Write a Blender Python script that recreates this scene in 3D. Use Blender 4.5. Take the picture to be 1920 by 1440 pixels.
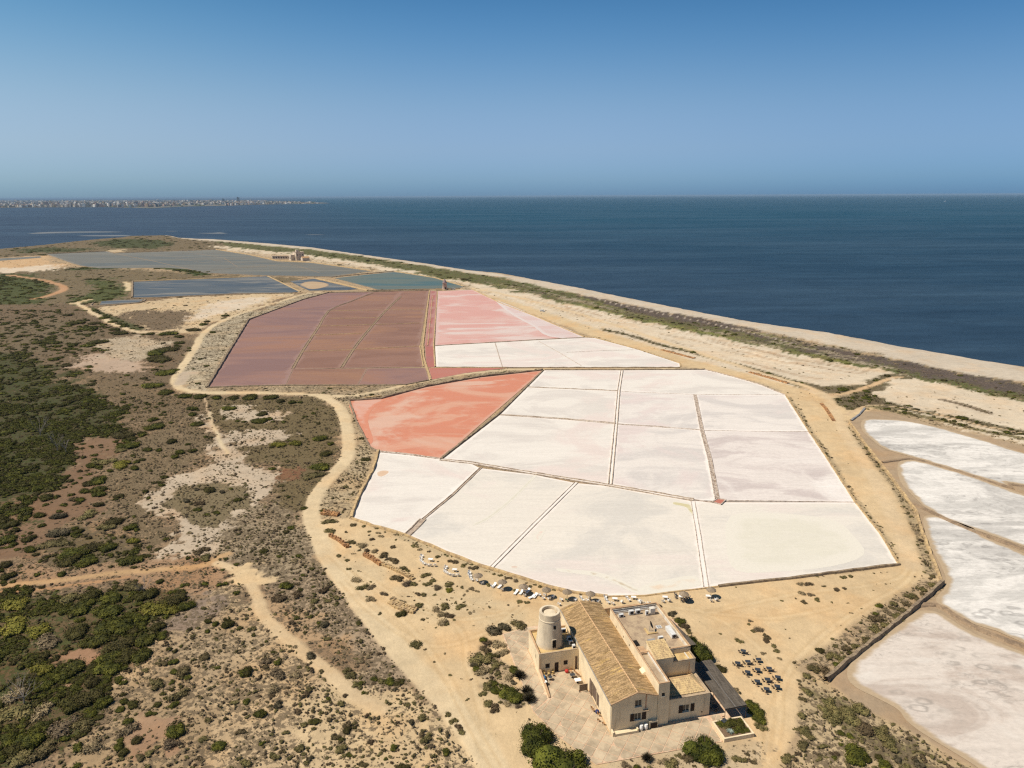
import bpy, bmesh, math, random
import numpy as np
from mathutils import Matrix, Vector
from mathutils.geometry import delaunay_2d_cdt
random.seed(7); RNG = np.random.default_rng(7)
SC = bpy.context.scene
for o in list(bpy.data.objects): bpy.data.objects.remove(o)
COL = SC.collection

# ---------------------------------------------------------------- camera
F = 1331.0; H = 95.0; PITCH = math.radians(14.85); ROLL = math.radians(-0.26)
_r0 = np.array([1, 0, 0.]); _u0 = np.array([0, math.sin(PITCH), math.cos(PITCH)]); FW = np.array([0, math.cos(PITCH), -math.sin(PITCH)])
RT = _r0*math.cos(ROLL) + _u0*math.sin(ROLL); UP = -_r0*math.sin(ROLL) + _u0*math.cos(ROLL)
cam = bpy.data.objects.new('camera', bpy.data.cameras.new('camera')); COL.objects.link(cam)
cam.data.sensor_width = 36; cam.data.lens = F/1920*36; cam.data.clip_start = 1; cam.data.clip_end = 400000
cam.matrix_world = Matrix(((RT[0], UP[0], -FW[0], 0), (RT[1], UP[1], -FW[1], 0), (RT[2], UP[2], -FW[2], H), (0, 0, 0, 1)))
SC.camera = cam

# ---------------------------------------------------------------- sky, sun, exposure
SUN_EL = 55.5; SHADOW_AZ = 9.0       # shadows fall towards +x, 9 degrees to +y
wd = bpy.data.worlds.new('World'); SC.world = wd; wd.use_nodes = True
wt = wd.node_tree; wt.nodes.clear()
sky = wt.nodes.new('ShaderNodeTexSky'); sky.sky_type = 'NISHITA'; sky.sun_disc = False
sky.sun_elevation = math.radians(SUN_EL)
_to_sun_az = math.atan2(-math.sin(math.radians(SHADOW_AZ)), -math.cos(math.radians(SHADOW_AZ)))
sky.sun_rotation = math.pi/2 - _to_sun_az
sky.altitude = 60; sky.air_density = 1.0; sky.dust_density = 1.2; sky.ozone_density = 2.2
sky.air_density = 1.0; sky.dust_density = 0.6; sky.ozone_density = 2.0
def _ramp(fac, stops, lo=0.0, hi=1.0):
    r = wt.nodes.new('ShaderNodeValToRGB'); r.color_ramp.interpolation = 'B_SPLINE' if len(stops) > 4 else 'EASE'
    while len(r.color_ramp.elements) < len(stops): r.color_ramp.elements.new(.5)
    for e_, (q, c_) in zip(r.color_ramp.elements, stops): e_.position = q; e_.color = (*c_, 1)
    wt.links.new(fac, r.inputs[0]); return r.outputs[0]
def _vm(a_, b_):
    n_ = wt.nodes.new('ShaderNodeVectorMath'); n_.operation = 'MULTIPLY'; wt.links.new(a_, n_.inputs[0])
    if hasattr(b_, 'links'): wt.links.new(b_, n_.inputs[1])
    else: n_.inputs[1].default_value = b_
    return n_.outputs[0]
_g = wt.nodes.new('ShaderNodeNewGeometry'); _sx = wt.nodes.new('ShaderNodeSeparateXYZ'); _tc = wt.nodes.new('ShaderNodeTexCoord'); wt.links.new(_tc.outputs['Generated'], _sx.inputs[0])
def _mr(v_, a_, b_):
    n_ = wt.nodes.new('ShaderNodeMapRange'); wt.links.new(v_, n_.inputs[0]); n_.inputs[1].default_value = a_; n_.inputs[2].default_value = b_; return n_.outputs[0]
# summer haze: air near the horizon loses its yellow, the far side from the sun is deeper (values are half the tint); upper stops, out of view, are cut to warm the shadows
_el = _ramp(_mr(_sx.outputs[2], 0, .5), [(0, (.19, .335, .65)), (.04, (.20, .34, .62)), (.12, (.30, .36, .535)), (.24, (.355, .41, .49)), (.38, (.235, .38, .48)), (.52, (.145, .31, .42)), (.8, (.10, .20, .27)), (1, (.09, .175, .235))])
_az = _ramp(_mr(_sx.outputs[0], -.62, .62), [(0, (.57, .535, .475)), (.5, (.485, .50, .50)), (1, (.36, .415, .445))])
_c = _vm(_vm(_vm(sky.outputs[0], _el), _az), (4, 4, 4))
bg = wt.nodes.new('ShaderNodeBackground'); bg.inputs['Strength'].default_value = 0.1
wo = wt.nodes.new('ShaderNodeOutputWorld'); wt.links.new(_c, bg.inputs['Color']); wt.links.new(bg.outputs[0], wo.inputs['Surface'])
sl = bpy.data.lights.new('sun', 'SUN'); sl.energy = 5.0; sl.angle = math.radians(0.53); sl.color = (1.0, .91, .77)
sun = bpy.data.objects.new('sun', sl); COL.objects.link(sun)
_e = math.radians(SUN_EL); _a = math.radians(SHADOW_AZ)
ldir = Vector((math.cos(_a)*math.cos(_e), math.sin(_a)*math.cos(_e), -math.sin(_e)))
sun.rotation_euler = ldir.to_track_quat('-Z', 'Y').to_euler(); sun.location = (-60, 0, 160)
SC.view_settings.view_transform = 'Standard'; SC.view_settings.look = 'None'
SC.view_settings.exposure = 0.08; SC.view_settings.gamma = 1.0; SC.view_settings.use_curve_mapping = False
SC.render.engine = 'CYCLES'
SC.cycles.max_bounces = 6; SC.cycles.diffuse_bounces = 3; SC.cycles.glossy_bounces = 2; SC.cycles.volume_bounces = 0
SC.cycles.use_denoising = False; SC.cycles.filter_width = 1.3

# ---------------------------------------------------------------- photo geometry -> ground plane
def at(x, y, z=0.0):
    d = FW + RT*(x-960)/F - UP*(y-720)/F
    t = (z-H)/d[2]
    return Vector((d[0]*t, d[1]*t, z))
def atv(pts, z=0.0):
    p = np.array(pts, float)
    d = FW[None] + RT[None]*((p[:, 0]-960)/F)[:, None] - UP[None]*((p[:, 1]-720)/F)[:, None]
    t = (z-H)/d[:, 2]
    return d[:, :2]*t[:, None]
def pxm(x, y):            # pixels per metre at a ground point
    return F/((at(x, y).y)*math.cos(PITCH)+H*math.sin(PITCH))

# ---------------------------------------------------------------- object helpers
def tag(o, label=None, cat=None, group=None, kind=None):
    if label: o['label'] = label
    if cat: o['category'] = cat
    if group: o['group'] = group
    if kind: o['kind'] = kind
    return o
def empty(name, loc=(0, 0, 0), rz=0, **k):
    o = bpy.data.objects.new(name, None); COL.objects.link(o); o.location = loc; o.rotation_euler = (0, 0, rz); o.empty_display_size = .5
    return tag(o, **k)
def link(name, me, parent=None, loc=None, rz=None, **k):
    o = bpy.data.objects.new(name, me); COL.objects.link(o)
    if parent is not None: o.parent = parent
    if loc is not None: o.location = loc
    if rz is not None: o.rotation_euler = (0, 0, rz)
    return tag(o, **k)
class MB:
    def __init__(s): s.v = []; s.f = []
    def add(s, vs, fs):
        b = len(s.v); s.v += [tuple(v) for v in vs]; s.f += [tuple(i+b for i in f) for f in fs]; return s
    def box(s, x0, x1, y0, y1, z0, z1):
        return s.add([(x0, y0, z0), (x1, y0, z0), (x1, y1, z0), (x0, y1, z0), (x0, y0, z1), (x1, y0, z1), (x1, y1, z1), (x0, y1, z1)],
                     [(0, 3, 2, 1), (4, 5, 6, 7), (0, 1, 5, 4), (1, 2, 6, 5), (2, 3, 7, 6), (3, 0, 4, 7)])
    def obox(s, cx, cy, z0, w, d, h, a=0, tilt=0):
        ca, sa = math.cos(a), math.sin(a); vs = []
        for (zz) in (0, h):
            for (x, y) in ((-w/2, -d/2), (w/2, -d/2), (w/2, d/2), (-w/2, d/2)):
                X, Y, Z = x, y, zz
                if tilt: Y, Z = Y*math.cos(tilt)-Z*math.sin(tilt), Y*math.sin(tilt)+Z*math.cos(tilt)
                vs.append((cx+X*ca-Y*sa, cy+X*sa+Y*ca, z0+Z))
        return s.add(vs, [(0, 3, 2, 1), (4, 5, 6, 7), (0, 1, 5, 4), (1, 2, 6, 5), (2, 3, 7, 6), (3, 0, 4, 7)])
    def lathe(s, prof, n=16, cx=0, cy=0, cap0=True, cap1=True, sx=1, sy=1):
        vs = []
        for (r, z) in prof:
            for i in range(n): a = 2*math.pi*i/n; vs.append((cx+sx*r*math.cos(a), cy+sy*r*math.sin(a), z))
        fs = []
        for k in range(len(prof)-1):
            for i in range(n): j = (i+1) % n; fs.append((k*n+i, k*n+j, (k+1)*n+j, (k+1)*n+i))
        if cap0: fs.append(tuple(range(n-1, -1, -1)))
        if cap1: fs.append(tuple((len(prof)-1)*n+i for i in range(n)))
        return s.add(vs, fs)
    def tube(s, a, b, r0, r1=None, n=6):
        r1 = r0 if r1 is None else r1
        a = Vector(a); b = Vector(b); d = (b-a).normalized(); u = d.orthogonal().normalized(); w = d.cross(u); vs = []
        for (c, r) in ((a, r0), (b, r1)):
            for i in range(n): t = 2*math.pi*i/n; vs.append(c+u*(r*math.cos(t))+w*(r*math.sin(t)))
        fs = [(i, (i+1) % n, n+(i+1) % n, n+i) for i in range(n)]+[tuple(range(n-1, -1, -1)), tuple(range(n, 2*n))]
        return s.add(vs, fs)
    def mesh(s, name, mat, smooth=False):
        me = bpy.data.meshes.new(name); me.from_pydata(s.v, [], s.f); me.update()
        if mat: me.materials.append(mat)
        if smooth: me.polygons.foreach_set('use_smooth', [True]*len(me.polygons))
        return me
    def build(s, name, mat, parent=None, smooth=False, **k):
        lab = {q: k[q] for q in list(k) if q in ('label', 'cat', 'group', 'kind')}
        return link(name, s.mesh(name, mat, smooth), parent, k.get('loc'), k.get('rz'), **lab)
def copy_tree(o, parent=None):
    c = o.copy(); COL.objects.link(c)
    if parent is not None: c.parent = parent
    for ch in list(o.children): copy_tree(ch, c)
    return c

# ---------------------------------------------------------------- materials
def nd(nt, t, **k):
    n = nt.nodes.new(t)
    for a, v in k.items():
        if a.startswith('i_'): n.inputs[a[2:].replace('_', ' ')].default_value = v
        else: setattr(n, a, v)
    return n
def new_mat(name):
    m = bpy.data.materials.new(name); m.use_nodes = True; nt = m.node_tree; nt.nodes.clear()
    out = nd(nt, 'ShaderNodeOutputMaterial'); p = nd(nt, 'ShaderNodeBsdfPrincipled'); nt.links.new(p.outputs[0], out.inputs[0])
    return m, nt, p
def noise(nt, vec, scale, detail=4, rough=.55, dist=0):
    n = nd(nt, 'ShaderNodeTexNoise'); n.inputs['Scale'].default_value = scale; n.inputs['Detail'].default_value = detail
    n.inputs['Roughness'].default_value = rough; n.inputs['Distortion'].default_value = dist
    if vec is not None: nt.links.new(vec, n.inputs['Vector'])
    return n.outputs['Fac']
def maprange(nt, fac, a, b, c=0, d=1, smooth=True):
    m = nd(nt, 'ShaderNodeMapRange'); m.interpolation_type = 'SMOOTHSTEP' if smooth else 'LINEAR'
    nt.links.new(fac, m.inputs[0])
    for i, v in zip((1, 2, 3, 4), (a, b, c, d)): m.inputs[i].default_value = v
    return m.outputs[0]
def mix(nt, fac, a, b, mode='MIX'):
    m = nd(nt, 'ShaderNodeMix', data_type='RGBA', blend_type=mode)
    for s, v in ((m.inputs[0], fac), (m.inputs[6], a), (m.inputs[7], b)):
        if hasattr(v, 'links'): nt.links.new(v, s)
        elif isinstance(v, (int, float)): s.default_value = v
        else: s.default_value = (*v[:3], 1)
    return m.outputs[2]
def math_(nt, op, a, b=None):
    m = nd(nt, 'ShaderNodeMath', operation=op)
    for s, v in ((m.inputs[0], a), (m.inputs[1], b)):
        if v is None: continue
        if hasattr(v, 'links'): nt.links.new(v, s)
        else: s.default_value = v
    return m.outputs[0]
def coords(nt, mode='world', scale=(1, 1, 1)):
    if mode == 'world': g = nd(nt, 'ShaderNodeNewGeometry').outputs['Position']
    else: g = nd(nt, 'ShaderNodeTexCoord').outputs['Object']
    if scale != (1, 1, 1):
        mp = nd(nt, 'ShaderNodeMapping'); mp.inputs['Scale'].default_value = scale; nt.links.new(g, mp.inputs[0]); g = mp.outputs[0]
    return g
def scaled_rgb(c, k): return tuple(min(1, x*k) for x in c)
def bump(nt, p, h, strength, dist):
    b = nd(nt, 'ShaderNodeBump'); b.inputs['Strength'].default_value = strength; b.inputs['Distance'].default_value = dist
    nt.links.new(h, b.inputs['Height']); nt.links.new(b.outputs[0], p.inputs['Normal'])
def pmat(name, base, col2=None, var=.12, scale=1.0, rough=.9, bmp=0, mode='world', rnd=0.0, spec=.25, lo=.42, hi=.62, stretch=(1, 1, 1), metal=0):
    m, nt, p = new_mat(name); v = coords(nt, mode, stretch)
    c = mix(nt, maprange(nt, noise(nt, v, scale, 5, .6), lo, hi), base, col2 or scaled_rgb(base, 1-var*1.6))
    f = maprange(nt, noise(nt, v, scale*6, 4, .6), .3, .7, 1-var, 1+var, False)
    comb = nd(nt, 'ShaderNodeCombineColor')
    for i in range(3): nt.links.new(f, comb.inputs[i])
    c = mix(nt, 1.0, c, comb.outputs[0], 'MULTIPLY')
    if rnd:
        oi = nd(nt, 'ShaderNodeObjectInfo'); r = maprange(nt, oi.outputs['Random'], 0, 1, 1-rnd, 1+rnd, False)
        cb = nd(nt, 'ShaderNodeCombineColor')
        for i in range(3): nt.links.new(r, cb.inputs[i])
        c = mix(nt, 1.0, c, cb.outputs[0], 'MULTIPLY')
    nt.links.new(c, p.inputs['Base Color']); p.inputs['Roughness'].default_value = rough
    p.inputs['Specular IOR Level'].default_value = spec; p.inputs['Metallic'].default_value = metal
    if bmp: bump(nt, p, noise(nt, v, scale*8, 4, .6), .6, bmp)
    return m
def foliage_mat(name, a, b, c=None, rnd=.35):
    m, nt, p = new_mat(name)
    oi = nd(nt, 'ShaderNodeObjectInfo'); g = nd(nt, 'ShaderNodeTexCoord').outputs['Object']
    n = noise(nt, g, 2.2, 3, .6)
    col = mix(nt, maprange(nt, n, .35, .65), a, b)
    if c: col = mix(nt, maprange(nt, oi.outputs['Random'], .45, 1.0), col, c)
    r = maprange(nt, oi.outputs['Random'], 0, 1, 1+rnd, 1-rnd, False)
    isl = nd(nt, 'ShaderNodeNewGeometry').outputs['Random Per Island']
    r2 = math_(nt, 'MULTIPLY', r, maprange(nt, isl, 0, 1, .65, 1.4, False))
    cb = nd(nt, 'ShaderNodeCombineColor')
    for i in range(3): nt.links.new(r2, cb.inputs[i])
    col = mix(nt, 1.0, col, cb.outputs[0], 'MULTIPLY')
    nt.links.new(col, p.inputs['Base Color']); p.inputs['Roughness'].default_value = .75; p.inputs['Specular IOR Level'].default_value = .15
    return m

M = {}
M['plaster'] = pmat('cream_plaster', (.80, .68, .50), (.68, .56, .40), .07, .35, bmp=.01, mode='object')
def plaster(name, base, dk):
    m, nt, p = new_mat(name); v = coords(nt, 'object', (1, 1, 1)); vs = coords(nt, 'object', (2.2, 2.2, .18))
    c = mix(nt, maprange(nt, noise(nt, v, .45, 5, .6), .40, .65), base, scaled_rgb(base, .86))
    c = mix(nt, math_(nt, 'MULTIPLY', maprange(nt, noise(nt, vs, .9, 5, .7), .52, .70), .55), c, dk)
    c = mix(nt, math_(nt, 'MULTIPLY', maprange(nt, noise(nt, v, 2.4, 4, .75), .55, .72), .35), c, dk)
    nt.links.new(c, p.inputs['Base Color']); p.inputs['Roughness'].default_value = .92; p.inputs['Specular IOR Level'].default_value = .1
    bump(nt, p, noise(nt, v, 3.0, 5, .7), .5, .03); return m
M['plaster'] = plaster('cream_plaster', (.83, .68, .46), (.50, .37, .22))
M['mill_plaster'] = pmat('mill_plaster', (.70, .59, .43), (.54, .45, .33), .08, .5, bmp=.012, mode='object', stretch=(1, 1, .35))
M['cornice'] = pmat('terracotta_cornice', (.54, .35, .20), (.42, .27, .16), .15, 1.2, mode='object')
M['tile'] = pmat('roof_tile', (.50, .34, .17), (.33, .23, .13), .22, .9, bmp=.01, mode='object', stretch=(.35, 1.8, 1), lo=.40, hi=.60)
def roof_tiles(name, dark, light, gold):
    m, nt, p = new_mat(name); v = coords(nt, 'object', (.30, 2.6, 1)); v2 = coords(nt, 'object', (1, 1, 1))
    c = mix(nt, maprange(nt, noise(nt, v, 1.1, 5, .65), .40, .60), dark, light)
    c = mix(nt, math_(nt, 'MULTIPLY', maprange(nt, noise(nt, v, .8, 5, .7, .4), .55, .64), maprange(nt, noise(nt, v2, .16, 3, .6), .38, .62)), c, gold)
    c = mix(nt, 1, c, scaled_gain(nt, noise(nt, v2, 3.5, 4, .75), .62, 1.38), 'MULTIPLY')
    nt.links.new(c, p.inputs['Base Color']); p.inputs['Roughness'].default_value = .9; p.inputs['Specular IOR Level'].default_value = .15
    return m
def scaled_gain(nt, fac, lo, hi):
    f = maprange(nt, fac, .3, .7, lo, hi, False); c = nd(nt, 'ShaderNodeCombineColor')
    for i in range(3): nt.links.new(f, c.inputs[i])
    return c.outputs[0]
M['tile'] = roof_tiles('roof_tile', (.30, .20, .10), (.53, .365, .195), (.66, .45, .17))
M['tile_new'] = pmat('pale_roof_tile', (.62, .46, .24), (.42, .30, .17), .2, 1.6, mode='object', stretch=(2, .5, 1))
M['ridge'] = pmat('ridge_mortar', (.62, .40, .22), None, .12, 1.5, mode='object')
M['roof_floor'] = pmat('roof_screed', (.46, .35, .23), (.34, .25, .17), .14, .5, mode='object', bmp=.01)
M['roof_gold'] = pmat('lichened_roof_screed', (.60, .43, .20), (.46, .32, .15), .12, .7, mode='object')
M['parapet_in'] = pmat('whitewash', (.68, .63, .55), (.50, .44, .36), .1, .8, mode='object')
M['dark_wood'] = pmat('dark_brown_shutter', (.055, .035, .024), None, .2, 3, mode='object')
M['door_wood'] = pmat('weathered_door', (.20, .14, .10), (.13, .09, .065), .15, 2, mode='object', stretch=(3, 3, .4))
M['glass'] = pmat('dark_glass', (.02, .025, .03), None, .1, 1, rough=.08, spec=.5, mode='object')
M['frame'] = pmat('pale_window_frame', (.66, .59, .47), None, .06, 2, mode='object')
M['dark_hole'] = pmat('dark_interior', (.015, .012, .010), None, .1, 1, mode='object')
M['white'] = pmat('white_plastic', (.86, .85, .82), None, .04, 2, rough=.45, mode='object', rnd=.05, spec=.4)
M['white_metal'] = pmat('white_metal', (.72, .72, .70), (.6, .59, .56), .06, 2, rough=.5, mode='object', spec=.4)
M['grey_metal'] = pmat('grey_metal', (.30, .30, .30), None, .12, 2, rough=.5, mode='object', spec=.4)
M['black'] = pmat('black_metal', (.022, .022, .024), None, .1, 2, rough=.5, mode='object')
M['table_top'] = pmat('slate_table_top', (.045, .052, .062), (.035, .04, .05), .1, 1.5, rough=.45, mode='object', rnd=.15, spec=.5)
M['chair_wood'] = pmat('light_chair_wood', (.48, .28, .14), None, .15, 4, mode='object', rnd=.15)
M['cane'] = pmat('cane_yellow', (.58, .40, .16), None, .15, 6, mode='object')
M['thatch'] = pmat('grey_thatch', (.30, .235, .165), (.20, .155, .11), .2, 3, mode='object', stretch=(2, 2, .5), rnd=.1, bmp=.02)
M['pole'] = pmat('wood_pole', (.26, .17, .10), None, .15, 4, mode='object')
M['reed'] = pmat('weathered_reed_mat', (.145, .122, .098), (.095, .08, .064), .18, .8, mode='object', stretch=(4, .6, 1))
M['reed_new'] = pmat('golden_reed_mat', (.46, .31, .12), (.36, .25, .11), .18, 1.2, mode='object', stretch=(4, .6, 1))
M['slab'] = pmat('paving_slab', (.50, .40, .275), (.38, .30, .205), .08, .35, rnd=.12, bmp=.004)
M['brick_strip'] = pmat('pinkish_brick_strip', (.58, .38, .25), (.66, .50, .35), .14, .9)
M['stone'] = pmat('dyke_stone', (.30, .225, .145), (.17, .125, .085), .3, 1.1, bmp=.05)
M['stone_gold'] = pmat('golden_dyke_stone', (.52, .37, .19), (.33, .23, .13), .3, .9, bmp=.05)
M['stone_salt'] = pmat('salt_crusted_stone', (.52, .44, .37), (.27, .20, .15), .25, .9, bmp=.05)
M['tuff'] = pmat('orange_tuff_block', (.46, .25, .11), (.28, .15, .075), .3, .8, bmp=.05, rnd=.2)
M['channel'] = pmat('tan_channel_bed', (.46, .37, .29), (.34, .26, .20), .15, .6)
M['mud_line'] = pmat('mud_ridge', (.31, .22, .14), (.21, .15, .10), .2, .5)
M['blue'] = pmat('blue_tarpaulin', (.06, .20, .42), None, .15, 3, mode='object')
M['navy'] = pmat('navy_glaze', (.02, .03, .12), None, .1, 3, rough=.3, mode='object')
M['red'] = pmat('red_plastic', (.50, .04, .03), None, .1, 3, rough=.4, mode='object')
M['board'] = pmat('brown_board', (.26, .195, .13), None, .08, 2, mode='object')
M['terracotta'] = pmat('terracotta', (.42, .18, .09), None, .15, 3, mode='object')
M['soil'] = pmat('planter_soil', (.20, .13, .08), None, .2, 3)
M['leaf_green'] = foliage_mat('mastic_leaves', (.032, .036, .006), (.092, .090, .013), (.080, .066, .02), .35)
M['leaf_tree'] = foliage_mat('mastic_tree_leaves', (.026, .032, .005), (.085, .090, .012), None, .12)
M['leaf_yellow'] = foliage_mat('yellow_green_leaves', (.12, .115, .018), (.20, .175, .03), None, .2)
M['leaf_olive'] = foliage_mat('olive_scrub_leaves', (.080, .072, .026), (.155, .125, .05), (.13, .09, .05), .35)
M['leaf_grey'] = foliage_mat('dry_scrub_twigs', (.19, .145, .08), (.28, .215, .12), (.15, .11, .07), .3)
M['leaf_dark'] = foliage_mat('dark_spiky_leaves', (.055, .046, .024), (.105, .085, .05), None, .25)
M['deadwood'] = pmat('bleached_deadwood', (.34, .29, .24), None, .2, 4, mode='object')
M['bark'] = pmat('dark_bark', (.10, .07, .05), None, .2, 4, mode='object')

# ---------------------------------------------------------------- numpy noise and painted fields (all in ground metres)
_T = np.random.default_rng(3).random((6, 256, 256))
def vnoise(x, y, s, k=0):
    x = x/s+k*17.3; y = y/s+k*5.1; xi = np.floor(x).astype(int); yi = np.floor(y).astype(int)
    fx = x-xi; fy = y-yi; fx = fx*fx*(3-2*fx); fy = fy*fy*(3-2*fy); T = _T[k % 6]
    g = lambda a, b: T[(xi+a) & 255, (yi+b) & 255]
    return (g(0, 0)*(1-fx)+g(1, 0)*fx)*(1-fy)+(g(0, 1)*(1-fx)+g(1, 1)*fx)*fy
def fbm(x, y, s, k=0, o=4):
    t = 0; a = .5; n = 0
    for i in range(o): t = t+a*vnoise(x, y, s/2**i, k+i); n += a; a *= .5
    return t/n
def sstep(a, b, x):
    t = np.clip((x-a)/(b-a+1e-9), 0, 1); return t*t*(3-2*t)
def seg_dist(X, Y, P, closed):
    n = len(P); best = np.full(X.shape, 1e18); arg = np.zeros(X.shape)
    for i in range(n if closed else n-1):
        ax, ay = P[i][:2]; bx, by = P[(i+1) % n][:2]; dx, dy = bx-ax, by-ay; L = dx*dx+dy*dy+1e-12
        t = np.clip(((X-ax)*dx+(Y-ay)*dy)/L, 0, 1); d = (X-ax-t*dx)**2+(Y-ay-t*dy)**2
        m = d < best; best = np.where(m, d, best); arg = np.where(m, i+t, arg)
    return np.sqrt(best), arg
def inside(X, Y, P):
    c = np.zeros(X.shape, bool); n = len(P)
    for i in range(n):
        ax, ay = P[i]; bx, by = P[(i+1) % n]
        if ay == by: continue
        c ^= ((ay > Y) != (by > Y)) & (X < (bx-ax)*(Y-ay)/(by-ay)+ax)
    return c
def sdf(X, Y, P):         # > 0 inside
    d, _ = seg_dist(X, Y, P, True); return np.where(inside(X, Y, P), d, -d)
def smooth_px(pts, n=3, closed=False):     # Catmull-Rom in px
    out = []; N = len(pts)
    for i in range(N if closed else N-1):
        g = (lambda k: np.array(pts[k % N] if closed else pts[max(0, min(N-1, k))], float))
        p0, p1, p2, p3 = g(i-1), g(i), g(i+1), g(i+2)
        for j in range(n):
            t = j/n; out.append(tuple(.5*((2*p1)+(-p0+p2)*t+(2*p0-5*p1+4*p2-p3)*t*t+(-p0+3*p1-3*p2+p3)*t**3)))
    if not closed: out.append(tuple(pts[-1]))
    return out

SAND = (.56, .42, .25); SAND2 = (.58, .445, .28); PALE = (.45, .365, .27); BROWN = (.215, .145, .085); TAN = (.39, .29, .18); MUD = (.36, .27, .18)
CREAM = (.57, .48, .36); BEACH = (.50, .43, .34); ORANGE = (.45, .295, .155); REDB = (.19, .12, .074); OLIVE = (.15, .125, .065); DARKB = (.115, .085, .055)
GREEN = (.10, .115, .035); LGREEN = (.19, .19, .06); RUST = (.20, .11, .06); ROAD = (.575, .455, .29)
SC_B = (.13, .098, .062); SC_G = (.055, .065, .022); SC_T = (.26, .20, .125); SC_R = (.13, .045, .035)
OPS = []; TRK = []
def poly(pts, soft, col=None, scr=None, scc=None, dens=None, warp=4.0, k=1.0):
    OPS.append(('P', atv(pts), soft, col, scr, scc, dens, warp, k))
def stroke(pts, hw, soft=1.0, col=None, scr=None, scc=None, dens=None, warp=.8, k=1.0, n=4):
    q = smooth_px([p[:2] for p in pts], n); OPS.append(('S', atv(q), soft, col, scr, scc, dens, warp, k, hw))
# coastline (land side), clockwise from far right
COAST_PX = [(2900, 905), (2300, 765), (1920, 686), (1837, 673), (1692, 648.5), (1546, 621), (1407, 602), (1290, 580), (1173, 557), (1057, 533), (1000, 523), (940, 511.5), (877, 505.6), (800, 493.5), (732, 484), (655, 473.5), (586, 463.5), (510, 456.5), (440, 451), (400, 448), (357, 446.5), (332, 445), (318, 441), (300, 440.3), (247, 441.5), (236, 443.5), (197, 446.5), (150, 451), (83, 458.5), (0, 466), (-200, 482), (-500, 500), (-1400, 560), (-3000, 700)]
LAND = np.vstack([atv(COAST_PX), np.array([[-900, -400], [900, -400]], float)])
# --- whole land, left scrubland
poly([(-3000, 430), (3000, 430), (3000, 1560), (960, 9000), (-3000, 9000)], 1, TAN, .4, SC_B, (0, .12, .3))
poly([(-2500, 470), (0, 500), (380, 520), (560, 548), (600, 549), (385, 620), (330, 700), (345, 735), (600, 741), (650, 790), (655, 850), (610, 920), (583, 960), (600, 1020), (640, 1100), (700, 1200), (775, 1275), (875, 1365), (960, 1500), (1200, 2600), (-2500, 2600)], 3, (.26, .18, .11), .55, SC_B, (.03, .25, .55))
poly([(-2000, 560), (145, 566), (270, 627), (380, 640), (330, 700), (320, 735), (250, 720), (130, 700), (60, 700), (-2000, 700)], 3, (.19, .13, .078), .7, SC_B, (.22, .40, .5))
poly([(-2000, 500), (0, 505), (160, 500), (390, 514), (560, 520), (550, 530), (330, 530), (250, 528), (245, 560), (150, 566), (0, 572), (-2000, 600)], 3, (.19, .15, .085), .6, SC_B, (.06, .3, .4))
poly([(-500, 516), (60, 514), (107, 530), (92, 545), (98, 560), (60, 570), (-500, 585)], 2, (.085, .09, .035), .6, SC_G, (.85, .3, 0))
poly([(165, 525), (205, 520), (232, 535), (236, 552), (200, 566), (150, 570), (130, 562), (180, 548)], 2, (.10, .105, .04), .6, SC_G, (.5, .4, 0))
poly([(140, 670), (190, 664), (255, 672), (265, 700), (220, 705), (160, 695)], 2, (.40, .30, .22), .12, SC_B, (0, .05, .25))
poly([(170, 640), (230, 632), (330, 640), (300, 665), (250, 680), (200, 668)], 3, (.44, .36, .26), .5, SC_T, (0, .25, .35))
# --- maquis
poly([(-900, 640), (0, 650), (40, 665), (52, 680), (125, 688), (145, 708), (178, 730), (212, 755), (255, 782), (258, 815), (212, 832), (155, 820), (162, 850), (142, 905), (100, 922), (30, 930), (-900, 960)], 3, (.075, .062, .032), .6, SC_G, (1.5, .3, .1), warp=7)
poly([(-500, 600), (100, 600), (160, 610), (190, 625), (180, 640), (100, 650), (60, 665), (-500, 660)], 3, (.16, .125, .075), .6, SC_B, (.35, .3, .3))
poly([(155, 818), (212, 826), (214, 848), (190, 870), (206, 900), (196, 950), (150, 962), (112, 985), (95, 1045), (30, 1062), (-300, 1070), (-300, 960), (30, 935), (110, 920), (146, 880)], 2, REDB, .25, SC_B, (.10, .12, .06))
poly([(0, 925), (40, 925), (45, 1000), (30, 1010), (-300, 1020), (-300, 930)], 3, None, .5, SC_G, (.8, .2, 0))
poly([(90, 1000), (130, 985), (230, 1015), (280, 1045), (260, 1070), (180, 1085), (110, 1070)], 3, (.14, .11, .06), .6, SC_B, (.7, .3, .1))
poly([(250, 825), (330, 775), (400, 745), (395, 800), (398, 830), (345, 872), (285, 905), (278, 960), (318, 1010), (262, 1035), (228, 1000), (215, 950), (205, 900), (220, 855)], 3, (.27, .195, .12), .8, (.13, .098, .058), (.02, .2, 1.1))
poly([(170, 700), (250, 712), (325, 735), (405, 742), (388, 785), (330, 780), (262, 820), (255, 785), (215, 752), (180, 728)], 3, (.24, .17, .10), .75, (.125, .092, .055), (.06, .25, 1.0))
poly([(600, 745), (625, 772), (640, 815), (634, 865), (605, 905), (585, 945), (565, 965), (520, 945), (500, 905), (520, 868), (470, 868), (430, 843), (408, 800), (392, 745)], 3, (.235, .175, .095), .9, (.12, .092, .048), (.02, .5, 1.2))
poly([(425, 757), (455, 757), (500, 768), (535, 775), (520, 785), (480, 790), (445, 785), (430, 770)], 2, PALE, .25, SC_B, (0, .15, .3))
poly([(400, 815), (440, 805), (520, 803), (560, 813), (530, 828), (480, 835), (440, 835)], 2, PALE, .35, SC_B, (0, .3, .45))
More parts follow.
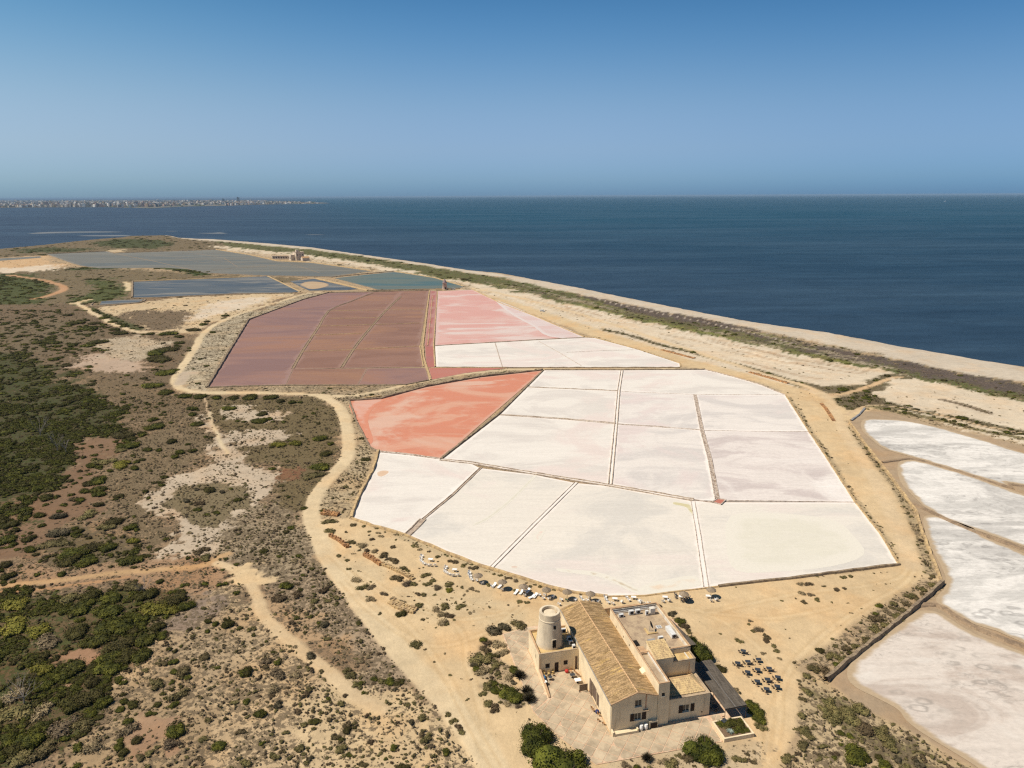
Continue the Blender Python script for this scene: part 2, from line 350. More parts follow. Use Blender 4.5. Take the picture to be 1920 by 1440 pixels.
poly([(383, 770), (398, 772), (405, 800), (412, 822), (428, 846), (470, 872), (505, 882), (540, 882), (520, 905), (510, 925), (478, 952), (438, 972), (480, 985), (500, 1010), (470, 1025), (400, 1040), (290, 1050), (318, 1010), (286, 962), (284, 920), (308, 896), (366, 876), (398, 845)], 2, PALE, .28, SC_B, (0, .16, .40), warp=5)
poly([(318, 940), (330, 918), (355, 906), (400, 902), (455, 915), (473, 935), (468, 950), (432, 955), (425, 965), (395, 982), (355, 980), (332, 968)], 1.5, (.25, .19, .11), .85, (.15, .12, .07), (.04, .35, 1.4), warp=2)
poly([(528, 880), (562, 877), (555, 892), (500, 913), (496, 906), (522, 895)], 1, RUST, .4, SC_R, (0, 0, .1))
poly([(440, 965), (500, 940), (560, 965), (600, 1020), (612, 1085), (580, 1115), (525, 1105), (490, 1080), (440, 1060), (390, 1050)], 3, (.30, .235, .155), .6, SC_B, (.03, .75, .7))
poly([(-500, 1062), (30, 1060), (110, 1075), (260, 1050), (400, 1030), (440, 1045), (430, 1120), (345, 1108), (215, 1100), (-500, 1120)], 3, (.31, .20, .12), .45, SC_B, (.05, .3, .45))
stroke([(-400, 1112), (0, 1101), (130, 1085), (260, 1069), (330, 1061), (385, 1056), (430, 1036)], 1.2, 1.8, ORANGE, .12, SC_B, (0, .02, .05), warp=1.6)
stroke([(-400, 1124), (0, 1111), (130, 1097), (240, 1080)], .45, .8, (.42, .24, .12), .05, SC_B, (0, 0, .05), warp=1)
# --- bottom left thickets and sandy slope
poly([(-900, 1115), (60, 1112), (115, 1118), (215, 1098), (250, 1103), (348, 1106), (380, 1122), (366, 1132), (328, 1160), (296, 1164), (314, 1182), (280, 1202), (288, 1228), (252, 1246), (214, 1284), (212, 1345), (188, 1378), (140, 1395), (70, 1420), (-900, 1700)], 2, (.12, .085, .045), .55, SC_G, (1.5, .35, .05))
poly([(430, 1090), (480, 1130), (560, 1230), (700, 1332), (760, 1290), (875, 1365), (945, 1450), (1000, 2400), (-300, 2400), (140, 1400), (190, 1382), (216, 1345), (216, 1286), (254, 1248), (290, 1230), (284, 1204), (318, 1184), (300, 1166), (332, 1160), (380, 1125)], 3, (.445, .33, .20), .55, SC_B, (.03, .75, .6))
poly([(330, 1130), (430, 1110), (470, 1200), (420, 1290), (330, 1320), (280, 1240), (320, 1180)], 4, (.37, .275, .17), .5, SC_B, (.02, .55, .6))
poly([(700, 1250), (870, 1365), (945, 1450), (1000, 2400), (500, 2400), (560, 1320)], 5, (.51, .385, .23), .42, SC_B, (.03, 1.0, .4))
poly([(220, 1300), (300, 1280), (420, 1330), (330, 1500), (60, 1500), (140, 1400)], 4, (.34, .245, .145), .5, SC_B, (.10, .9, .9))
poly([(105, 1225), (135, 1217), (165, 1222), (160, 1232), (108, 1240)], 1.5, (.30, .18, .11), .1, SC_B, (0, .1, .1))
poly([(105, 1288), (130, 1278), (150, 1285), (120, 1310)], 1.5, (.34, .21, .13), .1, SC_B, (0, .1, .1))
poly([(270, 1350), (345, 1345), (330, 1380), (270, 1415), (240, 1420)], 1.5, (.31, .20, .125), .25, SC_B, (0, .2, .3))
poly([(345, 1110), (440, 1115), (420, 1160), (360, 1180), (300, 1180), (325, 1160), (372, 1130)], 3, (.24, .18, .135), .5, SC_B, (0, .1, .3))
poly([(500, 1085), (612, 1080), (650, 1130), (700, 1200), (780, 1278), (760, 1300), (710, 1305), (640, 1240), (565, 1195), (505, 1120)], 3, (.34, .255, .17), .6, SC_B, (.06, .75, .7))
poly([(490, 1100), (520, 1120), (570, 1165), (620, 1215), (640, 1245), (600, 1240), (555, 1200), (500, 1150)], 2, (.40, .27, .155), .4, SC_B, (.02, .45, .3), k=.8)
stroke([(410, 1055), (455, 1075), (485, 1120), (500, 1160), (555, 1215), (615, 1262), (665, 1305), (715, 1332)], 1.5, 1.3, (.55, .42, .26), .03, SC_B, (0, 0, .02))
poly([(425, 1058), (470, 1062), (500, 1085), (490, 1100), (455, 1085)], 2, SAND, .1, SC_B, (0, .05, .1))
stroke([(395, 772), (402, 800), (412, 830), (425, 850)], .7, 1, (.58, .47, .31), .03, SC_B, (0, 0, .05))
stroke([(385, 690), (384, 730), (388, 760), (400, 800)], .4, 1, (.50, .38, .25), .1, SC_B, (0, 0, .1))
# --- strips by the track and the brown pans
poly([(642, 750), (705, 845), (660, 972), (595, 968), (605, 930), (662, 870), (674, 800), (655, 760)], 1.5, (.41, .32, .20), .45, SC_B, (.02, .7, .75), warp=1.5)
poly([(385, 622), (430, 596), (520, 570), (565, 552), (612, 549), (568, 563), (466, 600), (384, 728), (345, 728), (328, 705), (345, 680)], 2, (.44, .37, .26), .55, SC_B, (.02, .3, .55), warp=2)
poly([(640, 742), (780, 717), (900, 698), (1015, 692), (900, 708), (800, 727), (715, 750), (650, 752), (600, 738), (385, 731), (440, 726), (760, 722)], 2, (.36, .28, .18), .55, SC_B, (.02, .5, .4), warp=1)
# --- triangular field, ditch fields
poly([(170, 578), (225, 570), (330, 558), (540, 548), (562, 550), (430, 590), (370, 622), (270, 622), (215, 602)], 2, (.52, .40, .25), .30, SC_B, (0, .2, .4), warp=3)
poly([(210, 590), (260, 583), (350, 585), (365, 600), (330, 615), (275, 618), (235, 606)], 3, (.25, .175, .11), .8, SC_B, (0, .1, .7))
poly([(400, 565), (520, 553), (470, 575), (400, 590), (350, 605), (380, 580)], 3, (.56, .47, .36), .15, SC_T, (0, .1, .2))
stroke([(290, 556), (330, 553), (400, 550), (500, 547)], 6, 5, (.20, .085, .055), .5, SC_R, (0, 0, .3))
stroke([(165, 577), (215, 600), (255, 617)], 5, 3, (.12, .10, .055), .7, SC_G, (.6, .3, 0))
poly([(0, 484), (80, 480), (90, 490), (125, 498), (90, 506), (-400, 515), (-400, 486)], 2, (.50, .34, .19), .2, SC_B, (0, .05, .2))
poly([(0, 504), (90, 496), (122, 500), (95, 507), (0, 512), (-400, 520), (-400, 512)], 1, (.56, .47, .36), .05, SC_B, (0, 0, 0))
# --- peninsula
poly([(-3000, 600), (-3000, 470), (0, 460), (83, 452), (150, 446), (240, 438), (330, 438), (357, 444), (430, 452), (425, 468), (400, 467), (215, 476), (95, 478), (0, 483), (-400, 495)], 2, (.185, .145, .085), .55, SC_B, (.15, .3, .3))
poly([(170, 455), (230, 447), (300, 450), (330, 458), (290, 466), (200, 464)], 3, (.085, .085, .04), .6, SC_G, (.6, .2, 0))
poly([(20, 468), (90, 464), (180, 466), (140, 472), (40, 474)], 3, (.09, .085, .045), .6, SC_G, (.5, .2, 0))
poly([(200, 468), (235, 467), (230, 474), (205, 474)], 2, (.46, .36, .23), .1, SC_B, (0, 0, .1))
stroke([(150, 504), (200, 502), (310, 501), (350, 506), (385, 513)], 14, 6, (.055, .07, .025), .6, SC_G, (1.1, 0, 0), warp=3)
# --- seaward side: cream flats, belt, beach
poly([(400, 460), (440, 462), (586, 478), (732, 499), (907, 532), (1000, 550), (1115, 578), (1232, 610), (1348, 634), (1500, 661), (1721, 704), (1920, 752), (3000, 1000), (3000, 1200), (1920, 830), (1692, 770), (1600, 735), (1530, 740), (1420, 712), (1280, 682), (1100, 625), (915, 555), (840, 535), (697, 507), (586, 491), (440, 472)], 2, CREAM, .12, SC_T, (0, .04, .08), warp=4)
poly([(430, 470), (586, 490), (700, 508), (840, 535), (915, 552), (880, 535), (760, 512), (640, 494), (500, 474)], 3, (.42, .33, .22), .5, SC_B, (.1, .35, .3), warp=4)
poly([(400, 452), (440, 453), (586, 467), (732, 487), (878, 510), (1000, 530), (1057, 546), (1115, 556), (1232, 580), (1348, 602), (1500, 640), (1692, 675), (1838, 705), (1920, 717), (3000, 960), (3000, 1010), (1920, 750), (1838, 737), (1721, 706), (1633, 689), (1517, 668), (1400, 643), (1348, 634), (1232, 610), (1115, 579), (998, 550), (906, 533), (819, 519), (732, 500), (586, 479), (440, 465)], 2, GREEN, .55, SC_B, (.08, .5, .35), warp=5)
poly([(1057, 543), (1115, 556), (1232, 580), (1348, 602), (1500, 640), (1692, 675), (1838, 705), (1920, 717), (3000, 950), (3000, 985), (1920, 738), (1838, 722), (1692, 691), (1500, 654), (1348, 617), (1232, 594), (1115, 565)], 3, (.135, .105, .085), .6, (.075, .06, .05), (.02, .15, .3), warp=5)
stroke([(1060, 568), (1115, 577), (1232, 606), (1348, 630), (1420, 645), (1517, 664), (1600, 681)], 3.5, 3, LGREEN, .4, SC_G, (.05, .6, 0), warp=3)
stroke([(1115, 560), (1232, 586), (1348, 610), (1500, 647)], .7, 1, (.40, .34, .28), .05, SC_B, (0, 0, 0))
for _tr in ([(640, 1090), (700, 1150), (800, 1210), (900, 1190), (985, 1130)], [(620, 1040), (690, 1110), (770, 1180), (830, 1260), (880, 1350), (930, 1440)], [(1330, 1150), (1420, 1130), (1520, 1110), (1640, 1095), (1700, 1070), (1690, 1000), (1630, 900), (1570, 800), (1530, 745)], [(1440, 1430), (1450, 1330), (1500, 1230), (1600, 1150), (1700, 1090), (1715, 1040), (1680, 970)], [(985, 1125), (1060, 1135)], [(830, 1110), (900, 1140), (960, 1150)], [(1300, 1140), (1380, 1180), (1440, 1240), (1460, 1320), (1450, 1420)], [(760, 1110), (860, 1180), (880, 1260), (910, 1360)], [(650, 1060), (760, 1130), (850, 1160), (940, 1150)], [(1240, 1135), (1340, 1150), (1450, 1160), (1560, 1140)]):
    TRK.append(_tr)
poly([(300, 440), (357, 446), (440, 450), (586, 462), (732, 483), (878, 505), (1000, 522), (1057, 532), (1173, 556), (1290, 579), (1407, 601), (1546, 620), (1692, 648), (1838, 672), (1920, 685), (3000, 925), (3000, 965), (1920, 716), (1838, 704), (1692, 674), (1545, 643), (1400, 614), (1348, 603), (1232, 581), (1115, 557), (1013, 537), (940, 519), (878, 511), (732, 488), (586, 468), (440, 455), (357, 449)], 1.5, BEACH, .1, SC_T, (0, 0, 0), warp=1.5)
_l1 = [(906, 536), (998, 553), (1115, 582), (1232, 612), (1348, 636), (1400, 646), (1517, 671), (1633, 692), (1705, 704)]
_l2 = [(920, 552), (1010, 572), (1110, 602), (1200, 630), (1300, 655), (1380, 676), (1470, 700), (1560, 716), (1640, 706)]
_rr = random.Random(4)
for _q in range(46):
    _i = _rr.uniform(0, 6.4); _len = _rr.uniform(.5, 1.8); _t = _rr.random()**1.3; _pts = []
    for _k in range(4):
        _a = min(7.99, _i+_len*_k/3); _j = int(_a); _f = _a-_j
        _p = [(_l1[_j][c_]*(1-_f)+_l1[_j+1][c_]*_f)*(1-_t)+(_l2[_j][c_]*(1-_f)+_l2[_j+1][c_]*_f)*_t for c_ in (0, 1)]; _pts.append((_p[0], _p[1]+_rr.uniform(-.4, .4)))
    stroke(_pts, _rr.uniform(.5, 1.6), 1.5, _rr.choice([(.40, .29, .19), (.46, .35, .24), (.66, .57, .44), (.34, .26, .17)]), .2, SC_B, (0, .1, .15), warp=1.5, k=.7)
for _q in range(60):
    _i = _rr.uniform(0, 6.9); _t = _rr.random(); _pts = []
    for _k in range(3):
        _a = _i+_k*.35; _j = int(_a); _f = _a-_j; _pts.append((_l1[_j][0]*(1-_f)+_l1[_j+1][0]*_f, _l1[_j][1]*(1-_f)+_l1[_j+1][1]*_f-4-_t*(8+_a*3)))
    stroke(_pts, _rr.uniform(1, 2.5), 1.5, _rr.choice([(.40, .33, .24), (.16, .14, .06), (.20, .19, .07), (.10, .08, .06)]), .5, SC_B, (.03, .5, .3), warp=2, k=.75)
for _q in range(24):
    _x = _rr.uniform(1640, 1920); _y = 748+(_x-1640)*.11+_rr.uniform(-22, 22)
    if _y > 742+(_x-1640)*.22 or _y < 722+(_x-1640)*.10: continue
    stroke([(_x-25, _y-3), (_x, _y), (_x+30, _y+5)], _rr.uniform(.5, 1.1), 1.5, _rr.choice([(.42, .31, .20), (.47, .37, .26), (.66, .57, .44)]), .2, SC_B, (0, .05, .1), warp=1.5, k=.6)
# --- road corridor by the pans, ditch lines
poly([(900, 548), (980, 572), (1100, 610), (1290, 672), (1400, 700), (1470, 720), (1530, 738), (1590, 745), (1700, 771), (1640, 765), (1590, 790), (1650, 880), (1720, 970), (1740, 1060), (1765, 1092), (1700, 1140), (1640, 1190), (1546, 1260), (1510, 1260), (1495, 1350), (1470, 1440), (1300, 1900), (980, 1900), (930, 1440), (875, 1366), (775, 1276), (700, 1200), (650, 1130), (612, 1085), (590, 1030), (583, 975), (660, 972), (765, 1005), (920, 1068), (1060, 1107), (1210, 1114), (1500, 1083), (1685, 1060), (1650, 1000), (1545, 851), (1474, 742), (1322, 693), (1275, 685), (1115, 633), (1000, 590), (890, 545)], 1.5, SAND, .04, SC_T, (0, .015, .01), warp=1.2)
stroke([(1130, 617), (1180, 628), (1232, 645), (1300, 661), (1348, 674), (1420, 694), (1480, 712), (1531, 724)], 2.6, 1.0, (.11, .095, .045), .6, SC_B, (.15, 1.3, .1), warp=.8)
poly([(1400, 688), (1458, 708), (1531, 723), (1604, 722), (1662, 704), (1700, 700), (1715, 708), (1690, 716), (1620, 738), (1560, 738), (1500, 728)], 1.5, (.13, .11, .055), .6, SC_B, (.15, .7, .2), warp=1.5)
stroke([(1555, 741), (1600, 733), (1650, 716), (1688, 706)], 1.6, 1.4, (.52, .36, .21), .08, SC_B, (0, .05, .05))
poly([(1560, 745), (1620, 733), (1680, 717), (1712, 706), (1700, 716), (1650, 731), (1640, 738), (1665, 745), (1700, 756), (1770, 772), (1920, 805), (2600, 950), (2600, 975), (1920, 815), (1770, 782), (1690, 768), (1640, 762), (1585, 768)], 1.5, (.135, .115, .06), .65, SC_B, (.1, .7, .25), warp=1.5)
stroke([(1590, 778), (1610, 766), (1640, 759), (1690, 764), (1770, 780), (1850, 798), (1920, 812), (2300, 900)], .9, 1, (.50, .37, .23), .1, SC_B, (0, 0, 0))
stroke([(1640, 762), (1700, 775), (1770, 788), (1850, 808), (1920, 822), (2300, 912)], 2.2, 1.5, (.20, .17, .075), .6, SC_B, (.08, .7, .2))
poly([(1635, 736), (1680, 712), (1715, 712), (1780, 724), (1920, 759), (2600, 900), (2600, 940), (1920, 797), (1750, 772), (1670, 750)], 1.5, CREAM, .1, SC_T, (0, .03, .03), warp=2)
stroke([(1770, 750), (1810, 760), (1855, 773)], 1.8, 1.5, (.22, .17, .12), .7, SC_B, (0, .5, .6))
# right ponds' mud basin and the salt lying in it
BASIN = [(1592, 792), (1622, 772), (1665, 770), (1750, 797), (1838, 815), (1920, 837), (2500, 960), (2500, 1900), (1900, 1480), (1828, 1440), (1751, 1396), (1690, 1359), (1614, 1325), (1571, 1288), (1548, 1277), (1600, 1232), (1663, 1183), (1718, 1138), (1767, 1094), (1757, 1070), (1739, 1024), (1730, 1000), (1718, 960), (1703, 940), (1662, 884), (1621, 832)]
poly(BASIN, 1.2, MUD, .04, SC_T, (0, 0, 0), warp=.8)
# verge below the basin, bottom right corner
poly([(1510, 1255), (1546, 1240), (1572, 1288), (1614, 1326), (1690, 1360), (1751, 1397), (1828, 1442), (2100, 1600), (2100, 2400), (1300, 2400), (1460, 1435), (1492, 1397), (1496, 1345), (1503, 1293)], 1.5, (.43, .33, .20), .5, SC_B, (.04, .95, .6), warp=1.5)
poly([(1545, 1300), (1600, 1320), (1680, 1375), (1800, 1440), (1900, 1500), (1760, 1500), (1640, 1400), (1560, 1340)], 3, (.22, .18, .09), .6, SC_B, (.05, 1.2, .3))
stroke([(1752, 1096), (1700, 1128), (1650, 1165), (1600, 1205), (1550, 1240), (1520, 1250)], 3.0, 2, (.36, .27, .17), .5, SC_B, (.03, .9, .5), warp=1)
stroke([(1590, 800), (1640, 862), (1690, 935), (1712, 975), (1728, 1020), (1746, 1075)], 1.3, 1.2, (.36, .28, .17), .5, SC_B, (.02, 1.0, .3))
stroke([(1480, 745), (1520, 805), (1560, 868), (1610, 945), (1660, 1010), (1690, 1055)], 1.2, 1.2, (.40, .31, .19), .4, SC_B, (0, .6, .45))
stroke([(1115, 632), (1180, 652), (1260, 676)], 2.2, 2, (.45, .35, .21), .4, SC_B, (.02, .5, .3))
stroke([(700, 985), (790, 1020), (880, 1055), (960, 1080), (1040, 1100)], 1.5, 1.5, (.46, .36, .22), .25, SC_B, (0, .45, .15))
stroke([(1330, 698), (1400, 713), (1460, 733)], 1.6, 1.5, (.40, .31, .2), .3, SC_B, (0, .4, .3))
stroke([(670, 1050), (760, 1100), (850, 1140), (930, 1150)], 6, 5, (.54, .42, .26), .12, SC_T, (0, .12, .08))
poly([(880, 1235), (920, 1205), (945, 1220), (975, 1265), (1005, 1310), (960, 1325), (900, 1290)], 2, (.40, .31, .20), .4, SC_B, (.10, .7, .7))
# dune shrubs and soil round the bottom edge of the terrace
poly([(1120, 1435), (1240, 1400), (1300, 1380), (1400, 1370), (1445, 1385), (1400, 1440), (1300, 1600), (1000, 1600)], 2, (.46, .36, .23), .25, SC_B, (0, .35, .3))
# --- tracks
stroke([(950, 1500), (905, 1400), (850, 1330), (760, 1235), (690, 1150), (640, 1080), (603, 1020), (585, 965), (603, 915), (645, 868), (655, 835), (648, 790), (628, 757), (600, 742)], 2.6, 1.4, ROAD, .02, SC_T, (0, 0, 0), warp=.5)
for _tr in TRK:
    for _o in (-.85, .85):
        _w = atv(smooth_px(_tr, 6)); _t = np.gradient(_w, axis=0); _t /= np.hypot(_t[:, 0], _t[:, 1])[:, None]; _w = _w+np.stack([-_t[:, 1], _t[:, 0]], 1)*_o
        OPS.append(('S', _w, .5, (.50, .365, .205), None, None, None, .5, .55, .28))
    OPS.append(('S', atv(smooth_px(_tr, 6)), .8, (.64, .50, .31), None, None, None, .5, .35, .3))
stroke([(640, 742), (600, 741), (540, 738), (480, 736), (400, 736), (348, 731), (326, 716), (338, 690), (360, 662), (385, 622), (425, 598), (480, 578), (530, 564), (565, 552), (600, 547)], 2.2, 1.4, ROAD, .02, SC_T, (0, 0, 0), warp=.5)
stroke([(600, 741), (650, 742), (700, 735), (780, 717), (860, 702), (940, 694), (1000, 691), (1150, 690), (1290, 690)], 1.5, 1.2, ROAD, .04, SC_T, (0, .03, .03), warp=.5)
stroke([(385, 624), (340, 624), (270, 624), (225, 612), (185, 592), (160, 577), (145, 568)], 2.4, 1.5, ROAD, .02, SC_T, (0, 0, 0), warp=.5)
stroke([(130, 570), (150, 566), (172, 561)], 3, 2, (.53, .41, .25), .05, SC_T, (0, 0, 0))
stroke([(15, 516), (55, 521), (75, 524), (100, 530), (119, 537), (115, 545), (85, 556), (65, 560)], 4, 3, (.42, .25, .14), .1, SC_B, (0, 0, 0))
stroke([(232, 528), (240, 532), (239, 545)], 3, 2, (.55, .44, .28), .05, SC_B, (0, 0, 0))
stroke([(335, 720), (345, 700), (360, 700)], 3, 2, PALE, .1, SC_T, (0, .05, .05))
stroke([(960, 556), (1020, 574), (1100, 600), (1130, 612), (1115, 618), (1060, 600), (985, 573), (930, 552)], .8, 1.5, (.52, .42, .28), .1, SC_B, (0, .1, .1))
stroke([(885, 540), (960, 555), (1050, 578), (1160, 612), (1290, 655), (1420, 697), (1540, 738), (1580, 800), (1640, 900), (1690, 1000), (1710, 1060)], 2.5, 3, SAND2, .03, SC_T, (0, 0, 0))
stroke([(430, 466), (586, 488), (700, 507), (840, 533)], 1.5, 1.5, (.50, .41, .27), .1, SC_B, (0, 0, 0))

for _p in ([(655, 750), (1018, 693), (1322, 692), (1476, 740), (1545, 850), (1690, 1061), (1553, 1077), (1278, 1110), (1139, 1121), (1056, 1110), (920, 1069), (764, 1007), (655, 973), (702, 846)], [(386, 728), (466, 598), (616, 548), (806, 543), (886, 542), (1000, 590), (1115, 632), (1278, 682), (1276, 689), (950, 691), (806, 714), (760, 723)],
           BASIN, [(88, 476), (405, 467.5), (586, 492), (698, 508), (621, 519.5), (500, 518), (310, 503), (187, 504), (133, 493)], [(249, 527.5), (500, 517), (565, 548), (440, 551), (247, 559)], [(187, 565), (270, 560), (262, 567), (186, 572)], [(542, 526), (590, 522), (673, 543), (580, 546)], [(625, 521), (738, 509), (815, 520), (871, 538), (858, 542), (690, 541)]):
    poly(_p, .5, None, None, None, (0, 0, 0), warp=0)
BO = np.array([17.75, 108.9]); BEX = np.array([.975, .223]); BEY = np.array([-.223, .975])
def bl(u, v): return BO+BEX*u+BEY*v
def lpoly(uv): OPS.append(('P', np.array([bl(*q) for q in uv]), .5, None, 0, None, (0, 0, 0), 0, 1.0))
lpoly([(-12.5, 8), (-4.9, -6.5), (12, -6.6), (19, -7), (26, -7), (27, 32), (20, 37), (-6, 36), (-13, 34)])
def fields(X, Y):
    n = X.size; col = np.zeros((n, 3)); scr = np.zeros(n); scc = np.zeros((n, 3)); den = np.zeros((n, 3))
    W1 = (fbm(X, Y, 22, 0)-.5)*2; W2 = (fbm(X, Y, 22, 3)-.5)*2; W3 = (fbm(X, Y, 5, 1)-.5)*2; W4 = (fbm(X, Y, 5, 4)-.5)*2; HF = (fbm(X, Y, 2.4, 2, 3)-.5)*2.2+(fbm(X, Y, 9, 5, 2)-.5)*1.6
    for op in OPS:
        P = op[1]; soft = op[2]; warp = op[7]
        dist = np.maximum(np.hypot(X, Y), 100)/170.0
        pad = 60+warp*8
        x0, y0 = P.min(0)-pad*3; x1, y1 = P.max(0)+pad*3
        m = np.nonzero((X > x0) & (X < x1) & (Y > y0) & (Y < y1))[0]
        if not len(m): continue
        ds = np.clip(dist[m], .8, 6)
        x = X[m]+(W1[m]*warp+W3[m]*warp*.5)*np.sqrt(ds); y = Y[m]+(W2[m]*warp+W4[m]*warp*.5)*ds
        if op[0] == 'P':
            s = sdf(x, y, P)
            if warp >= 1.5: s = s+HF[m]*min(warp, 4)*np.sqrt(ds)
            w = sstep(-soft*ds*.4, soft*ds*.4, s)
        else:
            d, a = seg_dist(x, y, P, False); hw = op[9]; w = 1-sstep(hw-soft*.5, hw+soft*.5, d)
        w = w*op[8]
        if op[3] is not None: col[m] += (np.array(op[3])-col[m])*w[:, None]
        if op[4] is not None: scr[m] += (op[4]-scr[m])*w
        if op[5] is not None: scc[m] += (np.array(op[5])-scc[m])*w[:, None]
        if op[6] is not None: den[m] += (np.array(op[6])-den[m])*w[:, None]
    return col, scr, scc, den

# ---------------------------------------------------------------- ground sheet
def gy(y): return float(at(960, y).y)
rows = np.array([gy(y) for y in list(np.arange(432, 560, 1.7))+list(np.arange(560, 1570, 2.5))][::-1])
rows = np.concatenate([np.linspace(-150, rows[0]-4, 14), rows])
cols = np.concatenate([[-2600, -1800, -1200, -800, -500, -300], np.arange(-150, 2080, 3.4), [2250, 2500, 2900, 3500]])
kx = (rows*math.cos(PITCH)+H*math.sin(PITCH))/F
XX = (cols[None, :]-960)*np.maximum(kx, .045)[:, None]; YY = np.repeat(rows[:, None], len(cols), 1)
gx, gyv = XX.ravel(), YY.ravel()
col, scr, scc, den = fields(gx, gyv)
dl = sdf(gx, gyv, LAND); dl = dl+(fbm(gx, gyv, 9, 2)-.5)*3*np.clip(gyv/400, .5, 2)
vegm = np.clip(scr+den.sum(1)*.5, 0, 1)
gz = -.02-fbm(gx, gyv, 3.5, 5)*.35*vegm
gz = np.where(dl < 12, np.minimum(gz, -.6+np.clip(dl*.05, -3, .58)), gz)
nr, nc = XX.shape
idx = np.arange(nr*nc).reshape(nr, nc)
faces = np.stack([idx[:-1, :-1], idx[:-1, 1:], idx[1:, 1:], idx[1:, :-1]], -1).reshape(-1, 4)
# drop faces well under the sea
fz = gz[faces].max(1); faces = faces[fz > -2.4]
me = bpy.data.meshes.new('ground'); me.vertices.add(nr*nc); me.vertices.foreach_set('co', np.stack([gx, gyv, gz], 1).ravel().astype(np.float32))
me.loops.add(faces.size); me.loops.foreach_set('vertex_index', faces.ravel().astype(np.int32))
me.polygons.add(len(faces)); me.polygons.foreach_set('loop_start', np.arange(0, faces.size, 4, dtype=np.int32))
me.update(calc_edges=True); me.validate()
me.polygons.foreach_set('use_smooth', [True]*len(me.polygons))
def cattr(me, name, rgb):
    a = me.attributes.new(name, 'FLOAT_COLOR', 'POINT'); q = np.ones((len(rgb), 4), np.float32); q[:, :3] = rgb; a.data.foreach_set('color', q.ravel())
wet = sstep(6, 0, dl)[:, None]*.0
cattr(me, 'soil', col*(1-wet)); cattr(me, 'scrub', scc)
cattr(me, 'cover', np.stack([scr, np.clip(den.max(1), 0, 1), np.clip(gyv/1000, 0, 1)], 1))
m, nt, p = new_mat('ground_soil')
at_ = lambda n: nd(nt, 'ShaderNodeAttribute', attribute_name=n)
A, B, Cc = at_('soil'), at_('scrub'), at_('cover')
sep = nd(nt, 'ShaderNodeSeparateColor'); nt.links.new(Cc.outputs['Color'], sep.inputs[0])
wp = coords(nt)
n1 = noise(nt, wp, .035, 5, .6); n2 = noise(nt, wp, .28, 5, .65); n3 = noise(nt, wp, 1.6, 4, .7)
def gain(nt, fac, lo, hi):
    f = maprange(nt, fac, .3, .7, lo, hi, False); c = nd(nt, 'ShaderNodeCombineColor')
    for i in range(3): nt.links.new(f, c.inputs[i])
    return c.outputs[0]
c = mix(nt, 1, A.outputs['Color'], gain(nt, n1, .90, 1.08), 'MULTIPLY')
c = mix(nt, 1, c, gain(nt, n2, .90, 1.09), 'MULTIPLY')
c = mix(nt, 1, c, gain(nt, n3, .92, 1.07), 'MULTIPLY')
warm = mix(nt, maprange(nt, noise(nt, wp, .05, 4, .6), .45, .7), (1, 1, 1), (1.04, .95, .86))
c = mix(nt, 1, c, warm, 'MULTIPLY')
# low scrub speckle, cover gives its share
wv = nd(nt, 'ShaderNodeTexVoronoi'); wv.inputs['Scale'].default_value = .75; wv.inputs['Randomness'].default_value = 1; nt.links.new(wp, wv.inputs['Vector'])
sp = math_(nt, 'ADD', math_(nt, 'MULTIPLY', noise(nt, wp, .9, 5, .7), .75), math_(nt, 'MULTIPLY', noise(nt, wp, .12, 3, .5), .25))
thr = math_(nt, 'SUBTRACT', .66, math_(nt, 'MULTIPLY', sep.outputs[0], .30))
msk = maprange(nt, math_(nt, 'SUBTRACT', sp, thr), -.015, .035)
msk = math_(nt, 'MULTIPLY', msk, .85)
sc2 = mix(nt, 1, B.outputs['Color'], gain(nt, noise(nt, wp, 2.3, 3, .7), .6, 1.45), 'MULTIPLY')
c = mix(nt, msk, c, sc2)
nt.links.new(c, p.inputs['Base Color']); p.inputs['Roughness'].default_value = .95; p.inputs['Specular IOR Level'].default_value = .1
bump(nt, p, math_(nt, 'ADD', math_(nt, 'MULTIPLY', noise(nt, wp, 1.1, 6, .7), .7), math_(nt, 'MULTIPLY', msk, .35)), .55, .35)
me.materials.append(m)
link('ground', me, kind='structure', label='sandy ground with scrubland, dirt tracks and a long pale beach')

# ---------------------------------------------------------------- sea
m, nt, p = new_mat('sea_water'); wp = coords(nt); ws = coords(nt, 'world', (.25, 1, 1))
far = nd(nt, 'ShaderNodeSeparateXYZ'); nt.links.new(wp, far.inputs[0])
base = mix(nt, maprange(nt, far.outputs[1], 300, 3500), (.020, .048, .082), (.012, .062, .100))
left = maprange(nt, math_(nt, 'ADD', far.outputs[0], math_(nt, 'MULTIPLY', far.outputs[1], .30)), -600, 900)
base = mix(nt, left, (.040, .060, .095), base)
base = mix(nt, maprange(nt, noise(nt, ws, .004, 4, .6), .40, .62), base, mix(nt, .35, base, (.05, .085, .12)))
base = mix(nt, maprange(nt, noise(nt, coords(nt, 'world', (.12, 1, 1)), .02, 4, .6), .35, .65), base, mix(nt, .22, base, (.0, .01, .03)))
base = mix(nt, 1, base, gain(nt, noise(nt, coords(nt, 'world', (.35, 1, 1)), .045, 6, .75), .78, 1.24), 'MULTIPLY'); base = mix(nt, 1, base, gain(nt, noise(nt, coords(nt, 'world', (.25, 1, 1)), .004, 4, .7), .88, 1.14), 'MULTIPLY')
nt.links.new(base, p.inputs['Base Color']); p.inputs['Roughness'].default_value = .5; p.inputs['Specular IOR Level'].default_value = .22; p.inputs['IOR'].default_value = 1.33
bump(nt, p, noise(nt, wp, .12, 7, .7), .9, 1.3)
seam = m
b = MB(); S = 90000
ys = [-1500, 300, 900, 2500, 6000, 14000, 30000, 60000, 120000]; xs = [-120000, -40000, -12000, -4000, 0, 4000, 12000, 40000, 120000]
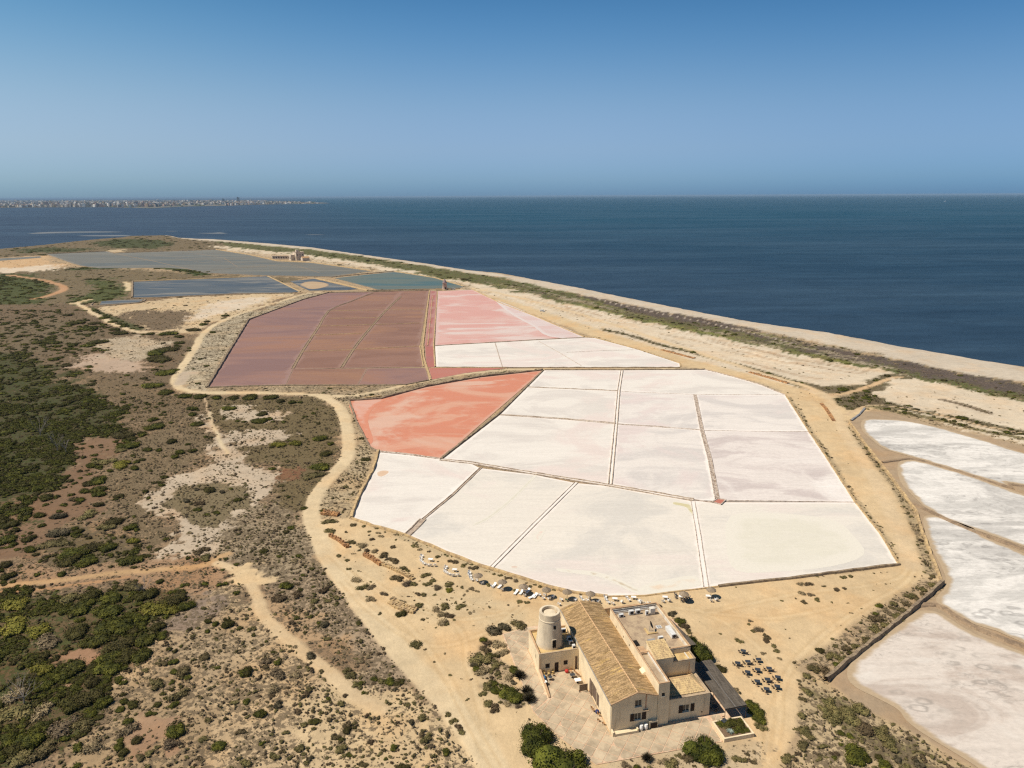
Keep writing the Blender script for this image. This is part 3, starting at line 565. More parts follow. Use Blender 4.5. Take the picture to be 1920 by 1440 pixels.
b.v = [(x, y, -.6) for y in ys for x in xs]; b.f = [(j*9+i, j*9+i+1, (j+1)*9+i+1, (j+1)*9+i) for j in range(8) for i in range(8)]
b.build('sea', seam, kind='structure', label='deep blue sea reaching the horizon')

def sheet(name, pts, mat, z, closed_smooth=0, ring=0, **k):
    """flat sheet from px outline; ring > 0 adds an inner loop so that 'edge' runs 0 (rim) to 1 (inside)"""
    P = smooth_px(pts, closed_smooth, True) if closed_smooth else pts
    P = atv(P)
    # subdivide long edges
    Q = []
    for i in range(len(P)):
        a, b_ = P[i], P[(i+1) % len(P)]; n = max(1, int(np.hypot(*(b_-a))/12))
        for j in range(n): Q.append(a+(b_-a)*j/n)
    Q = np.array(Q); n = len(Q)
    lo, hi = Q.min(0), Q.max(0); st = max(max(ring, 1)*.8, float(max(hi-lo))/70)
    gx_, gy_ = np.meshgrid(np.arange(lo[0], hi[0], st), np.arange(lo[1], hi[1], st)); gx_ = gx_.ravel(); gy_ = gy_.ravel()
    d_ = sdf(gx_, gy_, Q); kp = d_ > st*.45; I = np.stack([gx_[kp], gy_[kp]], 1)
    allp = [Vector(q) for q in Q]+[Vector(q) for q in I]
    vs, _, fs, *_r = delaunay_2d_cdt(allp, [], [list(range(n))], 1, 1e-4)
    V2 = np.array([(v.x, v.y) for v in vs]); dd, _ = seg_dist(V2[:, 0], V2[:, 1], Q, True)
    me = bpy.data.meshes.new(name); me.from_pydata([(x, y, z) for x, y in V2], [], [tuple(f) for f in fs]); me.update()
    a_ = me.attributes.new('edge', 'FLOAT', 'POINT'); a_.data.foreach_set('value', np.clip(dd/max(ring, .01), 0, 1).astype(np.float32) if ring else np.ones(len(V2), np.float32))
    if len(me.polygons) and me.polygons[0].normal.z < 0: me.flip_normals()
    me.materials.append(mat)
    return link(name, me, kind='structure', **k)

def pan_mat(name, base, rim, blot, blot2=None, rough=.6, scale=.045, amt=.45, stretch=(1, 1, 1), spec=.2, spots=None, fine=.05, grade=None, rot=0):
    m, nt, p = new_mat(name)
    g = nd(nt, 'ShaderNodeNewGeometry').outputs['Position']
    mp = nd(nt, 'ShaderNodeMapping'); mp.inputs['Scale'].default_value = stretch; mp.inputs['Rotation'].default_value = (0, 0, rot); nt.links.new(g, mp.inputs[0]); v = mp.outputs[0]
    c = mix(nt, math_(nt, 'MULTIPLY', maprange(nt, noise(nt, v, scale, 7, .62, 1.4), .45, .60), amt), base, blot)
    if blot2: c = mix(nt, math_(nt, 'MULTIPLY', maprange(nt, noise(nt, v, scale*.5, 6, .6, 1.8), .50, .62), amt), c, blot2)
    if grade:
        s = nd(nt, 'ShaderNodeSeparateXYZ'); nt.links.new(g, s.inputs[0])
        t = maprange(nt, math_(nt, 'ADD', s.outputs[1], math_(nt, 'MULTIPLY', s.outputs[0], grade[3])), grade[1], grade[2])
        t = math_(nt, 'MULTIPLY', t, maprange(nt, noise(nt, v, scale*1.6, 5, .6, 1), .3, .6, .35, 1))
        c = mix(nt, t, c, grade[0])
    if spots:
        vo = nd(nt, 'ShaderNodeTexVoronoi'); vo.feature = 'F1'; vo.inputs['Scale'].default_value = .36; dn = nd(nt, 'ShaderNodeTexNoise'); dn.inputs['Scale'].default_value = .5; nt.links.new(v, dn.inputs['Vector']); va = nd(nt, 'ShaderNodeVectorMath', operation='MULTIPLY_ADD'); nt.links.new(dn.outputs['Color'], va.inputs[0]); va.inputs[1].default_value = (1.6, 1.6, 0); nt.links.new(v, va.inputs[2]); nt.links.new(va.outputs[0], vo.inputs['Vector'])
        ringm = math_(nt, 'MULTIPLY', maprange(nt, math_(nt, 'ABSOLUTE', math_(nt, 'SUBTRACT', vo.outputs['Distance'], .30)), .0, .16, 1, 0), maprange(nt, noise(nt, v, .05, 4, .6, .5), .48, .62))
        c = mix(nt, math_(nt, 'MULTIPLY', ringm, .55), c, spots)
        c = mix(nt, math_(nt, 'MULTIPLY', maprange(nt, noise(nt, v, .5, 5, .75, 1.0), .50, .68), math_(nt, 'MULTIPLY', maprange(nt, noise(nt, v, .035, 4, .6), .40, .6), .6)), c, spots)
    mp2 = nd(nt, 'ShaderNodeMapping'); mp2.inputs['Scale'].default_value = (.09, .8, 1); mp2.inputs['Rotation'].default_value = (0, 0, -.12); nt.links.new(g, mp2.inputs[0])
    sf = maprange(nt, noise(nt, mp2.outputs[0], .45, 5, .7, 1.2), .3, .7, 1-fine*.8, 1+fine*.8, False); cs_ = nd(nt, 'ShaderNodeCombineColor')
    for i in range(3): nt.links.new(sf, cs_.inputs[i])
    c = mix(nt, 1, c, cs_.outputs[0], 'MULTIPLY')
    e = nd(nt, 'ShaderNodeAttribute', attribute_name='edge').outputs['Fac']
    ew = maprange(nt, math_(nt, 'ADD', e, math_(nt, 'MULTIPLY', math_(nt, 'SUBTRACT', noise(nt, v, .25, 5, .6), .5), 1.0)), .25, .65)
    c = mix(nt, ew, rim, c)
    f = maprange(nt, noise(nt, v, 1.3, 4, .7), .3, .7, 1-fine, 1+fine, False); cb = nd(nt, 'ShaderNodeCombineColor')
    for i in range(3): nt.links.new(f, cb.inputs[i])
    c = mix(nt, 1, c, cb.outputs[0], 'MULTIPLY')
    nt.links.new(c, p.inputs['Base Color']); p.inputs['Roughness'].default_value = rough; p.inputs['Specular IOR Level'].default_value = spec
    return m
SALT = pan_mat('white_salt', (.68, .635, .58), (.76, .70, .65), (.60, .555, .51), (.65, .565, .52), .8, .035, 1.0, (.7, 1, 1), fine=.06)
SALT_B = pan_mat('salt_with_grey_tint', (.665, .615, .57), (.76, .70, .65), (.56, .52, .49), (.62, .54, .51), .8, .04, 1.0, (.7, 1, 1), fine=.07)
SALT_G = pan_mat('salt_with_yellow_green_brine', (.67, .62, .55), (.76, .69, .63), (.58, .545, .495), (.66, .58, .53), .7, .028, 1.0, (.7, 1, 1), fine=.06)
SALT_P = pan_mat('pinkish_salt', (.65, .59, .55), (.74, .68, .64), (.53, .465, .44), (.70, .65, .61), .8, .045, 1.0, (.6, 1, 1), fine=.09)
CORAL = pan_mat('coral_brine', (.56, .225, .14), (.58, .32, .23), (.59, .325, .225), (.60, .385, .29), .6, .035, .95, (.75, 1.1, 1), fine=.05, rot=-.25, grade=((.60, .37, .30), -60, -25, -.0) if 0 else None)
PINK = pan_mat('pink_brine', (.585, .325, .28), (.60, .42, .38), (.60, .38, .33), (.62, .50, .455), .6, .025, 1.0, (.6, 1.1, 1), fine=.06, grade=((.60, .50, .48), 80, 135, .0) if 0 else None)
PALEPINK = pan_mat('pale_pink_salt', (.60, .50, .475), (.62, .54, .51), (.58, .40, .365), None, .7, .03, .6, (.4, 1, 1), fine=.03)
BROWNP = pan_mat('mauve_brown_brine', (.265, .15, .11), (.29, .175, .135), (.225, .125, .092), (.30, .165, .105), .6, .02, .9, (.4, 1.2, 1), spec=.10, fine=.08)
MAUVE = pan_mat('mauve_brine', (.275, .16, .13), (.30, .185, .155), (.225, .135, .12), (.31, .165, .11), .55, .02, .9, (.4, 1.2, 1), spec=.12, fine=.06)
ROSE = pan_mat('rose_brine', (.40, .15, .12), (.42, .22, .18), (.34, .16, .14), None, .5, .03, .6, (.4, 1.2, 1), spec=.12, fine=.03)
CORAL2 = pan_mat('salmon_brine', (.46, .165, .115), (.48, .25, .19), (.44, .20, .15), None, .5, .03, .6, (.4, 1.2, 1), fine=.03)
BLUEG = pan_mat('shallow_blue_grey_water', (.165, .155, .125), (.24, .21, .16), (.20, .185, .145), (.135, .14, .125), .5, .010, 1.0, (.4, 1.8, 1), spec=.14, fine=.06)
BLUEW = pan_mat('dark_blue_pond_water', (.075, .090, .105), (.14, .14, .125), (.21, .195, .165), (.10, .11, .115), .45, .016, 1.0, (.4, 1.6, 1), spec=.15, fine=.06)
TEAL = pan_mat('teal_pond_water', (.13, .155, .13), (.22, .21, .17), (.08, .135, .14), (.155, .16, .13), .5, .012, 1.0, (.4, 1.6, 1), spec=.14, fine=.05)
PONDS = pan_mat('grey_white_salt_crust', (.68, .65, .61), (.42, .32, .21), (.50, .48, .45), (.43, .41, .385), .85, .07, .8, (.5, 1, 1), fine=.12, spots=(.27, .255, .24), rot=.35)
PONDS2 = pan_mat('spotted_salt_crust', (.60, .535, .475), (.42, .32, .21), (.46, .385, .33), (.62, .57, .515), .85, .05, .9, (.6, 1, 1), fine=.09, spots=(.25, .225, .20), rot=.5)
ISLE = pan_mat('sandy_islet', (.42, .30, .185), (.26, .20, .15), (.47, .36, .24), None, .9, .03, .6)

# white pans (drawn as one outline each, dykes stand on the joints)
sheet('salt_pan', [(655, 752), (715, 748), (800, 726), (900, 708), (1018, 695), (826, 861), (760, 852), (705, 846), (693, 838), (668, 790)], CORAL, .05, ring=3, label='coral red brine pan, the wedge pointing right')
W = [([(1021, 694.5), (1166, 694.5), (1160, 733), (989.5, 726)], SALT), ([(989.5, 726), (1160, 733), (1155, 794), (938, 778)], SALT),
     ([(938, 778), (1155, 794), (1144, 909), (1000, 887), (880, 867), (832, 860)], SALT), ([(1166, 694.5), (1322, 693.7), (1348, 699.6), (1421, 720), (1473, 741), (1304, 740), (1160, 733)], SALT),
     ([(1160, 733), (1304, 740), (1316, 807), (1155, 794)], SALT_B), ([(1304, 740), (1473, 741), (1516, 809), (1316, 807)], SALT_B), ([(1155, 794), (1316, 807), (1345, 940), (1300, 937), (1144, 909)], SALT_B),
     ([(1316, 807), (1516, 809), (1545, 851), (1604, 942), (1345, 940)], SALT_P),
     ([(708, 848), (760, 853), (880, 868), (900, 878), (791, 976), (764, 1005), (700, 986), (658, 972), (676, 925), (698, 885)], SALT), ([(900, 878), (1000, 890), (1080, 906), (919, 1067), (850, 1041), (764, 1005), (791, 976)], SALT_G),
     ([(1080, 906), (1145, 912), (1300, 939), (1310, 1005), (1324, 1101), (1278, 1108), (1211, 1117), (1139, 1118), (1056, 1108), (1000, 1091), (919, 1067)], SALT_G),
     ([(1300, 939), (1345, 942), (1604, 942), (1650, 1000), (1686, 1059), (1553, 1076), (1500, 1083), (1400, 1094), (1324, 1101), (1310, 1005)], SALT_G),
     ([(816, 649), (940, 641), (1092, 633), (1115, 634), (1197, 656), (1275, 682), (1275, 688), (940, 689), (818, 688)], SALT)]
for q, (pts, mt) in enumerate(W): sheet('salt_pan', pts, mt, .05, ring=2.5)
sheet('salt_pan', [(820, 546), (886, 543.5), (936, 567), (1000, 591.5), (1095, 632), (1000, 638), (816, 648)], PINK, .05, ring=3, label='pink brine pan below the small windmill')
sheet('salt_pan', smooth_px([(930, 565), (960, 574), (1000, 591.5), (1095, 632), (1030, 631), (1000, 612), (960, 590)], 3, True), PALEPINK, .07, ring=6, label='pale salt crust along the right edge of the pink pan')
sheet('salt_pan', smooth_px([(655, 753), (700, 748), (740, 742), (720, 752), (700, 765), (690, 790), (700, 825), (690, 830), (668, 790)], 3, True), pan_mat('pale_coral_film', (.60, .35, .27), (.58, .24, .15), (.60, .30, .21), None, .6, .08, .8, (.5, 1, 1)), .07, ring=4, label='pale film in the left corner of the coral pan')
# mauve brown group
sheet('salt_pan', [(466, 599), (568, 562.5), (616, 549.4), (697, 548), (615, 583), (597, 612), (568, 657), (549, 692), (536, 722), (440, 724), (388, 726)], MAUVE, .05, ring=2, label='mauve brown brine pan along the left dyke')
sheet('salt_pan', [(697, 548), (753, 546), (720, 586), (682, 630), (662, 656), (641, 690), (549, 692), (568, 657), (597, 612), (615, 583)], BROWNP, .05, ring=1.5)
sheet('salt_pan', [(753, 546), (804, 545), (787, 648), (794, 688), (641, 690), (662, 656), (682, 630), (720, 586)], BROWNP, .05, ring=1.5)
sheet('salt_pan', [(549, 692), (688, 691), (671, 722), (536, 722)], BROWNP, .05, ring=1.5)
sheet('salt_pan', [(688, 691), (797, 690), (804, 712), (761, 721), (671, 722)], MAUVE, .05, ring=1.5)
sheet('brine_channel', [(807, 545), (819, 546.5), (812, 652), (796, 648)], ROSE, .045, ring=.6, label='narrow rose red channel between brown and pink pans')
sheet('brine_channel', [(797, 649), (813, 649), (815, 689), (799, 689)], ROSE, .05, ring=.6, label='short rose red basin at the end of the channel')
sheet('salt_pan', [(803, 690), (950, 690), (870, 700), (809, 712)], CORAL2, .05, ring=1, label='thin salmon wedge beside the causeway')
sheet('brine_channel', [(1337, 942), (1346, 936), (1359, 938), (1352, 946)], CORAL2, .09, ring=.3, label='tiny coral basin where three white pans meet')
# far shallow ponds
sheet('pond', [(88, 476.7), (200, 471.5), (213, 475), (405, 468.3), (467, 478), (520, 490), (586, 493), (697, 508.5), (621, 518.7), (500, 517), (390, 513), (353, 505), (310, 502), (187, 503), (150, 498), (133, 493)], BLUEG, .05, ring=5, label='large blue grey pond divided by thin ridges')
sheet('pond', [(249.5, 528.5), (460, 520), (500, 518), (563, 547), (547, 548.5), (440, 550), (297, 557), (248, 558)], BLUEW, .05, ring=3, label='long dark blue pond above the dry field')
sheet('pond', [(190, 565), (230, 562.5), (270, 561), (262, 566.5), (187, 571.5)], BLUEW, .05, ring=1.5, label='narrow blue ditch pond')
sheet('pond', [(543, 527), (590, 523), (672, 542), (650, 544), (580, 545), (568, 540)], BLUEW, .05, ring=2, label='small dark pond with a sandy islet')
sheet('islet', smooth_px([(562, 534), (572, 529), (592, 528), (612, 531), (616, 536), (598, 541), (580, 542), (570, 538)], 3, True), ISLE, .09, ring=3, label='sandy islet in the small pond')
sheet('pond', [(627, 521.5), (738, 509.5), (762, 513), (815, 521), (870, 537.5), (858, 541), (708, 543), (690, 538)], TEAL, .05, ring=3, label='teal pond behind the small windmill')
sheet('pond', [(-300, 488), (0, 484.5), (75, 480.5), (78, 483), (0, 489), (-300, 495)], BLUEG, .05, ring=3, label='sliver of grey pond at the left edge')
# salt lying in the right basin
sheet('salt_pond', [(1617, 788), (1640, 785.5), (1692, 788), (1750, 799), (1823, 819), (1896, 842), (1960, 860), (2300, 950), (2300, 1010), (1920, 910), (1899, 914), (1808, 886), (1721, 860), (1662, 843), (1634, 824), (1616, 806)], PONDS, .05, 3, 3.2, label='long white salt pond nearest the dune belt')
sheet('salt_pond', [(1683, 872), (1694, 863), (1721, 864), (1779, 880), (1837, 898), (1920, 927), (2300, 1050), (2300, 1160), (1920, 1025), (1790, 980), (1744, 958), (1714, 932), (1688, 903)], PONDS, .05, 3, 3.2, label='second salt pond down in the right basin')
sheet('salt_pond', [(1731, 972), (1747, 966), (1780, 974), (1824, 990), (1845, 1006), (1920, 1038), (2300, 1200), (2300, 1400), (1920, 1206), (1828, 1171), (1767, 1137), (1755, 1122), (1775, 1095), (1764, 1060), (1747, 1030), (1735, 998)], PONDS, .05, 3, 3, label='third salt pond down in the right basin')
sheet('salt_pond', [(1711, 1152), (1736, 1145), (1767, 1152), (1828, 1189), (1920, 1224), (2200, 1340), (2200, 1700), (1900, 1488), (1828, 1436), (1790, 1412), (1730, 1375), (1700, 1352), (1685, 1332), (1650, 1312), (1603, 1288), (1588, 1264), (1602, 1236), (1665, 1186)], PONDS2, .05, 3, 3.2, label='pinkish spotted salt pond in the bottom right corner')
def stain(name, pts, col, base_, label, z=.062, ring=3):
    m_ = pan_mat(name, col, base_, tuple((a+b)/2 for a, b in zip(col, base_)), None, .8, .12, .8, (1, 1, 1), fine=.04)
    sheet('salt_stain', pts, m_, z, 3, ring, label=label)
SB = (.665, .625, .545)
stain('tan_salt_stain', [(705, 886), (716, 882), (730, 883), (729, 889), (718, 894), (708, 894)], (.60, .43, .30), (.70, .65, .595), 'tan sandy spot in the left white pan', ring=1)
stain('curved_brine_stain', [(1045, 1066), (1080, 1069), (1115, 1072), (1150, 1082), (1190, 1100), (1215, 1112), (1190, 1112), (1160, 1098), (1130, 1084), (1090, 1077), (1050, 1072)], (.50, .42, .31), SB, 'curved brownish stain across the lower white pan', ring=2)
stain('sand_stain', [(1190, 1112), (1215, 1095), (1260, 1085), (1300, 1080), (1315, 1095), (1290, 1104), (1230, 1113)], (.66, .54, .42), SB, 'sandy tinge in the corner of the lower white pan', .058, 4)
stain('olive_stain', [(1262, 941), (1285, 944), (1297, 948), (1301, 965), (1294, 966), (1285, 952), (1262, 947)], (.55, .49, .30), SB, 'olive brine stain at the corner of the upright dyke', ring=1)
stain('pink_stain', [(1005, 1000), (1022, 990), (1018, 1005), (1008, 1016), (1000, 1012)], (.68, .52, .46), SB, 'pinkish smear in the lower white pan', ring=1.5)
stain('round_stain', [(957, 1062), (965, 1060), (973, 1063), (970, 1066), (960, 1066)], (.60, .47, .39), SB, 'small round tan spot in the lower white pan', ring=.8)
stain('yellow_green_crust', [(1370, 968), (1450, 962), (1560, 975), (1600, 1005), (1620, 1040), (1560, 1062), (1460, 1072), (1380, 1070), (1362, 1020)], (.625, .59, .50), SB, 'yellow-green crust filling the lower right pan', .056, 9)
stain('faint_track_stain', [(1000, 893), (1004, 895), (960, 940), (915, 975), (890, 985), (888, 982), (912, 970), (955, 936)], (.60, .56, .47), SB, 'faint slanting line in the lower second white pan', ring=.8)
# pale shoals in the bay
SHO = pan_mat('submerged_sandbar', (.17, .18, .19), (.06, .085, .115), (.10, .12, .14), None, .6, .01, .8, (.4, 2, 1))
for pts, lb in (([(50, 437.5), (90, 434.5), (180, 433.2), (235, 434.8), (180, 436), (100, 437.3), (70, 438.5)], 'long pale shoal off the tip of land'), ([(365, 436.7), (400, 436), (412, 434.5), (428, 438), (400, 438.3)], 'small pale shoal in the bay'), ([(140, 442), (190, 440.2), (245, 440.5), (240, 442.4), (190, 443)], 'sand spit curving beside the tip of land'), ([(298, 433.4), (330, 432.6), (332, 433.6)], 'thin foam line in the bay'), ([(574, 439.3), (606, 439.2), (606, 440), (576, 440.2)], 'short foam line in open water')):
    sheet('shoal', pts, SHO, -.45, 3, 14, label=lb)

# ---------------------------------------------------------------- low stone dykes between the pans
def dyke(pts, w, h, mat, label, n=1, step=2.5, double=0, cap=None, group='low dykes round the salt pans'):
    """pts in px; w, h in metres; double > 0 makes two parallel stone rows that far apart"""
    P = atv(smooth_px(pts, n) if n > 1 else pts); Q = []
    for i in range(len(P)-1):
        L = np.hypot(*(P[i+1]-P[i])); k = max(1, int(L/step))
        for j in range(k): Q.append(P[i]+(P[i+1]-P[i])*j/k)
    Q.append(P[-1]); Q = np.array(Q)
    T = np.gradient(Q, axis=0); T /= np.hypot(T[:, 0], T[:, 1])[:, None]+1e-9; Nn = np.stack([-T[:, 1], T[:, 0]], 1)
    mb = MB()
    for off in ([-double/2, double/2] if double else [0]):
        b0 = len(mb.v); nn = len(Q)
        for i in range(nn):
            hh = h*(.7+.6*random.random()); ww = w*(.85+.35*random.random()); o = off+random.uniform(-.08, .08)*w
            for (s_, z) in ((-.5, -.05), (-.36, hh*.85), (.32, hh), (.5, -.05)):
                q = Q[i]+Nn[i]*(o+s_*ww); mb.v.append((q[0], q[1], z+random.uniform(0, .05)))
        for i in range(nn-1):
            for j in range(3): a = b0+i*4+j; mb.f.append((a, a+4, a+5, a+1))
    o = mb.build('low_stone_dyke', mat, label=label, cat='wall', group=group)
    if double:
        mm = MB(); nn = len(Q)
        for i in range(nn):
            for s_ in (-1, 1): q = Q[i]+Nn[i]*(s_*double*.42); mm.v.append((q[0], q[1], .09))
        for i in range(nn-1): mm.f.append((i*2, i*2+1, i*2+3, i*2+2))
        root = empty('double_stone_dyke', label=label, cat='wall', group=group)
        o.name = 'stone_rows'; o.parent = root
        for k_ in ('label', 'category', 'group'): del o[k_]
        mm.build('infill', cap or SALT, root)
    return o
M['stone_mid'] = pmat('weathered_dyke_stone', (.46, .37, .28), (.26, .195, .145), .3, 1.0, bmp=.05)
ST, SG, SS, ML, SM = M['stone'], M['stone_gold'], M['stone_salt'], M['mud_line'], M['stone_mid']
dyke([(1018, 695), (985, 728), (936, 776), (826, 861)], 1.3, .5, ST, 'dark stone dyke between the coral pan and the white pans', double=0)
dyke([(655, 752), (715, 748), (800, 725), (900, 707), (1018, 694.5)], 1.1, .9, ST, 'dark stone wall along the causeway above the coral pan')
dyke([(655, 752), (668, 790), (693, 838), (705, 846)], .9, .5, ST, 'stone edge along the left side of the coral pan')
dyke([(705, 846), (760, 852), (826, 861)], 1.0, .4, SS, 'tan stone dyke along the bottom of the coral pan')
dyke([(709, 846), (698, 885), (676, 925), (658, 972)], 1.2, .8, SG, 'golden stone wall on the left side of the lower white pans', 2)
dyke([(658, 972), (700, 986), (764, 1005), (850, 1041), (920, 1067), (1000, 1090), (1056, 1108), (1139, 1119)], .9, .45, SG, 'crumbling golden edge of the pans above the sun umbrellas', 2)
dyke([(1139, 1119), (1211, 1117), (1278, 1108), (1347, 1100)], .5, .2, SG, 'thin pale edge of the pan behind the restaurant')
dyke([(1347, 1100), (1400, 1094), (1500, 1083), (1553, 1076), (1686, 1059)], .7, .5, ST, 'dark stone edge on the lower right of the white pans')
dyke([(1686, 1059), (1650, 1000), (1604, 942), (1545, 851), (1516, 808), (1473, 741)], .7, .4, SG, 'golden edge of the white pans along the broad sandy track')
dyke([(1473, 741), (1421, 720), (1348, 699.5), (1322, 693.5)], .8, .3, SS, 'pale edge on the upper right of the white pans')
dyke([(1021, 694), (1166, 694), (1322, 693)], 1.2, .6, ST, 'dark stone edge below the causeway, above the white pans')
dyke([(826, 862), (880, 868), (1000, 888), (1145, 911), (1300, 938)], .5, .35, SM, 'long stone dyke crossing the white pans from coral pan to coral basin', double=1.5)
dyke([(1300, 938), (1337, 943)], .5, .3, SS, 'short dyke stub beside the tiny coral basin')
dyke([(1166, 695), (1160, 733), (1155, 795), (1144, 909)], .42, .35, SM, 'upright dark dyke through the middle of the white pans', double=1.2)
dyke([(989.5, 726), (1060, 729), (1158, 733)], .7, .35, SM, 'upper dark cross dyke beside the coral wedge')
dyke([(1160, 733.5), (1176, 734.6), (1304, 740), (1473, 740.8)], .35, .15, SS, 'hairline ridge across the upper right white pans')
dyke([(938, 778), (1060, 786), (1155, 794.5)], .4, .3, SM, 'second dark cross dyke down beside the coral wedge', double=1.2)
dyke([(1158, 795.5), (1230, 800), (1316, 806.5)], .3, .2, SS, 'thin double ridge in the middle of the white pans', double=.9)
dyke([(1303, 740), (1316, 806), (1331, 861), (1345, 936)], .4, .25, M['stone_salt'], 'wide tan channel banks running down to the coral basin', double=1.3, cap=M['stone_salt'])
dyke([(1316, 807.5), (1420, 809), (1516, 809.5)], .3, .15, SS, 'hairline ridge right of the tan channel')
dyke([(1360, 939), (1450, 940), (1604, 942)], .4, .2, SS, 'thin ridge from the coral basin to the sandy track')
dyke([(902, 877), (850, 927), (793, 974)], .3, .25, SM, 'slanting dyke between the two lower left white pans', double=.8, cap=M['channel'])
dyke([(793, 974), (778, 990), (762, 1005)], .5, .3, SM, 'broad end of the slanting dyke at the sand edge', double=1.9, cap=M['channel'])
dyke([(1081, 905), (1000, 985), (919, 1067)], .2, .2, SM, 'long slanting double dyke above the sun umbrellas', double=1.1)
dyke([(1299, 940), (1310, 1005), (1324, 1101)], .22, .22, SS, 'upright white crusted dyke ending at the lone umbrella', double=1.2)
for (pp, lb) in (([(1335, 942), (1346, 935)], 'upper left'), ([(1346, 935), (1361, 938)], 'upper right'), ([(1361, 938), (1352, 947)], 'lower right'), ([(1352, 947), (1335, 942)], 'lower left')):
    dyke(pp, .5, .35, SS, lb+' rim of the tiny coral basin', group='rims of the coral basin')
dyke([(816, 648.5), (940, 641.5), (1000, 638), (1095, 633)], .9, .4, ST, 'dark dyke between the pink pan and the white triangle')
dyke([(1097, 631), (1115, 633), (1197, 655), (1275, 681), (1276, 688)], .8, .3, SG, 'pale edge on the right of the white triangle')
dyke([(818, 688.5), (940, 689.5), (1275, 689)], .8, .35, ST, 'stone edge between the white triangle and the causeway')
dyke([(1010, 640), (1048, 661), (1090, 686)], .4, .15, SS, 'slanting ridge inside the white triangle')
dyke([(1062, 661), (1120, 658), (1197, 656)], .35, .15, SS, 'upper hairline ridge inside the white triangle')
dyke([(928, 642), (942, 688)], .7, .12, M['stone_salt'], 'left ridge inside the white triangle')
dyke([(886, 543), (936, 567.5), (1000, 592), (1095, 632)], .9, .5, SG, 'golden wall on the seaward side of the pink pan')
dyke([(820.5, 546.5), (813, 648), (816, 688)], .9, .4, SG, 'pale dyke on the left side of the pink pan')
dyke([(805.5, 545), (793, 648), (795, 672), (808, 712)], 1.1, .45, SG, 'pale dyke along the right side of the brown pans')
dyke([(811, 556), (802, 648)], .6, .3, SG, 'thin pale dyke inside the rose channel')
dyke([(787, 649), (794, 688)], .8, .3, SG, 'short pale dyke beside the brown pans')
dyke([(803, 689.5), (870, 689.5), (950, 689.8)], .6, .2, SG, 'thin dyke above the salmon wedge')
dyke([(388, 727), (466, 600)], 1.6, 1.1, ST, 'dark stone wall slanting up the left side of the brown pans')
dyke([(466, 600), (568, 562), (616, 549)], 1.4, .9, ST, 'dark stone wall along the upper left of the brown pans')
dyke([(616, 549), (697, 547.5), (805, 544.5)], 1.4, .7, ST, 'stone wall across the top of the brown pans')
dyke([(388, 727), (440, 724.5), (536, 722.5), (671, 722.5), (761, 721.5), (804, 713)], .9, .4, ST, 'stone edge along the bottom of the brown pans')
dyke([(700, 549), (656, 566), (616, 583), (598, 612), (568, 657), (549, 691)], .5, .25, ML, 'left curving double ridge in the brown pans', 2, double=1.5, cap=ML)
dyke([(549, 692), (536, 722)], .4, .1, ML, 'faint ridge below the left curving ridge')
dyke([(752, 556), (720, 586), (682, 630), (662, 656), (641, 689)], .5, .25, ML, 'right curving double ridge in the brown pans', 2, double=1.5, cap=ML)
for pp, lb in (([(620, 583), (720, 581.5), (798, 581)], 'first'), ([(615, 597), (665, 597), (711, 595.5)], 'second'), ([(592, 612), (697, 609), (796, 605.5)], 'third'), ([(583, 629), (630, 627), (679, 625)], 'fourth'), ([(568, 659), (662, 656), (787, 649)], 'fifth')):
    dyke(pp, .5, .3, SG, lb+' pale cross ridge from the top in the brown pans', group='pale cross ridges in the brown pans')
for pp, lb in (([(527, 582.5), (615, 582.5)], 'cross line left of the curving ridge, uppermost'), ([(440, 616), (560, 615)], 'cross line over the mauve pan, upper'), ([(540, 692), (640, 691), (790, 690)], 'lowest cross line over the brown pans'), ([(688, 693), (671, 721)], 'short slanting line near the bottom of the brown pans'), ([(668, 570), (740, 569)], 'topmost hairline in the brown pans')):
    dyke(pp, .5, .08, M['mud_line'], 'faint mud '+lb, group='faint mud lines in the brown pans')
# far ponds' edges and inner lines
dyke([(88, 476), (200, 471), (213, 474.5), (405, 467.8)], 2.5, .8, ST, 'dark rim on the far side of the large pond')
dyke([(405, 467.8), (467, 477.5), (520, 489), (586, 492.5), (697, 508)], 2.0, .9, SG, 'golden broken wall on the seaward side of the large pond', step=5)
dyke([(390, 513), (500, 517.5), (620, 519.5)], 2.0, .7, ST, 'dark rim between the large pond and the blue pond')
dyke([(213, 475), (290, 490), (360, 506)], 1.5, .2, ST, 'slanting ridge inside the large pond')
dyke([(375, 511), (440, 502.5), (500, 500)], 1.5, .2, ST, 'curved low ridge inside the large pond', 3)
for q_, pp in enumerate(([(330, 485), (380, 492), (470, 482)], [(345, 471), (420, 484), (445, 500)], [(400, 488), (500, 497), (600, 505)], [(290, 478), (345, 484), (430, 487)], [(470, 479), (560, 499), (600, 512)], [(250, 482), (330, 479), (440, 474)], [(452, 501), (560, 495), (640, 503)])):
    dyke(pp, 1.2, .05, ML, ordw_(q_)+' faint ridge line in the large pond, counted leftwards from the seaward wall' if 0 else ['faint angled line near the middle of the large pond', 'faint line slanting down the large pond right of centre', 'long faint line toward the near seaward end of the pond', 'short faint line left of centre in the large pond', 'faint line running near the golden wall in the pond', 'faint line close to the far rim of the pond', 'faint line by the curved low ridge in the pond'][q_], group='faint lines in the large pond')
dyke([(249, 528), (248, 558)], 2.2, .9, ST, 'dark upright wall at the left end of the blue pond')
dyke([(249.5, 527.5), (300, 525.5), (460, 519)], 2.2, .4, SG, 'golden bank above the blue pond')
dyke([(503, 518), (563, 547)], 2.0, .5, SG, 'golden slanting bank right of the blue pond')
dyke([(248, 559), (297, 558), (440, 551), (547, 549.5)], 2.2, .5, ST, 'dark lower bank of the blue pond')
dyke([(178, 566), (170, 573), (187, 574), (262, 567.5), (272, 561)], 2.0, .5, ST, 'dark rim round the ditch pond', 2)
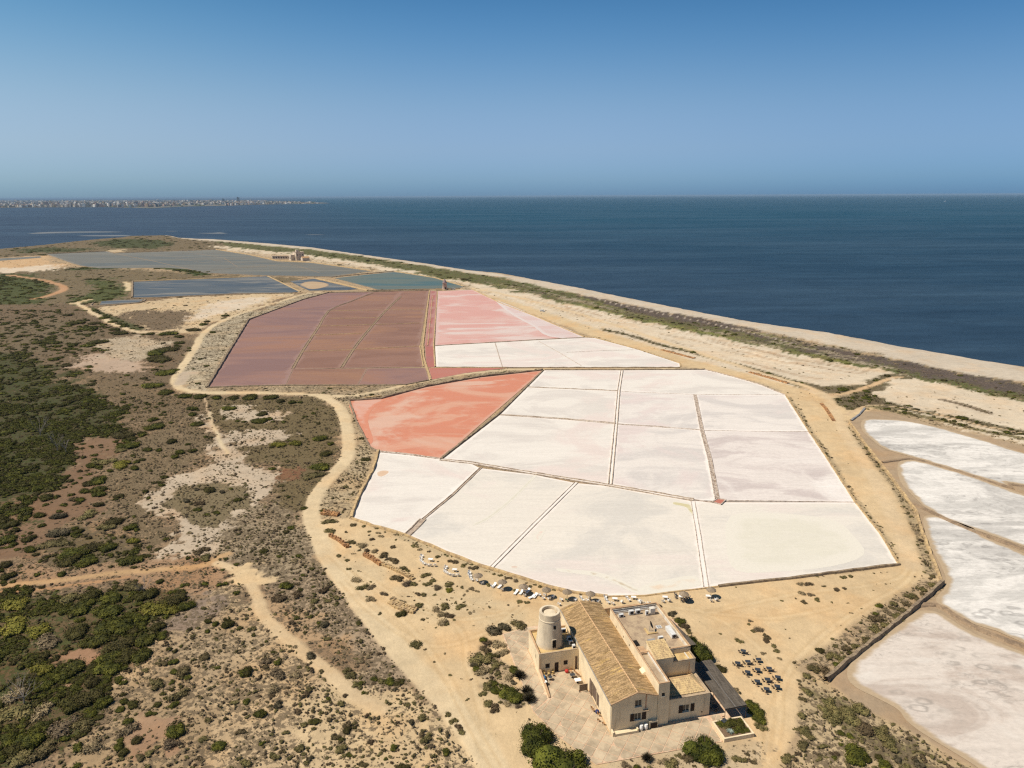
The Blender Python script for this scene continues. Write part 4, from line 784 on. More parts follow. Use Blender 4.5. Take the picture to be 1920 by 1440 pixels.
dyke([(593, 522), (640, 533), (690, 545)], 2.6, .8, SG, 'golden broken bank beside the teal pond', step=4)
dyke([(620, 520), (680, 514), (740, 508.5)], 2.2, .7, ST, 'dark bank between large pond and teal pond')
dyke([(740, 509), (815, 521), (870, 537)], 1.6, .7, SG, 'golden wall on the seaward side of the teal pond', step=4)
dyke([(690, 545.5), (760, 543.5), (862, 541)], 2.0, .8, ST, 'dark bank between teal pond and brown pans')
# right basin
dyke([(1592, 792), (1621, 832), (1662, 884), (1703, 940), (1718, 960), (1730, 1000), (1739, 1024), (1757, 1070), (1767, 1094)], .8, .7, SG, 'stone wall on the right side of the broad sandy track')
dyke([(1767, 1094), (1718, 1138), (1663, 1183), (1600, 1232), (1547, 1278)], 1.1, 1.0, ST, 'dark retaining wall slanting above the spotted salt pond')
dyke([(1596, 789), (1609, 780), (1621, 767)], .9, .6, M['grey_metal'], 'grey sluice wall at the corner of the right basin', group=None)
def bank(pts, w, label): dyke(pts, w, .45, M['mud_line'], label, 2, group='mud banks between the right salt ponds')
bank([(1655, 868), (1694, 862), (1721, 863), (1808, 888), (1899, 917), (1920, 912), (2300, 1030)], 1.3, 'brown mud bank between first and second salt ponds')
bank([(1712, 945), (1744, 960), (1790, 982), (1855, 1008), (1920, 1031), (2300, 1180)], 1.5, 'brown mud bank between second and third salt ponds')
bank([(1722, 1135), (1755, 1135), (1790, 1155), (1828, 1177), (1920, 1214), (2200, 1330)], 1.7, 'brown mud bank between third pond and spotted pond')

# ---------------------------------------------------------------- vegetation
def bush_mesh(name, mat, seed, nleaf=260, size=.15, lobes=5, flat=.42, core=.76, spiky=False, big=1.0):
    r = np.random.default_rng(seed); L = []
    for i in range(lobes):
        a = r.random()*6.283; d = (.0 if i == 0 else .30+.34*r.random()); L.append((math.cos(a)*d, math.sin(a)*d, .04+.18*r.random()*flat, (.55 if i == 0 else .22+.34*r.random())))
    v = []; f = []
    if core:
        for (cx, cy, cz, rad) in L:          # dark inner mass: low dome per lobe, so the bush is not see-through
            b = len(v); R = rad*core; ns = 7
            for k, (q, zz) in enumerate(((1.0, -.12), (.85, .45), (.45, .85))):
                for i in range(ns): a = 6.283*i/ns+k*.4; v.append((cx+R*q*math.cos(a), cy+R*q*math.sin(a), max(0, cz)+R*zz*flat*1.5))
            v.append((cx, cy, cz+R*flat*1.5))
            for k in range(2):
                for i in range(ns): j = (i+1) % ns; f.append((b+k*ns+i, b+k*ns+j, b+(k+1)*ns+j, b+(k+1)*ns+i))
            for i in range(ns): f.append((b+2*ns+i, b+2*ns+(i+1) % ns, b+3*ns))
    for i in range(nleaf):
        cx, cy, cz, rad = L[r.integers(len(L))]
        n = r.normal(size=3); n[2] = abs(n[2])*.9+.05; n /= np.linalg.norm(n); q = rad*(.70+.44*r.random())
        c = np.array([cx+n[0]*q, cy+n[1]*q, max(.01, cz)+n[2]*q*flat*1.6])
        if spiky:
            t = n.copy(); t[2] = abs(t[2])+.35; t /= np.linalg.norm(t); s_ = np.cross(t, r.normal(size=3)); s_ /= np.linalg.norm(s_)+1e-9
            p0 = np.array([0, 0, .05]); ln = .75+.35*r.random(); b = len(v)
            v += [tuple(p0+s_*size*.18), tuple(p0-s_*size*.18), tuple(p0+t*ln*np.array([1, 1, .9]))]; f.append((b, b+1, b+2)); continue
        a1 = r.normal(size=3); a1 = a1-n*(a1@n)*.75; a1 /= np.linalg.norm(a1)+1e-9; a2 = np.cross(n+r.normal(size=3)*.45, a1); a2 /= np.linalg.norm(a2)+1e-9
        s1 = size*(.55+.8*r.random()); s2 = s1*(.5+.4*r.random()); b = len(v)
        v += [tuple(c-a1*s1*.5), tuple(c+a2*s2*.5), tuple(c+a1*s1*.5), tuple(c-a2*s2*.5)]; f.append((b, b+1, b+2, b+3))
    me = bpy.data.meshes.new(name); me.from_pydata(v, [], f); me.update(); me.materials.append(mat); return me
LOW = {'G': [bush_mesh('green_bush', M['leaf_green'], 10+i, 150, .20, 5, .40) for i in range(4)],
       'O': [bush_mesh('olive_bush', M['leaf_olive'], 30+i, 110, .24, 4, .42, .72) for i in range(4)],
       'B': [bush_mesh('dry_bush', M['leaf_grey'], 50+i, 80, .27, 3, .45, .62) for i in range(4)]}
HI = {'G': [bush_mesh('mastic_bush', M['leaf_green'], 70+i, 1500, .085, 9, .38, .78) for i in range(4)],
      'Y': [bush_mesh('yellow_green_bush', M['leaf_yellow'], 80+i, 1300, .09, 8, .40, .76) for i in range(2)],
      'O': [bush_mesh('olive_bush_full', M['leaf_olive'], 90+i, 700, .11, 7, .38, .72) for i in range(4)],
      'B': [bush_mesh('grey_bush_full', M['leaf_grey'], 110+i, 620, .12, 6, .40, .60) for i in range(3)],
      'D': [bush_mesh('dark_bush', M['leaf_dark'], 120+i, 700, .10, 6, .42, .8) for i in range(2)],
      'S': [bush_mesh('spiky_plant', M['leaf_dark'], 130+i, 420, .30, 3, .6, 0, spiky=True) for i in range(2)]}
KIND = {'G': ('mastic_shrub', 'dark green mastic', 'shrub'), 'Y': ('yellow_shrub', 'yellow-green leafy', 'shrub'), 'O': ('scrub_bush', 'olive green scrub', 'bush'), 'B': ('dry_bush', 'dry grey-brown', 'bush'), 'D': ('dark_bush', 'dark brown-green', 'bush'), 'S': ('spiky_plant', 'dark spiky', 'plant')}
ORD = ['first', 'second', 'third', 'fourth', 'fifth', 'sixth', 'seventh', 'eighth', 'ninth', 'tenth', 'eleventh', 'twelfth', 'thirteenth', 'fourteenth', 'fifteenth', 'sixteenth', 'seventeenth', 'eighteenth', 'nineteenth', 'twentieth']
def ordw(i):
    if i < 20: return ORD[i]
    t = ['twenty', 'thirty', 'forty', 'fifty', 'sixty', 'seventy'][(i+1)//10-2]; u = (i+1) % 10
    return (t.replace('ty', 'tieth') if u == 0 else t+'-'+ORD[u-1])
PL = []     # explicit plants: (px, py, width px, kind, region phrase)
def Z(ox, oy, s, items, region, kind=None):
    for it in items: PL.append((ox+it[0]/s, oy+it[1]/s, it[2]/s, it[3] if len(it) > 3 else kind, region))
# strip between the white pans' left edge and the yard
Z(560, 960, 4.364, [(245, 75, 120), (530, 115, 45), (440, 105, 70), (265, 150, 100), (388, 163, 40), (575, 158, 42), (605, 220, 62), (670, 199, 55, 'B'), (795, 226, 30), (575, 188, 28), (655, 168, 50, 'B'), (420, 245, 100), (510, 272, 100, 'B'), (330, 355, 55), (400, 394, 52), (408, 466, 48), (555, 318, 80), (610, 322, 80, 'B'), (770, 282, 62), (935, 276, 58), (1000, 307, 55, 'B'), (1067, 323, 40), (1140, 362, 62), (705, 352, 100), (780, 395, 100), (730, 385, 60, 'B'), (860, 458, 90), (895, 478, 60), (1035, 516, 92), (1138, 404, 26), (985, 460, 24, 'B')], 'above the broken orange walls', 'O')
Z(560, 960, 4.364, [(815, 535, 120), (870, 585, 110, 'B'), (940, 585, 80), (1095, 556, 68), (1055, 590, 80), (1130, 615, 90, 'B'), (1225, 590, 95), (1230, 634, 85, 'Y'), (1295, 606, 24), (1337, 615, 45), (1375, 648, 42, 'B'), (1420, 628, 60, 'B'), (1465, 645, 50, 'B'), (975, 668, 60), (1025, 673, 66), (900, 688, 30, 'B'), (465, 545, 115, 'B'), (530, 612, 110), (590, 610, 90, 'B'), (555, 690, 30), (598, 712, 88, 'B'), (705, 665, 78, 'B'), (780, 705, 75, 'B'), (845, 732, 75, 'B'), (205, 642, 100), (265, 675, 60), (308, 700, 70), (130, 720, 95), (205, 703, 36), (665, 828, 45), (840, 830, 108, 'G'), (985, 758, 92), (1205, 770, 105), (1320, 772, 95), (1110, 800, 90, 'B'), (1160, 830, 90, 'B'), (1225, 848, 95), (1160, 905, 120, 'B'), (1215, 915, 60), (1020, 878, 50), (1052, 868, 26), (1058, 900, 18), (1272, 881, 34), (1405, 820, 50, 'B'), (1378, 796, 26), (1355, 735, 28)], 'on the sand below the broken orange walls', 'O')
Z(560, 960, 4.364, [(1240, 398, 60), (1285, 410, 70), (1345, 434, 62), (1405, 452, 50, 'B'), (1448, 456, 72), (1810, 733, 62), (1868, 740, 54), (1550, 592, 58), (1770, 637, 48), (1595, 507, 40), (1650, 518, 46), (1705, 540, 50), (1770, 565, 62, 'B'), (1895, 608, 44), (1690, 500, 40, 'B')], 'beside the thatched sun umbrellas', 'O')
Z(940, 1070, 9.6, [(520, 292, 85), (590, 250, 60), (690, 280, 100), (950, 340, 80), (1068, 352, 80), (1430, 412, 100), (250, 350, 70), (1770, 445, 90, 'B'), (450, 225, 80, 'B')], 'behind the thatched umbrellas at the pan edge', 'O')
Z(560, 960, 4.364, [(1600, 980, 150, 'D'), (1690, 938, 115, 'D'), (1650, 920, 50, 'G'), (1800, 917, 120), (1640, 1080, 110, 'B'), (1670, 1140, 100, 'B'), (1540, 1122, 90), (1510, 1036, 70, 'G'), (1480, 1190, 180), (970, 1082, 105), (1036, 1124, 28)], 'left of the mill block', 'O')
Z(840, 1240, 4.8, [(310, 92, 120, 'B'), (420, 35, 90, 'O'), (585, 72, 105, 'G'), (645, 135, 110, 'S'), (530, 135, 90, 'B'), (450, 107, 60), (395, 140, 40), (345, 215, 100), (415, 265, 110, 'G'), (560, 300, 200, 'G'), (655, 330, 80, 'G'), (710, 275, 110, 'S'), (735, 345, 120, 'S'), (540, 370, 80, 'B'), (360, 370, 100, 'O'), (430, 420, 110, 'O'), (620, 400, 70, 'B'), (320, 290, 70, 'O'), (585, 190, 60, 'D'), (230, 22, 90, 'D')], 'in the planted strip left of the terrace', 'O')
Z(940, 1100, 3.84, [(1228, 190, 80, 'D'), (1285, 245, 90), (1330, 285, 90, 'O'), (1345, 320, 60, 'O'), (1290, 270, 60, 'G'), (1570, 590, 110, 'G'), (1690, 745, 60, 'B'), (1715, 765, 40, 'D'), (1140, 135, 50, 'D')], 'along the outer side of the reed pergola', 'G')
Z(940, 1100, 3.84, [(1800, 850, 90), (1830, 905, 110), (1860, 960, 100), (1872, 1010, 80, 'O'), (1780, 830, 50)], 'behind the walled planter as a hedge', 'G')
Z(940, 1100, 3.84, [(1840, 300, 85, 'B'), (1808, 318, 44), (1715, 389, 70), (1780, 269, 34), (1795, 245, 42, 'B'), (1900, 350, 50), (1902, 390, 48)], 'on the sand right of the pergola', 'O')
Z(1400, 1000, 3.273, [(165, 690, 42), (183, 722, 50), (205, 772, 42, 'B'), (103, 734, 38, 'B'), (122, 640, 55), (125, 660, 50)], 'above the black tables', 'O')
Z(1400, 1000, 3.273, [(330, 308, 50, 'B'), (378, 310, 55, 'O'), (345, 372, 60, 'B'), (395, 375, 50, 'B'), (347, 420, 48), (433, 406, 48), (555, 344, 48), (603, 338, 36), (595, 270, 50), (475, 323, 30), (640, 262, 40), (783, 244, 20), (825, 241, 15), (862, 237, 12)], 'on the sand below the lower right pan', 'O')
Z(1400, 1000, 3.273, [(660, 1350, 195, 'G'), (735, 1390, 70, 'G'), (840, 1425, 120, 'G'), (812, 1372, 60, 'G'), (930, 1380, 75, 'D'), (1050, 1415, 95, 'D'), (345, 1012, 55), (372, 968, 75), (342, 1115, 70), (350, 1200, 95, 'O'), (375, 1235, 80), (345, 1300, 95), (235, 1385, 85), (250, 1362, 50), (318, 1348, 48), (550, 1120, 130), (640, 1140, 140), (740, 1190, 150), (820, 1220, 150), (880, 1290, 130), (700, 1080, 130), (620, 1080, 120), (500, 1040, 120), (480, 1080, 100)], 'on the slope in the bottom right corner', 'O')
Z(1400, 1000, 3.273, [(1145, 315, 70), (1085, 345, 62), (1010, 385, 80, 'O'), (1045, 400, 60), (900, 428, 60), (870, 480, 70, 'B'), (920, 510, 90), (960, 470, 80), (805, 525, 90), (845, 560, 80), (790, 590, 110), (740, 660, 90), (615, 705, 65), (655, 685, 50), (540, 745, 80), (590, 780, 80), (500, 755, 60), (420, 830, 100), (500, 850, 110), (690, 690, 40), (980, 430, 60), (1140, 260, 50), (1105, 115, 36), (1075, 42, 40)], 'along the dark retaining wall', 'O')
Z(940, 1100, 3.84, [(1050, 1240, 100, 'S'), (1170, 1262, 90, 'B'), (1220, 1290, 160, 'O'), (980, 1292, 70, 'G'), (900, 1280, 80, 'B'), (1340, 1222, 110, 'O'), (1540, 1268, 80, 'O'), (1480, 1285, 80, 'O'), (1690, 1232, 82, 'O'), (1778, 1206, 40, 'O'), (1390, 1286, 36, 'O'), (1580, 1260, 60, 'B')], 'in front of the paved terrace', 'O')
# far greens
Z(0, 480, 4, [(1390, 1047, 110), (1500, 1052, 120), (1620, 1057, 85), (1760, 1058, 90), (1880, 1060, 110), (1250, 1018, 160), (1140, 962, 190), (1210, 872, 200), (1160, 720, 180), (1260, 690, 200), (1210, 760, 240), (1330, 650, 100), (900, 572, 150), (860, 548, 90), (1270, 577, 170), (1130, 583, 80), (1340, 602, 90), (1440, 550, 130), (1530, 510, 90), (1560, 490, 60), (1690, 445, 70), (650, 535, 190), (560, 495, 160), (700, 500, 110), (320, 638, 170), (420, 645, 120), (745, 640, 170), (660, 665, 130), (540, 665, 100), (500, 440, 90), (790, 460, 100), (860, 490, 90), (930, 525, 80), (1600, 570, 60)], 'beside the far dirt track', 'G')
Z(300, 700, 4, [(515, 257, 130), (735, 358, 150), (800, 345, 90), (770, 303, 110), (1195, 482, 145), (1230, 597, 130), (900, 530, 130, 'Y'), (1010, 520, 130, 'Y'), (1200, 700, 190, 'G'), (1150, 760, 170, 'O'), (198, 957, 76, 'D'), (380, 870, 115), (470, 885, 70, 'D'), (280, 378, 100), (85, 512, 80), (240, 580, 66), (150, 590, 90), (100, 625, 80), (245, 262, 90), (240, 306, 80), (910, 207, 80), (1000, 217, 80), (1280, 527, 60), (270, 870, 50, 'D'), (300, 970, 90, 'O'), (560, 180, 90), (680, 175, 150), (830, 178, 130), (430, 180, 90), (300, 170, 110), (190, 168, 110)], 'in the scrub left of the winding track', 'G')
Z(0, 780, 4, [(1160, 78, 175), (1480, 57, 100), (1280, 187, 85), (1195, 254, 62), (1445, 260, 70), (1350, 262, 60), (900, 140, 230), (965, 215, 180), (905, 255, 110, 'O'), (900, 357, 175, 'Y'), (780, 335, 170, 'O'), (685, 372, 88), (1070, 324, 55), (1015, 387, 88), (830, 407, 60), (740, 480, 170), (650, 510, 100), (640, 560, 100), (740, 540, 150), (745, 585, 105), (560, 622, 90, 'O'), (600, 630, 90), (485, 536, 48), (340, 610, 130), (185, 608, 100), (735, 662, 88), (665, 730, 170, 'O'), (430, 745, 150, 'D'), (200, 700, 120), (300, 740, 110), (320, 822, 76), (75, 810, 140), (40, 930, 200), (420, 870, 190, 'D'), (390, 950, 230, 'O'), (230, 1000, 110), (560, 1010, 250), (700, 985, 200), (830, 980, 170), (520, 1080, 200), (660, 1090, 180), (990, 1080, 200), (850, 795, 170), (800, 830, 140, 'O'), (980, 835, 120), (990, 937, 105, 'Y'), (60, 1110, 120), (60, 1200, 130), (610, 857, 52), (550, 882, 56), (230, 872, 48), (220, 920, 110), (625, 897, 60, 'O'), (470, 1182, 85), (1100, 562, 68), (1115, 612, 48), (1195, 1237, 70), (1510, 1000, 130, 'O'), (1540, 1060, 110, 'O'), (1000, 1280, 150, 'O')], 'between the maquis and the orange path', 'G')
Z(0, 1080, 4, [(130, 200, 250, 'Y'), (120, 370, 300, 'Y'), (280, 400, 220, 'Y'), (330, 480, 260, 'B'), (540, 150, 190, 'O'), (700, 140, 200), (860, 150, 200), (620, 230, 220), (790, 260, 240), (600, 400, 240), (760, 400, 260), (900, 370, 240), (700, 490, 240), (880, 510, 260), (1060, 480, 200), (940, 590, 220), (1050, 590, 190), (820, 600, 220), (1170, 370, 150), (1060, 320, 120), (560, 690, 230), (330, 690, 180, 'Y'), (480, 740, 160), (800, 690, 210), (700, 790, 160), (640, 900, 250), (760, 940, 180), (520, 960, 200), (330, 830, 160), (120, 1000, 280, 'O'), (330, 1010, 200, 'B'), (60, 900, 220, 'B'), (480, 1110, 250, 'B'), (640, 1100, 180, 'O'), (300, 1120, 200), (220, 1220, 240), (130, 1290, 180), (60, 1230, 170), (330, 1300, 220, 'O'), (130, 1370, 220, 'O'), (1170, 230, 260, 'Y'), (1290, 170, 230, 'G'), (1280, 250, 170, 'Y'), (1100, 130, 200), (1400, 215, 150), (960, 70, 160, 'O'), (1290, 1170, 200), (1300, 1250, 160, 'B'), (930, 1320, 100), (900, 1270, 110), (1010, 1230, 110), (1560, 337, 66), (1705, 362, 115), (1620, 355, 70), (1850, 715, 125), (1385, 715, 130, 'O'), (1370, 690, 100, 'B'), (1190, 805, 150, 'O'), (1350, 880, 170, 'O'), (1220, 650, 85, 'O'), (1420, 398, 45), (1560, 410, 50), (940, 930, 90), (960, 1160, 180, 'B'), (1530, 600, 110, 'O'), (700, 1260, 190, 'B')], 'in the bottom left thicket', 'G')
Z(400, 1080, 4, [(105, 360, 120, 'G'), (255, 715, 125, 'G'), (360, 1025, 118, 'G'), (730, 605, 110, 'D'), (840, 362, 92, 'D'), (545, 72, 120, 'G'), (480, 160, 150), (640, 135, 110), (450, 840, 120, 'B'), (500, 720, 160, 'B'), (410, 640, 110, 'B'), (610, 740, 100, 'B'), (480, 960, 100, 'D'), (950, 1292, 118), (725, 1362, 70, 'D'), (720, 1087, 60), (460, 1347, 100), (240, 1402, 98), (640, 1292, 105), (700, 885, 78), (1600, 1210, 110), (960, 950, 78), (990, 890, 50), (815, 712, 52), (1490, 1092, 70, 'D'), (1560, 1060, 88), (1760, 1040, 70), (1800, 1080, 80), (1840, 1130, 80), (1860, 1170, 70), (1560, 910, 52), (290, 390, 80), (620, 400, 54, 'D'), (590, 345, 66), (1040, 740, 110), (1000, 700, 80), (1360, 845, 50, 'D'), (1150, 605, 60, 'B'), (1100, 640, 70, 'B'), (850, 470, 70, 'O'), (200, 1165, 80), (1010, 1120, 90), (870, 1070, 60), (910, 1210, 80), (540, 1170, 60)], 'on the sandy slope left of the yard', 'O')
GROUPN = {'G': 'dark green mastic shrubs', 'Y': 'yellow-green leafy shrubs', 'O': 'olive green scrub bushes', 'B': 'dry grey-brown bushes', 'D': 'dark brown-green bushes', 'S': 'dark spiky plants'}
from collections import defaultdict
byreg = defaultdict(list)
for q, t in enumerate(PL): byreg[(t[3], t[4])].append(q)
lab = {}
for (kd, rg), ids in byreg.items():
    ids.sort(key=lambda q: (PL[q][0], PL[q][1]))
    for j, q in enumerate(ids):
        kn = KIND[kd][1]+' '+KIND[kd][2]
        lab[q] = f'{kn} {rg}' if len(ids) == 1 else f'{kn} {rg}, {ordw(j)} from the left'
        if len(lab[q].split()) > 16: lab[q] = lab[q].replace(' the ', ' ')
CNT = defaultdict(int); EXC = []
def place_plant(kd, mesh, x, y, rad, hgt, label, z=-.08, rz=None):
    o = link(KIND[kd][0], mesh, loc=(x, y, z), rz=random.random()*6.28 if rz is None else rz, label=label, cat=KIND[kd][2], group=GROUPN[kd])
    o.scale = (rad, rad*random.uniform(.85, 1.1), hgt); CNT[kd] += 1; return o
for q, (px_, py_, w, kd, rg) in enumerate(PL):
    if 'planted strip' in rg or 'mill block' in rg or 'hedge' in rg: w *= 1.22
    c = at(px_, py_+w*.06); r_ = w/2/pxm(px_, py_)*1.14
    hh = min(r_*1.15, 2.2+r_*.25) if kd in 'GYD' else min(r_*1.0, 1.6+.2*r_)
    ms = HI[kd]; k = q % len(ms)
    place_plant(kd, ms[k], c.x, c.y, r_, hh if kd != 'S' else r_*1.1, lab[q]); EXC.append((c.x, c.y, r_*.8))
# big mastic trees by the terrace
BT = [bush_mesh('mastic_tree_crown', M['leaf_tree'], 200+i, 5200, .052, 13, .46, .82) for i in range(3)]
def big_tree(px_, py_, w, h, mesh, label):
    c = at(px_, py_); r_ = w/2/pxm(px_, py_)
    root = empty('mastic_tree', (c.x, c.y, 0), random.random()*6, label=label, cat='tree', group='rounded mastic trees round the mill house')
    cr = link('crown', mesh, root, (0, 0, .1)); cr.scale = (r_*1.22, r_*1.16, h*1.1)
    mb = MB()
    for a in (0, 2.1, 4.2): mb.tube((0, 0, -.1), (.35*r_*math.cos(a), .35*r_*math.sin(a), h*.55), .16, .07)
    mb.build('trunk', M['bark'], root); EXC.append((c.x, c.y, r_))
big_tree(1003, 1394, 80, 5.4, BT[0], 'rounded dark green mastic tree at the left corner of the terrace')
big_tree(1058, 1458, 136, 6.8, BT[1], 'largest mastic tree, cut by the bottom edge below the terrace')
big_tree(1322, 1412, 70, 4.4, BT[2], 'round mastic tree in front of the terrace near the planter')
big_tree(1312, 1230, 50, 5.2, BT[0], 'mastic tree growing through the gap in the reed pergola')
big_tree(1293, 1206, 28, 3.6, BT[1], 'smaller mastic tree against the parapet beside the pergola gap')

# dead trees
def dead_tree(px_, py_, hgt, spread, label, seed):
    r = random.Random(seed); c = at(px_, py_); root = empty('dead_tree', (c.x, c.y, 0), label=label, cat='tree', group='bleached dead trees in the maquis')
    tr = MB(); br = MB(); tr.tube((0, 0, -.2), (.1, 0, hgt*.35), .16, .1)
    for i in range(9):
        a = r.random()*6.28; q = Vector((.1, 0, hgt*(.2+.15*r.random()))); d = Vector((math.cos(a)*spread, math.sin(a)*spread, hgt*(.5+.5*r.random())))*.5
        e = q+d; br.tube(q, e, .07, .04, 5)
        for j in range(4):
            d2 = d*.6+Vector((r.uniform(-1, 1), r.uniform(-1, 1), r.uniform(0, .8)))*spread*.25; e2 = e+d2*.7; br.tube(e, e2, .04, .02, 4)
            for l in range(2): br.tube(e2, e2+d2*.4+Vector((r.uniform(-1, 1), r.uniform(-1, 1), r.uniform(0, 1)))*spread*.12, .02, .012, 3)
    tr.build('trunk', M['deadwood'], root); br.build('branches', M['deadwood'], root)
dead_tree(76, 820, 7, 4.5, 'largest bleached dead tree above the reddish clearing', 1)
dead_tree(108, 846, 6.5, 3, 'slim bleached dead tree at the edge of the reddish clearing', 2)
dead_tree(124, 850, 5, 1.6, 'smallest dead tree right beside the reddish clearing', 3)
dead_tree(45, 1318, 4, 3.8, 'leafless grey tree in the bottom left thicket', 4)
dead_tree(270, 1110, 2.6, 2.4, 'low dead tree below the orange path', 5)

# scattered bushes: sample the painted densities
def ring(y0, y1, st):
    xs_ = np.arange(-y1*.80-30, y1*.80+30, st); ys_ = np.arange(y0, y1, st); a, b_ = np.meshgrid(xs_, ys_); a = a.ravel(); b_ = b_.ravel()
    k = np.abs(a) < b_*.80+14; a = a[k]; b_ = b_[k]; return a+RNG.uniform(-.5, .5, a.size)*st, b_+RNG.uniform(-.5, .5, a.size)*st, np.full(a.size, st)
rr = [ring(88, 190, .80), ring(190, 340, 1.12), ring(340, 620, 2.6), ring(620, 1250, 6.0), ring(1250, 1900, 12.0)]
X = np.concatenate([r[0] for r in rr]); Y = np.concatenate([r[1] for r in rr]); STP = np.concatenate([r[2] for r in rr])
keep = sdf(X, Y, LAND) > 6; X, Y, STP = X[keep], Y[keep], STP[keep]
_, _, _, D = fields(X, Y)
cl = fbm(X, Y, 7, 2, 3); cl2 = fbm(X, Y, 2.6, 4, 2)
D = D*np.stack([np.clip((cl-.38)*4.2, 0.05, 1.6), np.clip((cl2-.36)*3.8, .05, 1.6), np.clip((cl2-.30)*3.2, .1, 1.5)], 1)*np.array([.85, .85, 1.05])
tot = D.sum(1); u = RNG.random(X.size); sel = u < np.minimum(tot, .92)
X, Y, STP, D = X[sel], Y[sel], STP[sel], D[sel]; c1 = np.cumsum(D/D.sum(1)[:, None], 1); u = RNG.random(X.size)[:, None]; kd_i = (u > c1[:, :2]).sum(1)
for ex, ey, er in EXC:
    m_ = (X-ex)**2+(Y-ey)**2 < er*er; kd_i[m_] = 9
rad = np.where(kd_i == 0, RNG.uniform(.5, 1.35, X.size), np.where(kd_i == 1, .16+.66*RNG.random(X.size)**2.0, .17+.46*RNG.random(X.size)**1.5))
rad = rad*np.where(RNG.random(X.size) < .06, 1.6, 1)*np.where(STP < 1, 1, np.where(STP < 1.6, np.where(kd_i == 0, 1.5, 1.2), np.where(STP < 3, np.where(kd_i == 0, 2.3, 1.7), np.where(STP < 8, np.where(kd_i == 0, 3.8, 3.0), 5))))
hgt = rad*np.where(kd_i == 0, RNG.uniform(.7, 1.1, X.size), RNG.uniform(.65, 1.1, X.size))*np.where(STP > 3, .5, np.where(STP > 1.5, .75, 1))
dist = np.hypot(X, Y); vis = rad/dist*(np.abs(X) < Y*.72)*(Y > 98)
SLAB = {'G': 'small dark green shrub scattered through the scrub and thickets', 'O': 'small olive scrub bush dotted over the sandy ground', 'B': 'small dry grey-brown tussock in the scrubland'}
def to_px(x, y):
    v = np.array([x, y, -H]); w_ = v@FW; return 960+F*(v@RT)/w_, 720-F*(v@UP)/w_
def slabel(kd, x, y, r):
    a, b = to_px(x, y); sz = 'big' if r > (1.3 if kd == 'G' else .8) else 'medium' if r > (.9 if kd == 'G' else .55) else 'small'
    if b < 760: w_ = 'among the far dirt tracks'
    elif a > 1480: w_ = 'on the verge below the spotted salt pond' if b > 1250 else 'along the retaining wall of the right basin'
    elif a > 900: w_ = 'round the edge of the terrace and yard'
    elif b < 900: w_ = 'in the maquis at the left edge' if a < 260 else 'in the scrub beside the winding track'
    elif b < 1060: w_ = 'on the reddish clearing at the left' if a < 260 else 'round the pale bare patch'
    elif a < 300: w_ = 'in the bottom left thicket' if b < 1260 else 'in the bottom left corner'
    elif a < 520: w_ = 'on the slope left of the narrow path'
    elif b < 1250: w_ = 'between narrow path and broad track'
    else: w_ = 'on the sandy slope by the bottom edge'
    return f"{sz} {dict(G='dark green shrub', O='olive scrub bush', B='dry grey-brown tussock')[kd]} {w_}"
protos = bpy.data.collections.new('plant_prototypes')
def scatter_stuff(name, meshes, pts, sc, rot, var, label):
    pc = bpy.data.collections.new(name+'_kinds'); 
    for i, mm in enumerate(meshes):
        o = bpy.data.objects.new(f'{name}_kind_{i:02d}', mm); pc.objects.link(o)
    me = bpy.data.meshes.new(name); me.vertices.add(len(pts)); me.vertices.foreach_set('co', pts.ravel().astype(np.float32))
    a = me.attributes.new('sc', 'FLOAT_VECTOR', 'POINT'); a.data.foreach_set('vector', sc.ravel().astype(np.float32))
    a = me.attributes.new('rot', 'FLOAT_VECTOR', 'POINT'); rv = np.zeros((len(pts), 3), np.float32); rv[:, 2] = rot; a.data.foreach_set('vector', rv.ravel())
    a = me.attributes.new('var', 'INT', 'POINT'); a.data.foreach_set('value', var.astype(np.int32))
    ng = bpy.data.node_groups.new(name, 'GeometryNodeTree'); ng.interface.new_socket('Geometry', in_out='INPUT', socket_type='NodeSocketGeometry'); ng.interface.new_socket('Geometry', in_out='OUTPUT', socket_type='NodeSocketGeometry')
    i_ = ng.nodes.new('NodeGroupInput'); o_ = ng.nodes.new('NodeGroupOutput'); ip = ng.nodes.new('GeometryNodeInstanceOnPoints'); ci = ng.nodes.new('GeometryNodeCollectionInfo')
    ci.inputs['Collection'].default_value = pc; ci.inputs['Separate Children'].default_value = True; ci.inputs['Reset Children'].default_value = True
    def na(n_, t): q = ng.nodes.new('GeometryNodeInputNamedAttribute'); q.data_type = t; q.inputs['Name'].default_value = n_; return next(s for s in q.outputs if s.enabled and s.name == 'Attribute')
    L = ng.links.new
    L(i_.outputs[0], ip.inputs['Points']); L(ci.outputs[0], ip.inputs['Instance']); ip.inputs['Pick Instance'].default_value = True
    L(na('var', 'INT'), ip.inputs['Instance Index']); L(na('sc', 'FLOAT_VECTOR'), ip.inputs['Scale'])
    er_ = ng.nodes.new('FunctionNodeEulerToRotation'); L(na('rot', 'FLOAT_VECTOR'), er_.inputs[0]); L(er_.outputs[0], ip.inputs['Rotation'])
    L(ip.outputs[0], o_.inputs[0])
    o = link(name, me, kind='stuff', label=label, cat='plants'); md = o.modifiers.new('scatter', 'NODES'); md.node_group = ng
    return o
